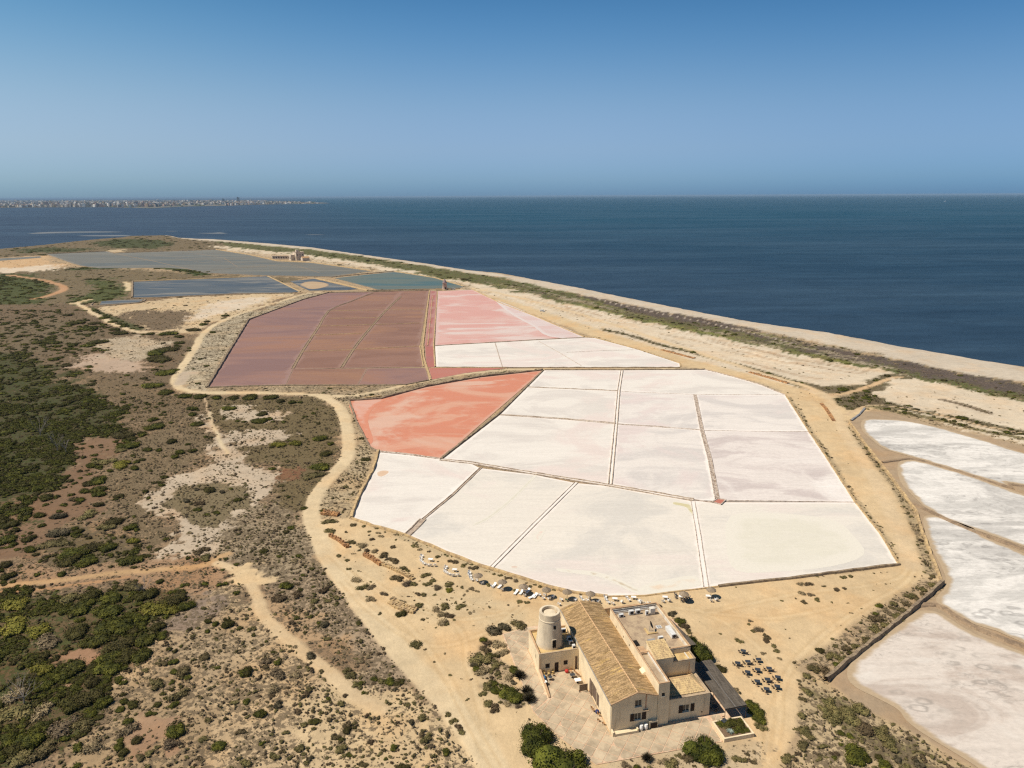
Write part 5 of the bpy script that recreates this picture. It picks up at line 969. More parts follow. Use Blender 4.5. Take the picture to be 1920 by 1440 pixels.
for k, kd in enumerate('GOB'):
    ids = np.nonzero(kd_i == k)[0]; order = ids[np.argsort(-vis[ids])]
    nind = max(0, 285-CNT[kd]); ind, rest = order[:nind], order[nind:]
    for i in ind: place_plant(kd, (HI[kd] if rad[i]/dist[i] > .0075 else LOW[kd])[i % len(LOW[kd]) % len(HI[kd])], X[i], Y[i], rad[i], hgt[i], slabel(kd, X[i], Y[i], rad[i]))
    sc = np.stack([rad[rest], rad[rest]*RNG.uniform(.8, 1.1, len(rest)), hgt[rest]], 1); pts = np.stack([X[rest], Y[rest], np.full(len(rest), -.10)], 1)
    scatter_stuff({'G': 'green_thicket', 'O': 'olive_scrub', 'B': 'dry_tussocks'}[kd], LOW[kd], pts, sc, RNG.random(len(rest))*6.28, rest % 4,
                  {'G': 'dense dark green maquis covering the left side', 'O': 'countless olive scrub bushes spread over the land', 'B': 'countless dry tussocks covering the brown scrubland'}[kd])
    print('plants', kd, len(ids), CNT[kd])

# ---------------------------------------------------------------- salt works house (local axes: u along the front, v away)
BROT = math.atan2(.223, .975)
def bw(u, v, z=0.0): q = bl(u, v); return Vector((q[0], q[1], z))
def part(mb, name, mat, parent, smooth=False, **k): return mb.build(name, mat, parent, smooth, **k)
def wall(mb, ax, c, a0, a1, z0, z1, face, op=(), th=.3):
    """one wall sheet with real openings. ax 'u': wall runs along u at v=c; face -1/+1 is the outward side"""
    As = sorted({a0, a1, *[o[0] for o in op], *[o[1] for o in op]}); Zs = sorted({z0, z1, *[o[2] for o in op], *[o[3] for o in op]})
    P = (lambda a, z, d: (a, c-face*d, z)) if ax == 'u' else (lambda a, z, d: (c-face*d, a, z))
    for i in range(len(As)-1):
        for j in range(len(Zs)-1):
            am, zm = (As[i]+As[i+1])/2, (Zs[j]+Zs[j+1])/2
            if any(o[0] < am < o[1] and o[2] < zm < o[3] for o in op): continue
            mb.add([P(As[i], Zs[j], 0), P(As[i+1], Zs[j], 0), P(As[i+1], Zs[j+1], 0), P(As[i], Zs[j+1], 0)], [(0, 1, 2, 3)])
    for o in op:
        q = [(o[0], o[2]), (o[1], o[2]), (o[1], o[3]), (o[0], o[3])]
        for i in range(4): a, b_ = q[i], q[(i+1) % 4]; mb.add([P(*a, 0), P(*b_, 0), P(*b_, th), P(*a, th)], [(0, 1, 2, 3)])
    mb.add([P(a0, z0, th), P(a1, z0, th), P(a1, z1, th), P(a0, z1, th)], [(3, 2, 1, 0)]) if not op else None
def opening(root, ax, c, face, o, name='window', mat='glass', frame=True, depth=.2, sill=False):
    P = (lambda a, z, d: (a, c-face*d, z)) if ax == 'u' else (lambda a, z, d: (c-face*d, a, z))
    def bx(m, a0, a1, z0, z1, d0, d1):
        p, q = P(a0, z0, d0), P(a1, z1, d1); m.box(min(p[0], q[0]), max(p[0], q[0]), min(p[1], q[1]), max(p[1], q[1]), z0, z1)
    m = MB(); bx(m, o[0], o[1], o[2], o[3], depth, depth+.06); w = m.build(name, M[mat], root)
    if frame:
        m = MB(); t = .07
        bx(m, o[0], o[0]+t, o[2], o[3], depth-.06, depth-.003); bx(m, o[1]-t, o[1], o[2], o[3], depth-.06, depth-.003)
        bx(m, o[0]+t, o[1]-t, o[2], o[2]+t, depth-.06, depth-.003); bx(m, o[0]+t, o[1]-t, o[3]-t, o[3], depth-.06, depth-.003)
        c_ = (o[0]+o[1])/2; bx(m, c_-t/2, c_+t/2, o[2]+t, o[3]-t, depth-.06, depth-.003); m.build('frame', M['frame'], w)
    if sill:
        m = MB(); bx(m, o[0]-.08, o[1]+.08, o[2]-.10, o[2]-.003, -.10, depth-.07); m.build('sill', M['frame'], w)
    return w
def shutter(root, a0, a1, z0, z1, c=-.06):
    m = MB(); m.box(a0, a1, c, c+.05, z0, z1)
    for k in range(5): z = z0+.12+(z1-z0-.24)*k/4; m.box(a0+.06, a1-.06, c-.02, c-.002, z-.05, z+.03)
    m.build('shutter', M['dark_wood'], root)
house = empty('salt_works_house', (BO[0], BO[1], 0), BROT, label='cream salt works house with long tiled gable roof and flat-roofed terrace wing', cat='house')
# walls of the hall
mb = MB()
dh = [(6.5, 7.85, .0, 3.1), (8.15, 10.45, .0, 3.4)]
wall(mb, 'v', 0, 0, 31.3, 0, 6.22, -1, [(6.5, 7.85, 0, 3.0), (8.0, 10.4, 0, 3.3)])
wall(mb, 'u', 0, 0, 8.9, 0, 6.3, -1, [(4.5, 5.82, 4.80, 6.25), (4.48, 5.85, 1.95, 3.45)])
mb.add([(0, 0, 6.3), (8.9, 0, 6.3), (8.9, 0, 6.62), (4.85, 0, 7.85), (0, 0, 6.3)], [(0, 1, 2, 3)])
mb.add([(0, 31.3, 0), (8.9, 31.3, 0), (8.9, 31.3, 6.5), (4.1, 31.3, 7.6), (0, 31.3, 6.2)], [(4, 3, 2, 1, 0)])
mb.add([(8.9, 22, 0), (8.9, 31.3, 0), (8.9, 31.3, 6.45), (8.9, 22, 6.5)], [(0, 1, 2, 3)])
part(mb, 'wall', M['plaster'], house)
opening(house, 'u', 0, -1, (4.5, 5.82, 4.80, 6.25), sill=True); opening(house, 'u', 0, -1, (4.48, 5.85, 1.95, 3.45), sill=True)
shutter(house, 3.66, 4.42, 1.9, 3.45); shutter(house, 5.95, 6.75, 1.9, 3.45)
def barn_door(v0, v1, h):
    m = MB(); m.box(.15, .22, v0, v1, 0, h-.1); d = m.build('barn_door', M['door_wood'], house); n = 5
    for k in range(n): a = v0+(v1-v0)*k/n; p = MB(); p.box(.09, .147, a+.02, a+(v1-v0)/n-.02, .05, h-.15); p.build('plank', M['door_wood'], d)
barn_door(6.5, 7.85, 3.0); barn_door(8.0, 10.4, 3.3)
m = MB(); m.box(-.12, -.003, 10.45, 11.7, 0.02, 3.2); part(m, 'open_door_leaf', M['door_wood'], house)
m = MB(); m.tube((6.6, -.07, 4.3), (6.6, -.07, 7.25), .06); part(m, 'drain_pipe', M['terracotta'], house)
m = MB(); m.box(6.1, 7.05, -.5, -.003, 3.95, 4.05); part(m, 'canopy', M['roof_floor'], house)
m = MB(); m.box(0, 5.0, -1.0, -.003, 0, .5); m.box(0, .28, -1.0, -.003, .5, .95); m.box(4.75, 5.0, -1.0, -.003, .5, .85); m.box(.28, 4.75, -1.0, -.88, .5, .56); part(m, 'trough_bench', M['plaster'], house)
# tiled gable roof: real barrel tiles, every row and column one joined field per slope
def tile_field(name, A, B, C, D_, nu, nv, mat, r=.11, lift=.03):
    """A-B eave, D-C ridge. nu columns along the eave, nv tiles up the slope"""
    A, B, C, D_ = map(Vector, (A, B, C, D_)); mb = MB(); N = (B-A).cross(D_-A).normalized()
    if N.z < 0: N = -N
    for i in range(nu):
        s = (i+.5)/nu; w = (B-A).length/nu*.5
        for j in range(nv):
            t0, t1 = j/nv-.012, (j+1)/nv+.012
            jit = random.uniform(-.02, .02); sag = random.uniform(0, .02)
            for_ = []
            for (t, ex) in ((t0, lift+.03), (t1, lift-.005)):
                p = (A.lerp(B, s)).lerp(D_.lerp(C, s), t); dirn = (B-A).normalized()
                for q in (-1.0, -.55, .55, 1.0): for_.append(p+dirn*(q*w*.86+jit)+N*(ex+sag+(.0 if abs(q) > .9 else w*.62)))
            mb.add(for_, [(0, 1, 5, 4), (1, 2, 6, 5), (2, 3, 7, 6)])
    return part(mb, name, mat, house, kind='stuff')
EL0, EL1 = (-.18, -.12, 6.28), (-.18, 31.42, 6.2); RD0, RD1 = (4.85, -.12, 7.98), (4.1, 31.42, 7.72); ER0, ER1 = (8.98, -.12, 6.62), (8.98, 31.42, 6.45)
m = MB(); m.add([EL0, EL1, RD1, RD0, ER0, ER1], [(0, 3, 2, 1), (3, 4, 5, 2)]); th = [(x, y, z-.14) for x, y, z in (EL0, EL1, RD1, RD0, ER0, ER1)]
m.add(th, [(0, 1, 2, 3), (3, 2, 5, 4)]); m.add([EL0, RD0, th[3], th[0]], [(0, 3, 2, 1)]); m.add([RD0, ER0, th[4], th[3]], [(0, 3, 2, 1)]); m.add([EL0, EL1, th[1], th[0]], [(0, 1, 2, 3)]); m.add([EL1, RD1, th[2], th[1]], [(0, 1, 2, 3)]); m.add([RD1, ER1, th[5], th[2]], [(0, 1, 2, 3)])
roof = part(m, 'roof', M['tile'], house)
a_ = tile_field('left_tile_field', EL0, EL1, RD1, RD0, 118, 13, M['tile']); b_ = tile_field('right_tile_field', ER0, ER1, RD1, RD0, 118, 11, M['tile'])
for i in range(40):
    q0 = Vector(RD0).lerp(Vector(RD1), i/40); q1 = Vector(RD0).lerp(Vector(RD1), (i+1)/40-.002)
    if i == 0: rm = MB(); rm.tube((0, 0, 0), (q1-q0), .14, .12, 7); rme = rm.mesh('ridge_tile', M['ridge'])
    o = link('ridge_tile', rme, house, q0+Vector((0, 0, .06)))
for (x0, x1, z0, z1) in ((-.2, 4.85, 6.32, 8.02), (4.85, 9.0, 8.02, 6.66)):
    for vv, nm in ((-.12, 'verge'), (31.42, 'verge')):
        zz = -.26 if vv > 10 else 0
        m = MB(); m.tube((x0, vv, z0+(0 if vv < 10 else -.08)), (x1-(0 if vv < 10 else .75 if x1 < 5 else 0), vv, z1+(0 if vv < 10 else -.26 if x1 < 5 else -.17)), .10, .10, 6) if vv < 10 else m.tube((x0-(0 if x0 < 0 else .75), vv, z0-(.08 if x0 < 0 else .28)), (x1-(.75 if x1 < 5 else 0), vv, z1-(.28 if x1 < 5 else .17)), .10, .10, 6); part(m, nm, M['cornice'], house)
m = MB(); m.box(-.34, -.20, -.1, 31.3, 6.12, 6.22); part(m, 'gutter', M['grey_metal'], house)
m = MB(); m.box(-.10, -.003, 0, 31.3, 5.98, 6.10); part(m, 'eave_band', M['cornice'], house)
for v in (-.1, 19.0): m = MB(); m.tube((-.12, v+.25, .1), (-.12, v+.25, 6.1), .05); part(m, 'drain_pipe', M['frame'], house)
# slab tower and long narrow upper terrace
mb = MB()
wall(mb, 'u', -.12, 8.95, 11.15, 0, 9.0, -1, [(9.6, 10.25, 6.25, 7.0)]); wall(mb, 'v', 11.15, -.12, 9.4, 0, 9.0, 1)
wall(mb, 'v', 8.95, -.12, 9.4, 0, 9.0, -1)
part(mb, 'tower_wall', M['plaster'], house); opening(house, 'u', -.12, -1, (9.6, 10.25, 6.25, 7.0), frame=False, sill=True)
def coping(r, pts, z, w, mat=M['cornice'], name='coping', h=.12, closed=True):
    m = MB(); n = len(pts)
    for i in range(n if closed else n-1):
        (x0, y0), (x1, y1) = pts[i], pts[(i+1) % n]; dx, dy = x1-x0, y1-y0; L = math.hypot(dx, dy); e = w/2
        m.obox((x0+x1)/2, (y0+y1)/2, z+.001*i, L+w-.02*i, w, h, math.atan2(dy, dx))
    return part(m, name, mat, r)
m = MB(); m.box(9.2, 10.9, .13, 9.4, 8.3, 8.55); part(m, 'upper_floor', M['roof_floor'], house)
m = MB(); m.box(10.72, 10.9, .13, 9.4, 8.55, 8.98); m.box(9.2, 9.25, .13, 9.4, 8.55, 8.98); part(m, 'whitewashed_upstand', M['parapet_in'], house)
coping(house, [(9.08, .01), (11.02, .01), (11.02, 9.3), (9.08, 9.3)], 9.0, .26)
# big flat roofed wing
mb = MB()
wall(mb, 'v', 8.95, 9.4, 25.0, 0, 9.0, -1, [(13.8, 14.15, 7.15, 7.75), (17.0, 17.35, 6.95, 7.55), (21.0, 21.35, 6.65, 7.25)]); wall(mb, 'v', 19.75, 9.0, 25.0, 0, 8.75, 1); wall(mb, 'u', 25.0, 8.95, 19.75, 0, 8.9, 1); wall(mb, 'u', 9.0, 8.95, 19.75, 0, 8.75, -1)
m2 = mb; part(mb, 'wing_wall', M['plaster'], house)
for o_ in ((13.8, 14.15, 7.15, 7.75), (17.0, 17.35, 6.95, 7.55), (21.0, 21.35, 6.65, 7.25)): opening(house, 'v', 8.95, -1, o_, 'slit_window', 'dark_hole', False)
m = MB(); m.box(9.25, 19.45, 9.3, 24.7, 7.75, 8.0); part(m, 'roof_terrace', M['roof_floor'], house)
m = MB(); m.box(9.2, 9.28, 9.3, 24.7, 8.0, 8.95); m.box(19.38, 19.5, 9.3, 24.7, 8.0, 8.7); m.box(9.28, 19.38, 24.62, 24.75, 8.0, 8.85); m.box(9.28, 19.38, 9.25, 9.32, 8.0, 8.7); part(m, 'whitewashed_upstand', M['parapet_in'], house)
coping(house, [(9.08, 9.4), (9.08, 24.87), (19.62, 24.87), (19.62, 9.12), (14.9, 9.12)], 8.98, .28, closed=False)
m = MB(); m.box(9.28, 19.3, 24.3, 24.4, 8.45, 8.55); m.box(9.28, 19.3, 24.15, 24.25, 8.2, 8.28); part(m, 'roof_pipe', M['white_metal'], house)
m = MB(); m.add([(8.95, 5.4, 6.3), (8.95, 7.6, 6.3), (8.2, 5.8, 6.95), (8.2, 7.2, 6.95), (8.95, 5.8, 7.4), (8.95, 7.2, 7.4)], [(0, 2, 4), (1, 5, 3), (2, 3, 5, 4), (0, 1, 3, 2)]); part(m, 'chimney_stub', M['plaster'], house)
# middle block, stair house
mb = MB(); wall(mb, 'u', 6.4, 11.15, 19.55, 0, 7.95, -1); wall(mb, 'v', 19.55, 6.4, 9.0, 0, 7.95, 1); part(mb, 'middle_wall', M['plaster'], house)
m = MB(); m.box(11.2, 19.5, 6.45, 8.98, 7.7, 7.85); part(m, 'middle_roof', M['roof_gold'], house)
m = MB(); m.box(16.0, 19.6, 6.35, 6.6, 7.96, 8.12); m.box(19.3, 19.6, 6.6, 8.95, 7.96, 8.12); m.box(14.95, 15.7, 6.35, 6.8, 7.96, 8.3); part(m, 'coping', M['roof_floor'], house)
m = MB(); m.box(18.2, 18.35, 6.7, 8.6, 8.0, 8.12); part(m, 'plank', M['white_metal'], house)
mb = MB(); mb.add([(11.25, 6.35, 7.9), (14.85, 6.35, 7.9), (14.85, 10.9, 7.9), (11.25, 10.9, 7.9), (11.25, 6.35, 9.25), (14.85, 6.35, 9.25), (14.85, 10.9, 9.95), (11.25, 10.9, 9.95)], [(0, 1, 5, 4), (1, 2, 6, 5), (2, 3, 7, 6), (3, 0, 4, 7)]); part(mb, 'stair_house_wall', M['plaster'], house)
m = MB(); m.add([(11.1, 6.15, 9.28), (15.0, 6.15, 9.28), (15.0, 11.0, 10.02), (11.1, 11.0, 10.02)], [(0, 1, 2, 3)]); part(m, 'stair_house_roof', M['tile_new'], house)
tile_field('stair_house_tiles', (11.1, 6.15, 9.26), (15.0, 6.15, 9.26), (15.0, 11.0, 10.0), (11.1, 11.0, 10.0), 15, 11, M['tile_new'])
m = MB(); m.box(9.6, 10.6, 12.7, 14.3, 8.0, 8.25); part(m, 'roof_hatch', M['dark_hole'], house)
m = MB(); m.box(9.4, 11.2, 9.5, 12.3, 8.0, 8.12); part(m, 'brick_landing', M['cornice'], house)
m = MB(); m.tube((18.3, 6.33, 5.0), (18.3, 6.33, 7.6), .06); part(m, 'drain_pipe', M['cornice'], house)
# low annex with hipped tiles
mb = MB(); wall(mb, 'u', .35, 11.15, 19.75, 0, 4.75, -1, [(14.25, 15.6, 1.6, 3.15), (18.1, 18.4, .8, 1.1)]); wall(mb, 'v', 19.75, .35, 6.4, 0, 4.75, 1); part(mb, 'annex_wall', M['plaster'], house)
w = opening(house, 'u', .35, -1, (14.25, 15.6, 1.6, 3.15), sill=True, depth=.26); opening(house, 'u', .35, -1, (18.1, 18.4, .8, 1.1), 'vent', 'dark_hole', False)
shutter(house, 13.45, 14.22, 1.55, 3.2, .29); shutter(house, 15.85, 16.6, 1.55, 3.2, .29)
m = MB(); m.box(11.2, 19.7, .4, 6.38, 4.55, 4.74); part(m, 'annex_roof_slab', M['roof_floor'], house)
coping(house, [(11.3, .48), (19.62, .48), (19.62, 6.3)], 4.74, .3, M['roof_floor'], closed=False, h=.14)
hz = 5.75
m = MB(); m.add([(11.3, 1.15, 4.78), (19.0, 1.15, 4.78), (19.0, 6.38, 4.78), (11.3, 6.38, 4.78), (11.3, 4.6, hz), (17.6, 4.6, hz)], [(0, 1, 5, 4), (1, 2, 5), (2, 3, 4, 5)]); part(m, 'annex_roof', M['tile_new'], house)
def tri_tiles(name, A, B, C, D_, nu, nv): tile_field(name, A, B, C, D_, nu, nv, M['tile_new'])
tri_tiles('annex_front_tiles', (11.3, 1.15, 4.78), (19.0, 1.15, 4.78), (17.6, 4.6, hz), (11.3, 4.6, hz), 26, 8)
tri_tiles('annex_side_tiles', (19.0, 1.15, 4.78), (19.0, 6.38, 4.78), (17.6, 4.65, hz), (17.6, 4.55, hz), 18, 4)
m = MB(); m.tube((11.3, 4.6, hz+.08), (17.6, 4.6, hz+.08), .12, n=6); m.tube((17.6, 4.6, hz+.08), (19.0, 1.15, 4.86), .11, n=6); m.tube((17.6, 4.6, hz+.08), (19.0, 6.35, 4.86), .11, n=6); part(m, 'hip_ridge', M['ridge'], house)
# meter box
m = MB(); m.box(7.25, 8.9, -.55, -.003, 0, 1.62); part(m, 'meter_box', M['plaster'], house); m = MB(); m.box(7.5, 8.8, -.62, -.553, .08, 1.25); part(m, 'meter_door', M['dark_wood'], house)
# rear courtyard
m = MB()
for b_ in ((8.95, 19.6, 34.3, 34.55), (8.95, 9.2, 31.5, 34.3), (19.35, 19.6, 31.0, 34.3), (14.6, 14.85, 31.5, 34.3), (10.0, 19.35, 31.2, 31.45), (8.95, 9.2, 25.0, 26.5), (19.35, 19.6, 25.0, 31.0)): m.box(*b_, 0, 2.75)
cy = part(m, 'courtyard_wall', M['plaster'], house)
coping(house, [(9.08, 34.42), (19.48, 34.42), (19.48, 31.2), (19.48, 25.2)], 2.76, .3, closed=False)
m = MB(); m.box(9.2, 19.35, 25.0, 34.3, .02, .12); part(m, 'courtyard_floor', M['cornice'], house)
# ------------- mill block and mill tower
mill = empty('mill_block', (BO[0], BO[1], 0), BROT, label='square flat-roofed block carrying the round mill tower, at the left of the house', cat='building')
mb = MB(); wall(mb, 'u', 18.9, -8.5, -.02, 0, 4.7, -1, [(-5.18, -4.3, 0, 2.35), (-7.13, -6.2, 1.25, 2.35), (-3.24, -2.37, 1.45, 2.5), (-.78, -.25, 0, 3.1)]); wall(mb, 'v', -8.5, 18.9, 27.5, 0, 4.7, -1, [(21.4, 21.7, 1.9, 3.0)]); wall(mb, 'u', 27.5, -8.5, -.3, 0, 4.7, 1)
mb.box(-.38, -.36, 19.2, 27.3, 4.2, 4.7)
part(mb, 'wall', M['plaster'], mill)
opening(mill, 'u', 18.9, -1, (-5.18, -4.3, 0, 2.35), 'door', 'dark_wood', False); opening(mill, 'u', 18.9, -1, (-.78, -.25, 0, 3.1), 'door', 'door_wood', False)
for o_ in ((-7.13, -6.2, 1.25, 2.35), (-3.24, -2.37, 1.45, 2.5)): opening(mill, 'u', 18.9, -1, o_, 'window', 'dark_wood', False)
opening(mill, 'v', -8.5, -1, (21.4, 21.7, 1.9, 3.0), 'slit_window', 'dark_hole', False)
m = MB(); m.box(-8.2, -.4, 19.2, 27.2, 4.1, 4.25); part(m, 'roof', M['roof_gold'], mill)
m = MB(); m.box(-8.2, -8.1, 19.2, 27.2, 4.25, 4.68); part(m, 'upstand', M['parapet_in'], mill)
coping(mill, [(-8.36, 19.04), (-.45, 19.04)], 4.7, .3, closed=False, mat=M['roof_floor']); coping(mill, [(-8.36, 19.2), (-8.36, 27.35), (-.45, 27.35)], 4.72, .3, closed=False)
m = MB(); m.add([(-8.5, 18.88, 0), (-8.5, 11.7, 0), (-8.5, 18.88, 1.35), (-8.5, 11.7, .3), (-8.15, 18.88, 0), (-8.15, 11.7, 0), (-8.15, 18.88, 1.35), (-8.15, 11.7, .3)], [(0, 2, 3, 1), (4, 5, 7, 6), (2, 6, 7, 3), (1, 3, 7, 5)]); part(m, 'wing_wall', M['plaster'], mill)
m = MB(); m.add([(-8.55, 18.88, 1.38), (-8.55, 11.66, .33), (-8.1, 11.66, .33), (-8.1, 18.88, 1.38), (-8.55, 18.88, 1.30), (-8.55, 11.66, .25), (-8.1, 11.66, .25), (-8.1, 18.88, 1.30)], [(0, 1, 2, 3), (0, 4, 5, 1), (3, 2, 6, 7), (1, 5, 6, 2)]); part(m, 'coping', M['cornice'], mill)
m = MB(); m.tube((-8.35, 18.82, .2), (-8.35, 18.82, 4.2), .06); part(m, 'drain_pipe', M['cornice'], mill)
TC = (-5.1, 23.15); tower = empty('mill_tower', tuple(bw(*TC, 4.25)), BROT, label='round tapering plastered mill tower without sails, standing on the flat roof', cat='tower')
prof = [(2.85, -.05), (2.66, 1.6), (2.34, 4.4), (2.20, 5.75), (2.19, 5.85), (2.27, 5.93), (2.26, 6.05), (2.17, 6.12), (2.15, 7.50), (2.10, 7.56), (1.66, 7.56), (1.62, 6.70)]
m = MB(); m.lathe(prof, 64, cap0=False, cap1=False)
# door and window openings: cut by leaving faces out in front
n = 48; faces_ = []
for f in m.f:
    cs = [m.v[i] for i in f]; cx = sum(c[0] for c in cs)/4; cyy = sum(c[1] for c in cs)/4; cz = sum(c[2] for c in cs)/4
    faces_.append(f)
m.f = faces_; part(m, 'wall', M['mill_plaster'], tower)
m = MB(); m.lathe([(1.65, 6.72), (1.3, 6.80), (.1, 6.82)], 32); part(m, 'recessed_cap', M['roof_floor'], tower)
m = MB(); m.lathe([(1.28, 6.85), (1.26, 7.08), (.05, 7.1)], 32); part(m, 'round_lid', M['mill_plaster'], tower)
def on_tower(a, z, w, h, name, mat, rr_, proud=.03):
    mm = MB(); q = Vector((math.cos(a)*(rr_), math.sin(a)*rr_, z)); mm.obox(q.x, q.y, z, w, .5, h, a+math.pi/2); mm.v = [(x, y, zz) for x, y, zz in mm.v]; part(mm, name, mat, tower)
on_tower(-math.pi/2+.10, .0, .72, 2.2, 'door', M['dark_hole'], 2.53); on_tower(-math.pi/2+.10, .0, .98, 2.33, 'door_surround', M['mill_plaster'], 2.47)
on_tower(-math.pi/2+.20, 4.45, .52, .75, 'window', M['dark_hole'], 2.10); on_tower(-math.pi/2+.20, 4.38, .66, .07, 'sill', M['frame'], 2.17)
# clutter on the mill block roof
def box_thing(name, u, v, z, w, d, h, mat, label, cat, group=None, rot=0, grille=True):
    q = bw(u, v, z); root = empty(name, tuple(q), BROT+rot, label=label, cat=cat, group=group)
    mm = MB(); mm.box(-w/2, w/2, -d/2, d/2, .08, h); part(mm, 'casing', mat, root)
    mm = MB(); mm.box(-w/2+.06, -w/2+.14, -d/2, d/2, 0, .078); mm.box(w/2-.14, w/2-.06, -d/2, d/2, 0, .078); part(mm, 'feet', M['black'], root)
    if grille:
        mm = MB(); mm.lathe([(min(w, h)*.36, 0), (min(w, h)*.36, .03), (min(w, h)*.1, .05)], 12)
        g_ = mm.mesh('fan_grille', M['black']); o = link('fan_grille', g_, root, (w*.08, -d/2-.002, h/2+.04)); o.rotation_euler = (math.pi/2, 0, 0)
    return root
AC = 'white air conditioning unit'
box_thing('air_conditioner', -1.3, 25.6, 4.25, 1.0, .5, 1.1, M['white_metal'], AC+' between the mill tower and the tiled roof', 'air conditioner', 'air conditioners on the roofs')
box_thing('air_conditioner', -.95, 22.8, 4.25, .9, .5, 1.0, M['white_metal'], AC+' in the shade of the mill tower', 'air conditioner', 'air conditioners on the roofs')
box_thing('air_conditioner', -.95, 21.4, 4.25, .9, .5, .9, M['white_metal'], AC+' nearest the front edge beside the mill tower', 'air conditioner', 'air conditioners on the roofs')
box_thing('air_conditioner', -.8, 19.9, 4.25, .6, .6, .9, M['white_metal'], 'small white unit on the front corner by the tiled roof', 'air conditioner', 'air conditioners on the roofs')
for (u, v, w, h, lb) in ((10.7, 23.0, 1.0, .7, 'leftmost on the roof terrace by the back parapet'), (13.1, 23.3, 1.05, 1.0, 'second from the left on the roof terrace'), (14.6, 23.3, 1.05, 1.0, 'third from the left on the roof terrace'), (16.3, 22.4, .6, 1.1, 'narrow one near the back right of the roof terrace'), (15.4, 13.4, 1.0, .9, 'behind the small tiled stair house')):
    box_thing('air_conditioner', u, v, 8.0, w, .5, h, M['white_metal'], 'white air conditioner, '+lb, 'air conditioner', 'air conditioners on the roofs')
box_thing('roof_cabinet', 17.6, 22.6, 8.0, 1.1, .9, 1.5, M['parapet_in'], 'pale upright cabinet in the back right corner of the roof terrace', 'cabinet', grille=False)
box_thing('extraction_unit', 18.3, 14.9, 8.0, .95, 3.2, .95, M['white_metal'], 'long white box unit beside the right parapet of the roof terrace', 'ventilation unit')
box_thing('ventilation_box', 13.3, 13.0, 8.0, 1.5, .8, .7, M['grey_metal'], 'grey ventilation box behind the stair house tiles', 'ventilation unit', grille=False)
r_ = empty('satellite_dish', tuple(bw(14.6, 16.6, 8.0)), BROT, label='large dark satellite dish on an L-shaped base in the middle of the terrace', cat='satellite dish')
m = MB(); m.box(-.9, -.5, -.9, 1.2, 0, .2); m.box(-.5, 1.3, -.9, -.5, 0, .2); part(m, 'base', M['roof_gold'], r_)
m = MB(); m.tube((0, .3, .0), (0, .3, 1.2), .06); part(m, 'mast', M['grey_metal'], r_)
m = MB(); m.lathe([(.02, .0), (.4, .06), (.75, .22), (.8, .24)], 20, cap1=False); g_ = m.mesh('dish', M['black']); o = link('dish', g_, r_, (0.1, .25, 1.4)); o.rotation_euler = (math.radians(20), math.radians(62), 0)
r_ = empty('skylight', tuple(bw(17.0, 17.7, 8.0)), BROT, label='small white framed skylight lying flat on the roof terrace', cat='skylight'); m = MB(); m.box(-.55, .55, -.5, .5, 0, .1); part(m, 'frame', M['white_metal'], r_); m = MB()
m.box(-.4, -.05, -.35, .35, .1, .13); m.box(.05, .4, -.35, .35, .1, .13); part(m, 'pane', M['grey_metal'], r_)
# ------------- terrace paving
ter = MB(); TP = [(-12.4, 8.6), (-9.6, 1.5), (-5.2, -6.4), (12.3, -6.5), (18.9, -6.5), (19.0, -2.0), (27.0, -1.6), (27.0, 31), (20, 31), (20, .3), (11, .3), (-.2, -.2), (-.2, 18.8), (-8.4, 18.8), (-8.7, 27.8), (-.2, 27.8), (0, 31.6), (9, 35.6), (-6.3, 35.6), (-12.9, 34.4)]
me = bpy.data.meshes.new('terrace_base'); vs, _, fs, *_r = delaunay_2d_cdt([Vector(p_) for p_ in TP], [], [list(range(len(TP)))], 1, 1e-4)
me.from_pydata([(v.x, v.y, .06) for v in vs], [], [tuple(f) for f in fs]); me.update()
if me.polygons[0].normal.z < 0: me.flip_normals()
me.materials.append(M['brick_strip'])
terr = link('paved_terrace', me, None, (BO[0], BO[1], 0), BROT, kind='structure', label='paved terrace with diagonal brick strips round the house')
TPn = np.array(TP); ang = math.radians(48.5); s_ = 2.1; cnt = 0; slabs = {}
from mathutils.geometry import box_pack_2d
def clip_poly(poly_, a, b):      # keep left of a->b
    out = []
    for i in range(len(poly_)):
        p0, p1 = poly_[i], poly_[(i+1) % len(poly_)]
        d0 = (b[0]-a[0])*(p0[1]-a[1])-(b[1]-a[1])*(p0[0]-a[0]); d1 = (b[0]-a[0])*(p1[1]-a[1])-(b[1]-a[1])*(p1[0]-a[0])
        if d0 >= 0: out.append(p0)
        if (d0 < 0) != (d1 < 0): t = d0/(d0-d1); out.append((p0[0]+(p1[0]-p0[0])*t, p0[1]+(p1[1]-p0[1])*t))
    return out
REG = [[(-9.4, 1.3), (-5.2, -6.2), (-.27, -6.22), (-.27, 1.3)], [(-.26, -6.22), (18.7, -6.3), (18.8, -.1), (-.26, -.1)], [(-8.1, 1.31), (-.27, 1.31), (-.27, 18.7), (-8.1, 18.7)], [(-12.2, 8.6), (-9.4, 1.31), (-8.11, 1.31), (-8.11, 11.5)], [(-12.3, 8.7), (-8.75, 11.6), (-8.75, 27.5), (-12.6, 34.0)], [(18.81, -1.9), (21.6, -1.9), (21.6, 11), (19.9, 11), (19.8, -.1), (18.81, -.1)], [(-12.6, 34.1), (-8.7, 27.9), (-.3, 27.9), (-.1, 31.6), (-6.3, 35.3)]]
full = MB(); h_ = s_/2-.07; full.box(-h_, h_, -h_, h_, -.02, .03); fmesh = full.mesh('paving_slab', M['slab'])
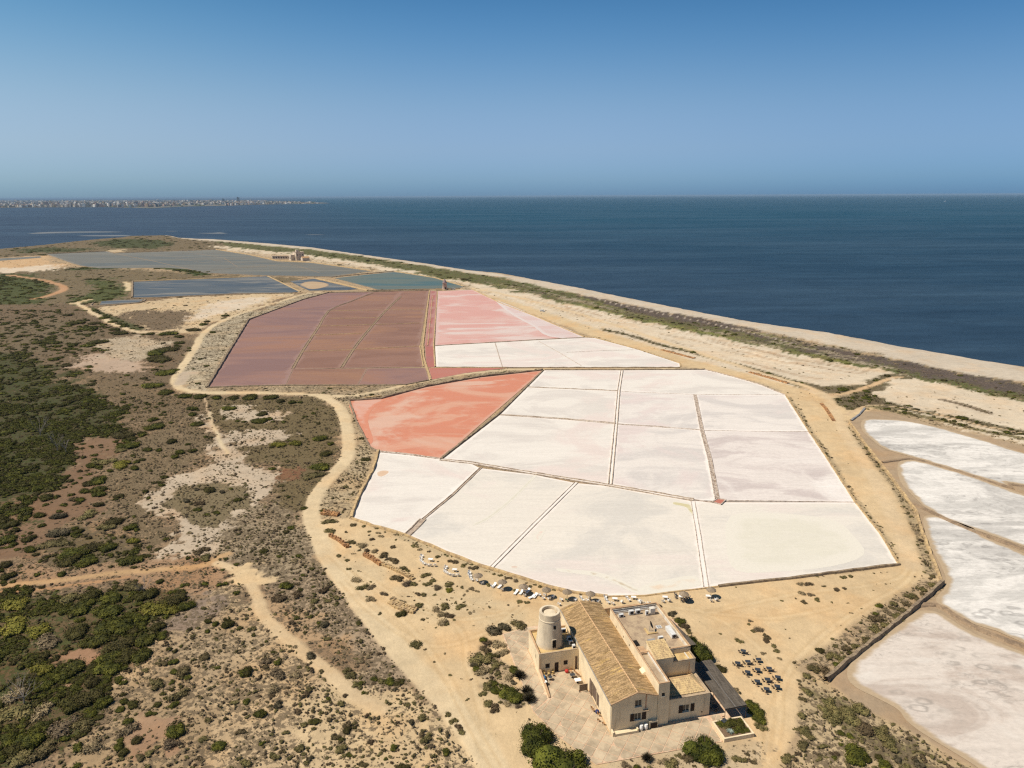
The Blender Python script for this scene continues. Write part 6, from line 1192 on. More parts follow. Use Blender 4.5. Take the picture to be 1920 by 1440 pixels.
for reg in REG:
    for i in range(-25, 26):
        for j in range(-25, 26):
            cu = (i+.35)*s_*math.cos(ang)-(j+.2)*s_*math.sin(ang)+.3; cv = (i+.35)*s_*math.sin(ang)+(j+.2)*s_*math.cos(ang)-.5
            sq = [(cu+x*math.cos(ang)-y*math.sin(ang), cv+x*math.sin(ang)+y*math.cos(ang)) for x, y in ((-h_, -h_), (h_, -h_), (h_, h_), (-h_, h_))]
            q = sq
            for k in range(len(reg)):
                q = clip_poly(q, reg[k], reg[(k+1) % len(reg)])
                if len(q) < 3: break
            if len(q) < 3: continue
            A_ = abs(.5*sum(q[k][0]*q[(k+1) % len(q)][1]-q[(k+1) % len(q)][0]*q[k][1] for k in range(len(q))))
            if A_ < .25: continue
            if A_ > .98*(2*h_)**2: o = link('paving_slab', fmesh, terr, (cu, cv, .07+random.uniform(-.006, .006)), ang)
            else:
                mm = MB(); n_ = len(q); mm.add([(x, y, .03) for x, y in q]+[(x, y, .10) for x, y in q], [tuple(range(n_, 2*n_))]+[(k, (k+1) % n_, n_+(k+1) % n_, n_+k) for k in range(n_)]); part(mm, 'paving_slab', M['slab'], terr)
            cnt += 1
print('slabs', cnt)
# ------------- reed pergola
perg = empty('reed_pergola', (BO[0], BO[1], 0), BROT, label='long low pergola roofed with dark grey reed mats on the right of the house', cat='pergola')
def mat_field(name, u0, u1, v0, v1, z, mat, du=.16, taper=0):
    m = MB(); n_ = int((v1-v0)/.22)
    for k in range(n_):
        v = v0+(v1-v0)*k/n_; tu = taper*(v-v0)/(v1-v0); m.box(u0, u1+tu, v, v+.19, z+random.uniform(-.015, .015), z+.03+random.uniform(0, .02))
    m.box(u0, u1+min(0, taper), v0, v1, z-.03, z-.018)
    part(m, name, mat, perg, kind='stuff')
mat_field('inner_reed_mat', 21.7, 23.75, -1.9, 11.6, 2.72, M['reed']); mat_field('outer_reed_mat', 23.8, 26.15, -1.9, 11.9, 2.78, M['reed'])
mat_field('back_reed_mat', 21.3, 25.6, 17.2, 28.6, 2.80, M['reed'], taper=-1.5); mat_field('golden_reed_mat', 21.2, 24.1, 28.7, 32.3, 2.86, M['reed_new'])
m = MB()
for u in (21.75, 23.78, 26.1): m.box(u-.05, u+.05, -1.9, 11.6, 2.56, 2.66)
for v in (-1.85, 2.6, 7.1, 11.5): m.box(21.7, 26.15, v-.05, v+.05, 2.44, 2.55)
m.box(21.35, 21.45, 17.2, 32.2, 2.56, 2.66); m.box(23.9, 24.0, 17.2, 32.2, 2.56, 2.66); part(m, 'beams', M['pole'], perg)
for v in (-1.85, 2.6, 7.1, 11.5, 17.4, 22.5, 27.5, 32.1):
    for u in ((21.75, 26.1) if v < 15 else (21.4, 24.0)): m = MB(); m.tube((u, v, 0), (u, v, 2.5), .06); part(m, 'post', M['pole'], perg)
m = MB(); m.box(23.75, 23.80, -1.9, 11.6, 2.84, 2.86); part(m, 'seam_cable', M['grey_metal'], perg)
# ------------- walled planter
pl = empty('walled_planter', (BO[0], BO[1], 0), BROT, label='low walled planter full of green shrubs and a blue agave', cat='planter')
m = MB(); u0, u1, v0, v1 = 19.0, 25.0, -6.7, -2.1
for b_ in ((u0, u1, v0, v0+.3), (u0, u1, v1-.3, v1), (u0, u0+.3, v0+.3, v1-.3), (u1-.3, u1, v0+.3, v1-.3)): m.box(*b_, 0, .75)
part(m, 'wall', M['plaster'], pl); m = MB(); m.box(u0+.3, u1-.3, v0+.3, v1-.3, .1, .6); part(m, 'soil', M['soil'], pl)
for (u, v, r_, kd, lb) in ((20.6, -3.3, 1.0, 'G', 'back left'), (22.2, -3.6, 1.35, 'G', 'middle'), (23.8, -4.1, 1.2, 'G', 'right'), (22.5, -5.0, 1.1, 'G', 'front middle'), (21.0, -4.3, .8, 'O', 'left'), (24.0, -5.4, .8, 'G', 'front right'), (23.1, -2.9, 1.0, 'G', 'back middle'), (24.3, -3.0, .8, 'G', 'back right'), (21.9, -4.9, .9, 'G', 'front centre left'), (23.2, -5.5, .8, 'G', 'front centre right')):
    q = bw(u, v); place_plant(kd, HI[kd][int(u*7) % 4], q.x, q.y, r_*1.25, r_*1.15, f'{KIND[kd][1]} shrub growing in the walled planter, {lb}', z=.5)
def agave(u, v, z, r_, mat, label):
    q = bw(u, v, z); m = MB()
    for k in range(22):
        a = k*2.4; el = .25+.55*(k/22); c_, s__ = math.cos(a), math.sin(a); ln = r_*(1-.25*k/22); t = Vector((c_*math.cos(el), s__*math.cos(el), math.sin(el)))*ln; sd = Vector((-s__, c_, 0))*r_*.09
        m.add([sd, -sd, t*.5-sd*1.2+Vector((0, 0, .05)), t*.5+sd*1.2+Vector((0, 0, .05)), t], [(0, 1, 2, 3), (3, 2, 4)])
    return m.build('agave', mat, None, loc=tuple(q), label=label, cat='plant')
M['agave'] = pmat('blue_agave', (.26, .31, .27), None, .1, 3, mode='object')
agave(20.9, -5.3, .6, .95, M['agave'], 'blue-grey agave in the front left corner of the walled planter')

# ---------------------------------------------------------------- furniture
def parasol():
    r = empty('thatched_parasol'); m = MB(); m.tube((0, 0, -.1), (0, 0, 2.35), .05); part(m, 'pole', M['pole'], r)
    m = MB(); rr = random.Random(5); nn = 26
    prof = [(1.20, 2.0), (1.16, 2.12), (.80, 2.34), (.42, 2.52), (.10, 2.70), (.05, 2.92)]
    for k, (a_, z) in enumerate(prof):
        for i in range(nn): t = 6.283*i/nn; j = rr.uniform(-.05, .05) if k < 2 else rr.uniform(-.02, .02); m.v.append(((a_+j)*math.cos(t), (a_+j)*math.sin(t), z+rr.uniform(-.03, .03)*(k < 4)))
    for k in range(len(prof)-1):
        for i in range(nn): m.f.append((k*nn+i, k*nn+(i+1) % nn, (k+1)*nn+(i+1) % nn, (k+1)*nn+i))
    m.f.append(tuple(range((len(prof)-1)*nn, len(prof)*nn))); part(m, 'thatch', M['thatch'], r)
    return r
pr0 = parasol(); first = True
PAR = [(896.4, 1077.4), (941.8, 1089.4), (981.1, 1097.9), (1024.6, 1104.2), (1063.6, 1108), (1107.2, 1111.7), (1282.8, 1112), (1333.8, 1103.9)]
PLAB = ['at the left end of the umbrella row', 'second from the left end of the row', 'third from the left, over sun loungers', 'fourth from the left in the umbrella row', 'fifth from the left, beside a green chair', 'sixth from the left, just behind the roof gable', 'by dark grey chairs right of the house', 'standing alone at the right end of the row']
for i, (x, y) in enumerate(PAR):
    o = pr0 if first else copy_tree(pr0); first = False; c = at(x, y, 2.35); o.location = (c.x, c.y, 0); o.rotation_euler.z = i*1.3
    tag(o, 'thatched grey-brown parasol '+PLAB[i], 'parasol', 'thatched parasols along the salt pan')
def chair_mesh(mat, w=.56, d=.54, sh=.43, bh=.86, arms=True, name='plastic_chair'):
    m = MB(); m.box(-w/2, w/2, -d/2, d/2, sh-.03, sh)
    m.add([(-w/2, d/2-.05, sh), (w/2, d/2-.05, sh), (w/2-.03, d/2+.10, bh), (-w/2+.03, d/2+.10, bh), (-w/2, d/2, sh), (w/2, d/2, sh), (w/2-.03, d/2+.14, bh), (-w/2+.03, d/2+.14, bh)], [(0, 1, 2, 3), (7, 6, 5, 4), (3, 2, 6, 7), (0, 3, 7, 4), (1, 5, 6, 2)])
    for sx in (-1, 1):
        for sy in (-1, 1): m.obox(sx*(w/2-.04), sy*(d/2-.04), 0, .055, .055, sh-.03)
        if arms: m.box(min(sx*w/2, sx*(w/2-.06)), max(sx*w/2, sx*(w/2-.06)), -d/2, d/2+.05, sh+.2, sh+.235); m.obox(sx*(w/2-.03), -d/2+.04, sh, .05, .05, .2)
    return m.mesh(name, mat)
CH = chair_mesh(M['white'], .66, .64, .46, .95); CHD = chair_mesh(pmat('dark_grey_plastic', (.10, .10, .11), None, .05, 2, rough=.5, mode='object'), name='grey_chair'); CHG = chair_mesh(pmat('green_plastic', (.12, .17, .11), None, .05, 2, rough=.5, mode='object'), name='green_chair')
def low_table(mat=None):
    r = empty('white_table'); m = MB(); m.box(-.62, .62, -.42, .42, .66, .70); m.box(-.58, .58, -.38, .38, .60, .657); part(m, 'tabletop', mat or M['white'], r)
    for sx in (-1, 1):
        for sy in (-1, 1): m = MB(); m.obox(sx*.52, sy*.33, 0, .07, .07, .60); part(m, 'leg', mat or M['white'], r)
    return r
def lounger():
    r = empty('sun_lounger'); m = MB(); m.box(-.32, .32, -.95, .35, .28, .34); part(m, 'seat', M['white'], r)
    m = MB(); m.add([(-.32, .35, .28), (.32, .35, .28), (.32, .95, .62), (-.32, .95, .62), (-.32, .35, .34), (.32, .35, .34), (.32, .93, .68), (-.32, .93, .68)], [(0, 3, 2, 1), (4, 5, 6, 7), (0, 1, 5, 4), (2, 3, 7, 6), (0, 4, 7, 3), (1, 2, 6, 5)]); part(m, 'backrest', M['white'], r)
    for sx in (-1, 1):
        for sy in (-.8, .3): m = MB(); m.obox(sx*.26, sy, 0, .07, .07, .28); part(m, 'leg', M['white'], r)
    return r
def put(o, x, y, rz, label=None, cat=None, group=None, z=0.0):
    c = at(x, y, z+.3); o.location = (c.x, c.y, z); o.rotation_euler.z = rz
    if label: tag(o, label, cat, group)
    return o
def chairs(mesh, items, name, cat, group, region, noun, face=None):
    items = sorted(items)
    for i, it in enumerate(items):
        c = at(it[0], it[1], .35); rz = it[2] if len(it) > 2 else 0
        if face: f_ = at(*face); rz = math.atan2(f_.y-c.y, f_.x-c.x)+math.pi/2+random.uniform(-.15, .15)
        link(name, mesh, None, (c.x, c.y, 0), rz, label=f'{noun} {region}' if len(items) == 1 else f'{noun} {region}, {ordw(i)} from the left', cat=cat, group=group)
z5 = lambda L_: [(780+a/9.6, 1030+b/9.6) for a, b in L_]; z6 = lambda L_: [(940+a/9.6, 1070+b/9.6) for a, b in L_]; z7 = lambda L_: [(1100+a/7.385, 1070+b/7.385) for a, b in L_]
WC, WG = 'white plastic chair', 'white plastic chairs along the salt pan'
chairs(CH, z5([(112, 120), (95, 160), (92, 200), (112, 228), (145, 255), (205, 278), (265, 284), (340, 284)]), 'white_chair', 'chair', WG, 'in the leftmost crescent', WC, (809, 1048))
chairs(CH, z5([(548, 318), (528, 352), (518, 395), (552, 418), (592, 440), (650, 462), (688, 464), (755, 458)]), 'white_chair', 'chair', WG, 'in the second crescent', WC, (853, 1068))
chairs(CH, z5([(968, 420), (962, 455), (982, 480), (985, 515), (1008, 545)]), 'white_chair', 'chair', WG, 'in the upright column left of the first parasol', WC, (893, 1086))
chairs(CH, z5([(1095, 560), (1192, 605)]), 'white_chair', 'chair', WG, 'under the first parasol', WC, (899, 1090))
chairs(CH, z5([(1370, 660), (1550, 725)]), 'white_chair', 'chair', WG, 'by the second parasol', WC, (940, 1100))
chairs(CH, z6([(420, 440), (440, 365)]), 'white_chair', 'chair', WG, 'under the third parasol', WC, (985, 1110))
chairs(CH, z6([(690, 435), (755, 495), (862, 500), (930, 465), (785, 440)]), 'white_chair', 'chair', WG, 'round the fourth parasol', WC, (1025, 1115))
chairs(CH, z6([(1080, 520), (1335, 525), (1040, 600)]), 'white_chair', 'chair', WG, 'round the fifth parasol', WC, (1062, 1120))
chairs(CHG, z6([(1175, 525)]), 'green_chair', 'chair', None, 'beside the pole of the fifth parasol', 'dull green plastic chair', (1070, 1121))
chairs(CH, z6([(1430, 480), (1470, 530), (1545, 530), (1590, 500), (1650, 560), (1745, 555)]), 'white_chair', 'chair', WG, 'behind the roof gable by the sixth parasol', WC, (1106, 1122))
chairs(CH, z7([(262, 365), (270, 400), (300, 440), (360, 452), (485, 430)]), 'white_chair', 'chair', WG, 'in the first cluster right of the gable', WC, (1153, 1124))
chairs(CH, z7([(555, 365), (585, 405), (730, 420), (745, 435)]), 'white_chair', 'chair', WG, 'in the second cluster right of the gable', WC, (1188, 1122))
chairs(CH, z7([(800, 450), (865, 448)]), 'white_chair', 'chair', WG, 'behind the courtyard wall', WC, (1212, 1120))
chairs(CH, z7([(1058, 422), (1140, 412)]), 'white_chair', 'chair', WG, 'at the table left of the grey chairs', WC, (1247, 1121))
chairs(CHD, z7([(1235, 330), (1240, 370), (1385, 380), (1415, 370), (1370, 410), (1320, 415)]), 'grey_chair', 'chair', 'dark grey chairs under a parasol', 'round the table under the seventh parasol', 'dark grey chair', (1281, 1121))
chairs(CH, z7([(1725, 415), (1795, 400)]), 'white_chair', 'chair', WG, 'under the lone right parasol', WC, (1334, 1118))
t0 = low_table(); firstt = True
for (x, y), lb in zip(z5([(262, 195), (695, 380)])+z7([(390, 400), (650, 380), (1085, 378), (1310, 372), (1685, 365)]), ('inside the leftmost crescent of chairs', 'inside the second crescent of chairs', 'in the first cluster right of the gable', 'in the second cluster right of the gable', 'standing left of the grey chairs', 'between the dark grey chairs', 'by the lone right parasol')):
    o = t0 if firstt else copy_tree(t0); firstt = False; put(o, x, y, -.15, 'white plastic table '+lb, 'table', 'white plastic tables', z=0)
l0 = lounger(); fl = True
for (x, y, rz), lb in zip([(926, 1097.5, -.5), (937, 1099, -.5), (967.5, 1110.5, -.45), (977.5, 1110.5, -.45), (997, 1119, -.9), (1003.5, 1117, -.45), (990, 1108, -.4)], ('left of the pair by the second parasol', 'right of the pair by the second parasol', 'left of the pair by the third parasol', 'right of the pair by the third parasol', 'nearest the tower, right of third parasol', 'rightmost by the third parasol', 'in the shade of the third parasol')):
    o = l0 if fl else copy_tree(l0); fl = False; put(o, x, y, rz, 'white sun lounger, '+lb, 'sun lounger', 'white sun loungers')
# black tables with folding chairs
def black_table():
    r = empty('black_table'); m = MB(); m.box(-.55, .55, -.42, .42, .72, .76); part(m, 'tabletop', M['table_top'], r)
    m = MB(); m.tube((-.4, -.3, 0), (.4, -.3, .72), .02, n=4); m.tube((.4, -.3, 0), (-.4, -.3, .72), .02, n=4); m.tube((-.4, .3, 0), (.4, .3, .72), .02, n=4); m.tube((.4, .3, 0), (-.4, .3, .72), .02, n=4); part(m, 'legs', M['black'], r, kind='stuff'); r.children[-1].name = 'crossed_legs'; del r.children[-1]['kind']
    return r
def folding_chair():
    r = empty('folding_chair'); m = MB(); m.box(-.21, .21, -.2, .2, .43, .46); part(m, 'seat', M['black'], r)
    m = MB(); m.box(-.2, .2, .21, .235, .68, .84); part(m, 'backrest', M['black'], r)
    m = MB()
    for sx in (-.19, .19): m.tube((sx, -.22, 0), (sx, .24, .86), .016, n=4); m.tube((sx, .22, 0), (sx, -.2, .44), .016, n=4)
    part(m, 'frame', M['chair_wood'], r); return r
bt0, fc0 = black_table(), folding_chair(); ft = True; fcf = True
BTP = [(440, 255), (815, 465), (305, 555), (555, 520), (795, 715), (550, 775), (1075, 685), (1290, 900), (1035, 955), (785, 1000), (1275, 1125), (1015, 1190)]
BTL = ['farthest of the outdoor group', 'in the second row, right of the farthest', 'leftmost of the outdoor group', 'between the leftmost and second row tables', 'in the very middle of the group', 'third row, at the left', 'right side of the third row', 'rightmost table, upper of two', 'fourth row, centre', 'fourth row, at the left', 'rightmost table, lower of two', 'nearest to the camera']
for (a, b_), lb in zip(BTP, BTL):
    c = at(1360+a/13.09, 1200+b_/13.09, .76); o = bt0 if ft else copy_tree(bt0); ft = False
    rz = -.22+random.uniform(-.12, .12); o.location = (c.x, c.y, 0); o.rotation_euler.z = rz; tag(o, 'black tabled bistro table, '+lb if 0 else 'dark slate folding table, '+lb, 'table', 'dark tables standing on the sand')
    for q, (dx, dy, ra, sd) in enumerate(((-.85, .05, math.pi/2, 'left'), (-.1, -.75, math.pi, 'near'), (.85, -.1, -math.pi/2, 'right'))):
        if sd == 'right' and random.random() < .45: continue
        ca, sa = math.cos(rz), math.sin(rz); x, y = c.x+dx*ca-dy*sa, c.y+dx*sa+dy*ca
        f = fc0 if fcf else copy_tree(fc0); fcf = False; f.location = (x, y, 0); f.rotation_euler.z = rz+ra+random.uniform(-.2, .2)
        tag(f, f'wooden folding chair on the {sd} side of the table {lb}', 'chair', 'folding chairs at the dark tables')
        if len(f['label'].split()) > 16: f['label'] = f['label'].replace(' the ', ' ')
# terrace things
def lathe_thing(name, u, v, z, prof, mat, label, cat, group=None, n=14):
    m = MB(); m.lathe(prof, n); o = m.build(name, mat, None, True, loc=tuple(bw(u, v, z)), label=label, cat=cat, group=group); return o
BAR = [(.30, 0), (.36, .35), (.37, .6), (.33, .95), (.30, 1.0), (.30, 1.04), (.05, 1.07)]
for u, s in ((5.75, 'left'), (6.65, 'right')):
    r = empty('white_barrel', tuple(bw(u, -.45, .1)), 0, label=f'white plastic barrel, the {s} one of the pair below the shuttered window', cat='barrel', group='white barrels by the house')
    m = MB(); m.lathe(BAR[:5], 16); part(m, 'body', M['white'], r, True); m = MB(); m.lathe([(.32, 1.02), (.32, 1.08), (.04, 1.11)], 16); part(m, 'lid', M['white'], r)
r = empty('notice_board', tuple(bw(-1.3, 11.8, .1)), BROT, label='brown standing board leaning by the lit side wall of the hall', cat='board'); m = MB(); m.box(-.85, .85, -.03, .03, .25, 1.75); part(m, 'panel', M['board'], r); m = MB(); m.box(-.8, -.72, -.04, .4, 0, .248); m.box(.72, .8, -.04, .4, 0, .248); part(m, 'feet', M['dark_wood'], r)
zc = lambda a, b_: (960+a/8.727, 1230+b_/8.727)
def cane_chair(px_, rz, label, mat='cane'):
    c = at(px_[0], px_[1], .4); r = empty('cane_chair', (c.x, c.y, .1), rz, label=label, cat='chair', group='cane and wooden chairs on the terrace')
    m = MB(); m.lathe([(.25, .42), (.25, .46)], 10); part(m, 'seat', M[mat], r); m = MB(); m.add([(-.24, .2, .46), (.24, .2, .46), (.22, .28, .9), (-.22, .28, .9), (-.24, .23, .46), (.24, .23, .46), (.22, .31, .9), (-.22, .31, .9)], [(0, 1, 2, 3), (7, 6, 5, 4), (3, 2, 6, 7), (0, 3, 7, 4), (1, 5, 6, 2)]); part(m, 'backrest', M[mat], r)
    for sx in (-.17, .17):
        for sy in (-.17, .17): m = MB(); m.tube((sx, sy, 0), (sx, sy, .42), .02, n=4); part(m, 'leg', M['pole'], r)
    return r
for i, (p_, rz) in enumerate((((535, 325), 2.6), ((592, 325), 3.3), ((668, 300), 3.6), ((525, 285), .2), ((600, 290), .1), ((665, 262), -.2))): cane_chair(zc(*p_), rz, 'yellow cane chair by the mill block door, '+['nearest the wing wall', 'second nearest the wing wall', 'nearest the door', 'back row against the wall, left', 'back row against the wall, middle', 'back row against the wall, right'][i])
for i, (p_, rz) in enumerate((((1035, 260), 1.0), ((1060, 285), 2.0), ((1090, 310), 2.5), ((965, 250), .3))): cane_chair(zc(*p_), rz, 'pale wooden chair by the corner door, '+['second from the left', 'third from the left', 'rightmost', 'leftmost'][i], 'chair_wood')
for i, (p_, rz) in enumerate((((1305, 845), 1.7), ((1330, 885), 2.2), ((1415, 1048), 1.5), ((1495, 1102), 1.6), ((1420, 960), 1.2))): cane_chair(zc(*p_), rz, 'wooden chair along the lit side wall, '+['topmost', 'second from the top', 'below the blue pot', 'nearest the front corner', 'right by the blue pot'][i], 'chair_wood')
def round_table(px_, r_, h, mat, label, sq=False):
    c = at(px_[0], px_[1], h); r = empty('terrace_table', (c.x, c.y, .1), BROT, label=label, cat='table'); m = MB()
    (m.box(-r_, r_, -r_*.8, r_*.8, h-.04, h) if sq else m.lathe([(r_, h-.04), (r_, h)], 14)); part(m, 'tabletop', M[mat], r); m = MB(); m.tube((0, 0, .02), (0, 0, h-.04), .04); m.lathe([(.25, 0), (.25, .02)], 10); part(m, 'pedestal', M['black'], r)
round_table(zc(625, 345), .42, .74, 'table_top', 'round dark table between the yellow cane chairs'); round_table(zc(990, 308), .52, .74, 'table_top', 'square dark table near the corner door', True); round_table(zc(1075, 392), .62, .74, 'white', 'white table beside the lit side wall', True)
c = at(*zc(515, 375), .3); m = MB(); m.box(-.35, .35, -.6, .6, 0, .55); m.box(-.30, .3, -.5, .5, .55, .75); m.build('covered_crate', M['blue'], None, loc=(c.x, c.y, .1), rz=BROT, label='stack covered with blue tarpaulin inside the wing wall', cat='crate')
c = at(*zc(552, 455), .3); r = empty('waste_bin', (c.x, c.y, .1), BROT, label='dark bin with white lid inside the wing wall', cat='bin'); m = MB(); m.box(-.35, .35, -.35, .35, 0, .7); part(m, 'body', M['black'], r); m = MB(); m.box(-.37, .2, -.3, .37, .703, .78); part(m, 'lid', M['white'], r)
for nm, p_, mt, lb in (('red_float', (895, 255), 'red', 'round red float on the ground by the mill block wall'), ('blue_pot', (1395, 918), 'navy', 'round dark blue pot along the lit side wall')):
    c = at(*zc(*p_), .3); m = MB(); m.lathe([(.12, 0), (.36, .14), (.42, .36), (.34, .58), (.15, .66)], 14); m.build(nm, M[mt], None, True, loc=(c.x, c.y, .1), label=lb, cat='float' if 'red' in nm else 'pot')
# furniture under the pergola edge
for i, (u, v) in enumerate(((21.3, -2.6), (21.4, 1.2), (21.2, 3.4))):
    q = bw(u, v, .1); o = copy_tree(bt0); o.location = q; o.rotation_euler.z = BROT+.3; tag(o, 'dark table by the pergola edge, '+['outside its front corner', 'second from the front', 'third from the front'][i], 'table', 'dark tables at the pergola')
    for k, (dx, dy, ra) in enumerate(((-.8, 0, math.pi/2), (0, -.8, math.pi), (.1, .8, 0))):
        f = copy_tree(fc0); f.location = q+Vector((dx, dy, 0)); f.rotation_euler.z = BROT+ra; tag(f, f'folding chair at the pergola table {["outside its front corner", "second from the front", "third from the front"][i]}, {["left", "near", "far"][k]} side', 'chair', 'folding chairs at the pergola')

# ---------------------------------------------------------------- ruined orange stone walls and rock piles
def block_wall(pts, w, h, label, seed, mat=None, bs=.55):
    r = random.Random(seed); P = atv(pts); root = empty('tuff_stone_wall', (P[0][0], P[0][1], 0), label=label, cat='wall', group='ruined orange stone walls'); n_ = 0
    ms = []
    for k in range(4): m = MB(); m.box(-.5, .5, -.5, .5, 0, 1); m.v = [(x+r.uniform(-.09, .09), y+r.uniform(-.09, .09), z+r.uniform(-.09, .09)) for x, y, z in m.v]; ms.append(m.mesh('stone', mat or M['tuff']))
    for i in range(len(P)-1):
        d = P[i+1]-P[i]; L = np.hypot(*d); a = math.atan2(d[1], d[0]); nrm = np.array([-d[1], d[0]])/L
        for s in np.arange(0, L, bs):
            for j in range(max(1, round(w/bs))):
                hh = h*r.uniform(.55, 1.1); q = P[i]+d*(s+bs*.5)/L+nrm*((j+.5)*bs-w/2)
                o = link('stone', ms[r.randrange(4)], root, (q[0]-P[0][0]+r.uniform(-.06, .06), q[1]-P[0][1]+r.uniform(-.06, .06), -.05), a+r.uniform(-.15, .15)); o.scale = (bs*r.uniform(.85, 1.05), bs*r.uniform(.85, 1.05), hh); n_ += 1
block_wall([(619, 1005), (636, 1014), (651, 1026)], 1.1, 1.0, 'small ruined orange stone wall nearest the winding track', 1)
block_wall([(683, 1041), (700, 1050), (713, 1059)], 1.2, 1.1, 'dark rusty upper part of the long ruined wall', 2)
block_wall([(714, 1057), (735, 1066), (755, 1075), (775, 1086)], 1.1, .8, 'golden lower part of the long ruined wall', 3, M['stone_gold'])
block_wall([(733, 1128), (745, 1136), (762, 1143), (775, 1146)], 2.2, .7, 'collapsed pile of ochre blocks in the middle of the yard', 4, M['stone_gold'], .6)
block_wall([(604, 962), (620, 964), (634, 966)], 2.0, .8, 'orange rubble heap at the bend of the track', 5)
block_wall([(1540, 757), (1548, 766), (1556, 778), (1563, 789)], 1.4, .6, 'orange rubble strip on the broad sandy track', 6, None, .7)
block_wall([(1405, 698), (1440, 708), (1478, 719)], 2.0, .6, 'orange rubble ridge beside the dark ditch', 7, None, 1.0)
block_wall([(1240, 656), (1270, 664), (1300, 672)], 2.0, .5, 'orange stone ridge far up the sandy track', 8, None, 1.3)
block_wall([(683, 746), (700, 744), (715, 743)], 1.6, .5, 'pile of golden blocks beside the causeway above the coral pan', 9, M['stone_gold'], .8)

# ---------------------------------------------------------------- summer haze over the water
hm = bpy.data.materials.new('haze_air'); hm.use_nodes = True; hn = hm.node_tree; hn.nodes.clear(); ho = nd(hn, 'ShaderNodeOutputMaterial'); hv = nd(hn, 'ShaderNodeVolumePrincipled')
hv.inputs['Density'].default_value = 2.5e-5; hv.inputs['Color'].default_value = (.40, .585, .80, 1); hv.inputs['Anisotropy'].default_value = .0; hn.links.new(hv.outputs[0], ho.inputs['Volume'])
m = MB(); m.box(-125000, 125000, -2500, 125000, -5, 101); m.build('haze', hm, kind='stuff', label='thin summer haze over sea and land')

# ---------------------------------------------------------------- far house, small windmill, boats, town
c = at(560, 487.5); fh = empty('salt_house_ruin', (c.x, c.y, 0), math.radians(40), label='tall square pale house with roof turret by the far pond', cat='house'); PL2 = pmat('old_pale_plaster', (.72, .60, .47), (.60, .49, .38), .08, .3, mode='object')
m = MB(); wops = [(-5.5, -4.6, 7.2, 9.0), (-3.2, -2.3, 7.2, 9.0), (-.9, 0.0, 7.2, 9.0), (-5.5, -4.6, 2.5, 4.5), (-.9, 0, 2.5, 4.5)]
wall(m, 'u', -6.5, -6.5, 6.5, 0, 12.3, -1, [(-4.6, -3.4, 7.4, 9.2), (-.6, .6, 7.4, 9.2), (3.4, 4.6, 7.4, 9.2), (3.0, 4.2, 0, 2.6)]); wall(m, 'v', -6.5, -6.5, 6.5, 0, 12.3, -1, [(-4.6, -3.6, 2.2, 6.4), (-.5, .5, 2.2, 9.0), (3.4, 4.4, 2.2, 6.4)]); wall(m, 'u', 6.5, -6.5, 6.5, 0, 12.3, 1); wall(m, 'v', 6.5, -6.5, 6.5, 0, 12.3, 1); part(m, 'wall', PL2, fh)
for o_ in ((-4.6, -3.4, 7.4, 9.2), (-.6, .6, 7.4, 9.2), (3.4, 4.6, 7.4, 9.2)): opening(fh, 'u', -6.5, -1, o_, 'window', 'dark_hole', False)
opening(fh, 'u', -6.5, -1, (3.0, 4.2, 0, 2.6), 'door', 'dark_hole', False)
for o_ in ((-4.6, -3.6, 2.2, 6.4), (-.5, .5, 2.2, 9.0), (3.4, 4.4, 2.2, 6.4)): opening(fh, 'v', -6.5, -1, o_, 'window', 'dark_hole', False)
m = MB(); m.box(-6.2, 6.2, -6.2, 6.2, 11.4, 11.6); part(m, 'roof', M['roof_floor'], fh); coping(fh, [(-6.5, -6.5), (6.5, -6.5), (6.5, 6.5), (-6.5, 6.5)], 12.3, .7, PL2, 'cornice', .5)
m = MB(); m.box(-2.5, 1.5, 1, 5, 11.6, 15.6); part(m, 'roof_turret', PL2, fh)
m = MB(); m.box(-12.5, -6.503, -1.0, 7.0, 0, 8.5); part(m, 'side_wing', PL2, fh); m = MB(); m.box(-12.53, -12.48, 1.2, 3.6, 2.0, 6.0); part(m, 'wing_gate', M['dark_hole'], fh)
r = empty('long_low_shed', tuple(at(531, 485.5)), math.radians(-4), label='long low pale shed left of the far house', cat='shed'); m = MB(); m.box(-16, 14, -4, 4, 0, 5.2); part(m, 'wall', PL2, r); m = MB(); m.add([(-16.5, -4.6, 5.1), (14.5, -4.6, 5.1), (14.5, 4.6, 5.1), (-16.5, 4.6, 5.1), (-16.5, 0, 6.6), (14.5, 0, 6.6)], [(0, 1, 5, 4), (2, 3, 4, 5), (1, 2, 5), (3, 0, 4)]); part(m, 'roof', M['roof_floor'], r)
for k in range(7): m = MB(); m.box(-14+k*4, -12.6+k*4, -4.06, -4.003, 1.2, 3.6); part(m, 'window', M['dark_hole'], r)
r = empty('gabled_hut', tuple(at(573, 488.5)), math.radians(35), label='small hut with orange gabled roof right of the far house', cat='hut'); m = MB(); m.box(-6, 5, -4, 4, 0, 4.6); m.add([(5, -4, 4.6), (5, 4, 4.6), (5, 0, 6.2), (-6, -4, 4.6), (-6, 4, 4.6), (-6, 0, 6.2)], [(0, 1, 2), (4, 3, 5)]); part(m, 'wall', PL2, r); m = MB(); m.add([(-6.4, -4.5, 4.5), (5.4, -4.5, 4.5), (5.4, 0, 6.35), (-6.4, 0, 6.35), (5.4, 4.5, 4.5), (-6.4, 4.5, 4.5)], [(0, 1, 2, 3), (3, 2, 4, 5)]); part(m, 'roof', pmat('orange_roof', (.50, .30, .15), None, .1, .5), r); m = MB(); m.box(5.0, 5.05, -.9, .9, 0, 2.6); part(m, 'door', M['dark_hole'], r)
c = at(834, 543.5); wmr = empty('small_windmill', (c.x, c.y, 0), 0, label='small round stone windmill with conical roof by the pink pan', cat='windmill')
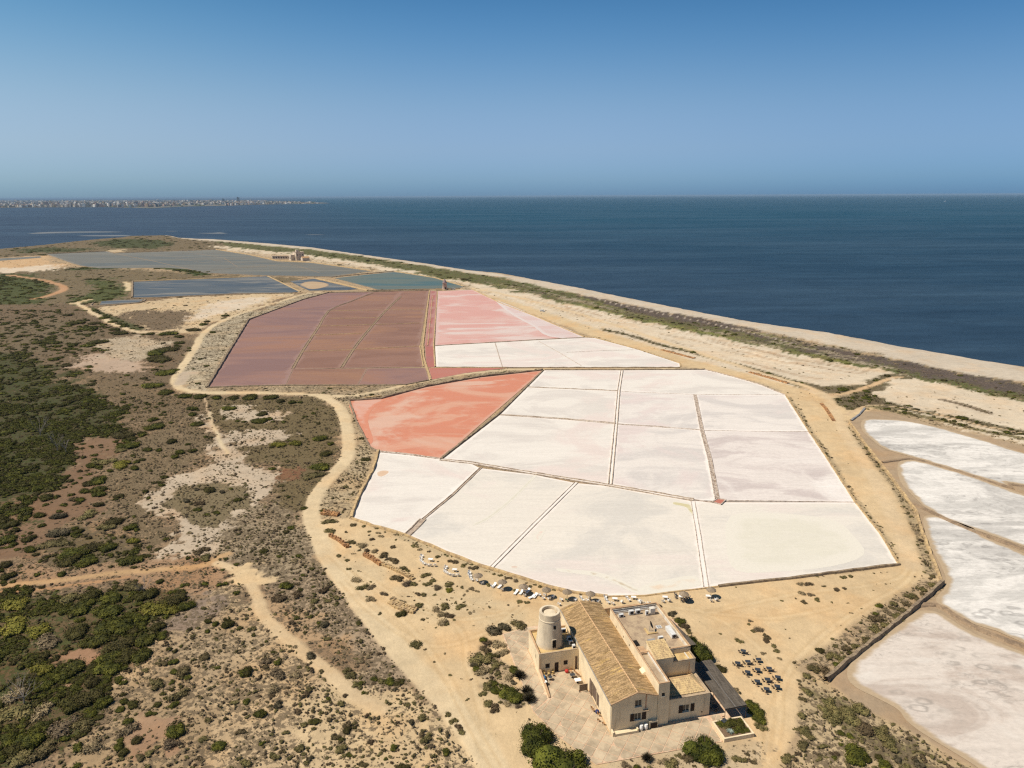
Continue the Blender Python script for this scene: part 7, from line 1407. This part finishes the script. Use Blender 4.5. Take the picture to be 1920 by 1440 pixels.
WST = pmat('pinkish_grey_stone', (.60, .46, .37), (.45, .34, .28), .15, .6, mode='object')
m = MB(); m.lathe([(4.0, -.1), (3.8, .6), (2.7, .7)], 20, cap0=False, cap1=False); m.box(-9, -2.5, -3, 1.5, 0, .9); part(m, 'base', M['stone_gold'], wmr)
m = MB(); m.lathe([(2.6, .6), (2.15, 7.2), (2.3, 7.3), (2.25, 7.6)], 24, cap0=False); part(m, 'wall', WST, wmr, True); m = MB(); m.lathe([(2.4, 7.6), (1.6, 9.3), (.15, 11.6)], 16); part(m, 'roof', pmat('grey_pink_shingle', (.30, .235, .23), None, .15, .6, mode='object'), wmr)
m = MB(); m.box(.5, 1.4, -2.62, -2.2, .6, 2.9); part(m, 'door', M['dark_hole'], wmr); m = MB(); m.box(.2, .8, -2.36, -2.1, 5.2, 6.0); part(m, 'window', M['dark_hole'], wmr)
def car(x, y, rz, mat, label):
    c = at(x, y); r = empty('parked_car', (c.x, c.y, 0), rz, label=label, cat='car'); m = MB()
    m.box(-2.1, 2.1, -.85, .85, .3, .85); part(m, 'body', mat, r); m = MB(); m.add([(-1.7, -.8, .852), (1.2, -.8, .852), (1.2, .8, .852), (-1.7, .8, .852), (-1.3, -.68, 1.45), (.5, -.68, 1.45), (.5, .68, 1.45), (-1.3, .68, 1.45)], [(4, 5, 6, 7), (0, 1, 5, 4), (1, 2, 6, 5), (2, 3, 7, 6), (3, 0, 4, 7)]); part(m, 'cabin', M['glass'], r); m = MB(); m.box(-1.28, .48, -.66, .66, 1.453, 1.5); part(m, 'roof', mat, r)
    for sx in (-1.3, 1.3):
        for sy in (-.8, .8): m = MB(); m.lathe([(.33, -.1), (.33, .1)], 12); o = link('wheel', m.mesh('wheel', M['black']), r, (sx, sy, .33)); o.rotation_euler = (math.pi/2, 0, 0)
car(1017, 584, -.6, M['white'], 'white car parked on the sand beyond the pink pan'); car(850, 543, 0, M['white'], 'white car parked right beside the small windmill')
def boat(x, y, s, label):
    c = at(x, y); r = empty('sailing_boat', (c.x, c.y, -.6), .2, label=label, cat='boat', group='boats far out at sea'); m = MB()
    m.add([(-5, -1.2, 1.2), (3, -1.4, 1.2), (6, 0, 1.5), (3, 1.4, 1.2), (-5, 1.2, 1.2), (-4.4, -.6, -.3), (3, -.6, -.3), (4.4, 0, 0), (3, .6, -.3), (-4.4, .6, -.3)], [(0, 1, 6, 5), (1, 2, 7, 6), (2, 3, 8, 7), (3, 4, 9, 8), (4, 0, 5, 9), (0, 4, 3, 2, 1)]); part(m, 'hull', M['white'], r); m = MB(); m.add([(-4, 0, 2), (1, 0, 2), (.8, .1, 13), (-4, .12, 2), (1, .12, 2)], [(0, 1, 2), (2, 4, 3), (0, 2, 3), (1, 4, 2)]); part(m, 'sail', M['white'], r); m = MB(); m.tube((1, 0, 1), (1, 0, 14), .12, n=5); part(m, 'mast', M['grey_metal'], r); r.scale = (s, s, s)
boat(1772, 378.5, 3.2, 'white boat far out on the right side of the sea'); boat(884, 377, 2.4, 'white boat near the horizon left of centre'); boat(1004, 373.3, 3, 'faint white boat on the horizon near the centre')
# town on the far shore
m, nt, p = new_mat('far_shore_land'); wp = coords(nt); nt.links.new(mix(nt, maprange(nt, noise(nt, wp, .004, 5, .7), .42, .6), (.07, .08, .06), (.20, .17, .14)), p.inputs['Base Color']); p.inputs['Roughness'].default_value = 1; LM = m
shore = [(-420, 390.5), (0, 389.6), (60, 389.2), (110, 388.8), (200, 388.5), (255, 389.8), (285, 390.8), (310, 389.2), (350, 387.2), (430, 385.8), (460, 384.6), (480, 383.6), (540, 382.8), (585, 382.3), (620, 381.0), (600, 379.6), (560, 378.9), (520, 377.4), (480, 376.2), (430, 375.6), (330, 375.2), (200, 375.3), (0, 375.6), (-420, 376.6)]
pt = atv(shore); me = bpy.data.meshes.new('far_shore'); vs, _, fs, *_r = delaunay_2d_cdt([Vector(q) for q in pt], [], [list(range(len(pt)))], 1, 1e-3); me.from_pydata([(v.x, v.y, 1.0) for v in vs], [], [tuple(f) for f in fs]); me.update()
if me.polygons[0].normal.z < 0: me.flip_normals()
me.materials.append(LM); link('far_shore', me, kind='structure', label='low far shore carrying the town')
bc = [pmat('far_plaster_'+n_, c_, None, .04, .05, rnd=.12) for n_, c_ in (('cream', (.70, .60, .47)), ('white', (.80, .76, .70)), ('pink', (.58, .42, .35)), ('grey', (.34, .33, .32)), ('ochre', (.56, .43, .29)))]
def top_y(x): return 376.3 if x < 470 else 376.3+(x-470)*.022
def low_y(x): return np.interp(x, [p_[0] for p_ in shore[:15]], [p_[1] for p_ in shore[:15]])-.35
rg = np.random.default_rng(11); TB = []
for i in range(4200):
    x = rg.uniform(-260, 612); t = rg.random()**1.15; lo_ = low_y(x); 
    if 255 < x < 420: lo_ -= 2.0
    y = lo_-(lo_-top_y(x))*t
    if x > 470 and rg.random() < (x-470)/135: continue
    c = at(x, y); d = c.y
    h = rg.uniform(11, 25)*(1.4 if 80 < x < 300 and t < .4 else 1)*(.55 if x > 500 else 1)*(1.5 if rg.random() < .12 else 1); w = rg.uniform(12, 34)*(d/8000)**.5
    TB.append((x, y, c.x, c.y, w, rg.uniform(12, 22), h, int(rg.choice(5, p=[.3, .28, .18, .10, .14])), rg.uniform(-.5, .5)))
TB.sort(key=lambda b_: -(b_[6]*b_[4])/b_[3]**2 if b_[0] > -5 else 0)
bmsh = []
for k in range(5):
    m = MB(); m.box(-.5, .5, -.5, .5, 0, 1); m.box(-.3, .1, -.2, .3, 1.0, 1.12); m.box(-.46, -.42, -.52, -.5, .1, .9); m.box(-.1, .1, -.52, -.5, .1, .9); bmsh.append(m.mesh('apartment_building', bc[k]))
NM = ['cream', 'white', 'pinkish', 'grey', 'ochre']; SEC = ['at the left end of the far town', 'in the left part of the far town', 'in the middle of the far town', 'in the right part of the far town', 'near the tip of the far town']
for b_ in TB[:290]:
    sec = SEC[min(4, int(max(0, b_[0])/125))]
    o = link('apartment_building', bmsh[b_[7]], None, (b_[2], b_[3], 1.0), b_[8], label=f'{NM[b_[7]]} apartment building {sec}', cat='building', group='apartment buildings of the far town'); o.scale = (b_[4], b_[5], b_[6])
for k in range(5):
    m = MB()
    for b_ in TB[290:]:
        if b_[7] == k: m.obox(b_[2], b_[3], 1.0, b_[4], b_[5], b_[6], b_[8])
    m.build('far_town_'+NM[k]+'_houses', bc[k], kind='stuff', label=f'mass of small {NM[k]} houses filling the far town')
for x, h, w, lb in ((447, 75, 30, 'tallest grey tower block on the skyline of the far town'), (419, 52, 24, 'second grey tower block left of the tallest in the town'), (296, 40, 70, 'broad pinkish block rising over the middle of the town'), (396, 42, 30, 'pale tower block left of the two grey towers')):
    c = at(x, 378.3); o = link('tower_block', bmsh[3 if h > 50 else 1], None, (c.x, c.y, 1.0), .2, label=lb, cat='tower block'); o.scale = (w*1.6, 30, h*1.15)
m = MB()
for i in range(420):
    x = rg.uniform(-300, 590); lo_ = low_y(x); y = lo_-(lo_-top_y(x))*rg.random(); c = at(x, y); w = rg.uniform(15, 60); m.lathe([(w*.5, 1), (w*.42, 6), (w*.15, 10)], 6, c.x, c.y)
m.build('far_town_trees', foliage_mat('far_trees', (.05, .07, .04), (.07, .08, .045)), kind='stuff', label='dark trees between the buildings of the far town')
m = MB(); m.obox(*at(510, 382.2)[:2], -.2, 900, 60, 2.5, .05); o = m.build('harbour_quay', M['white'], kind='structure', label='pale quay in front of the far town')
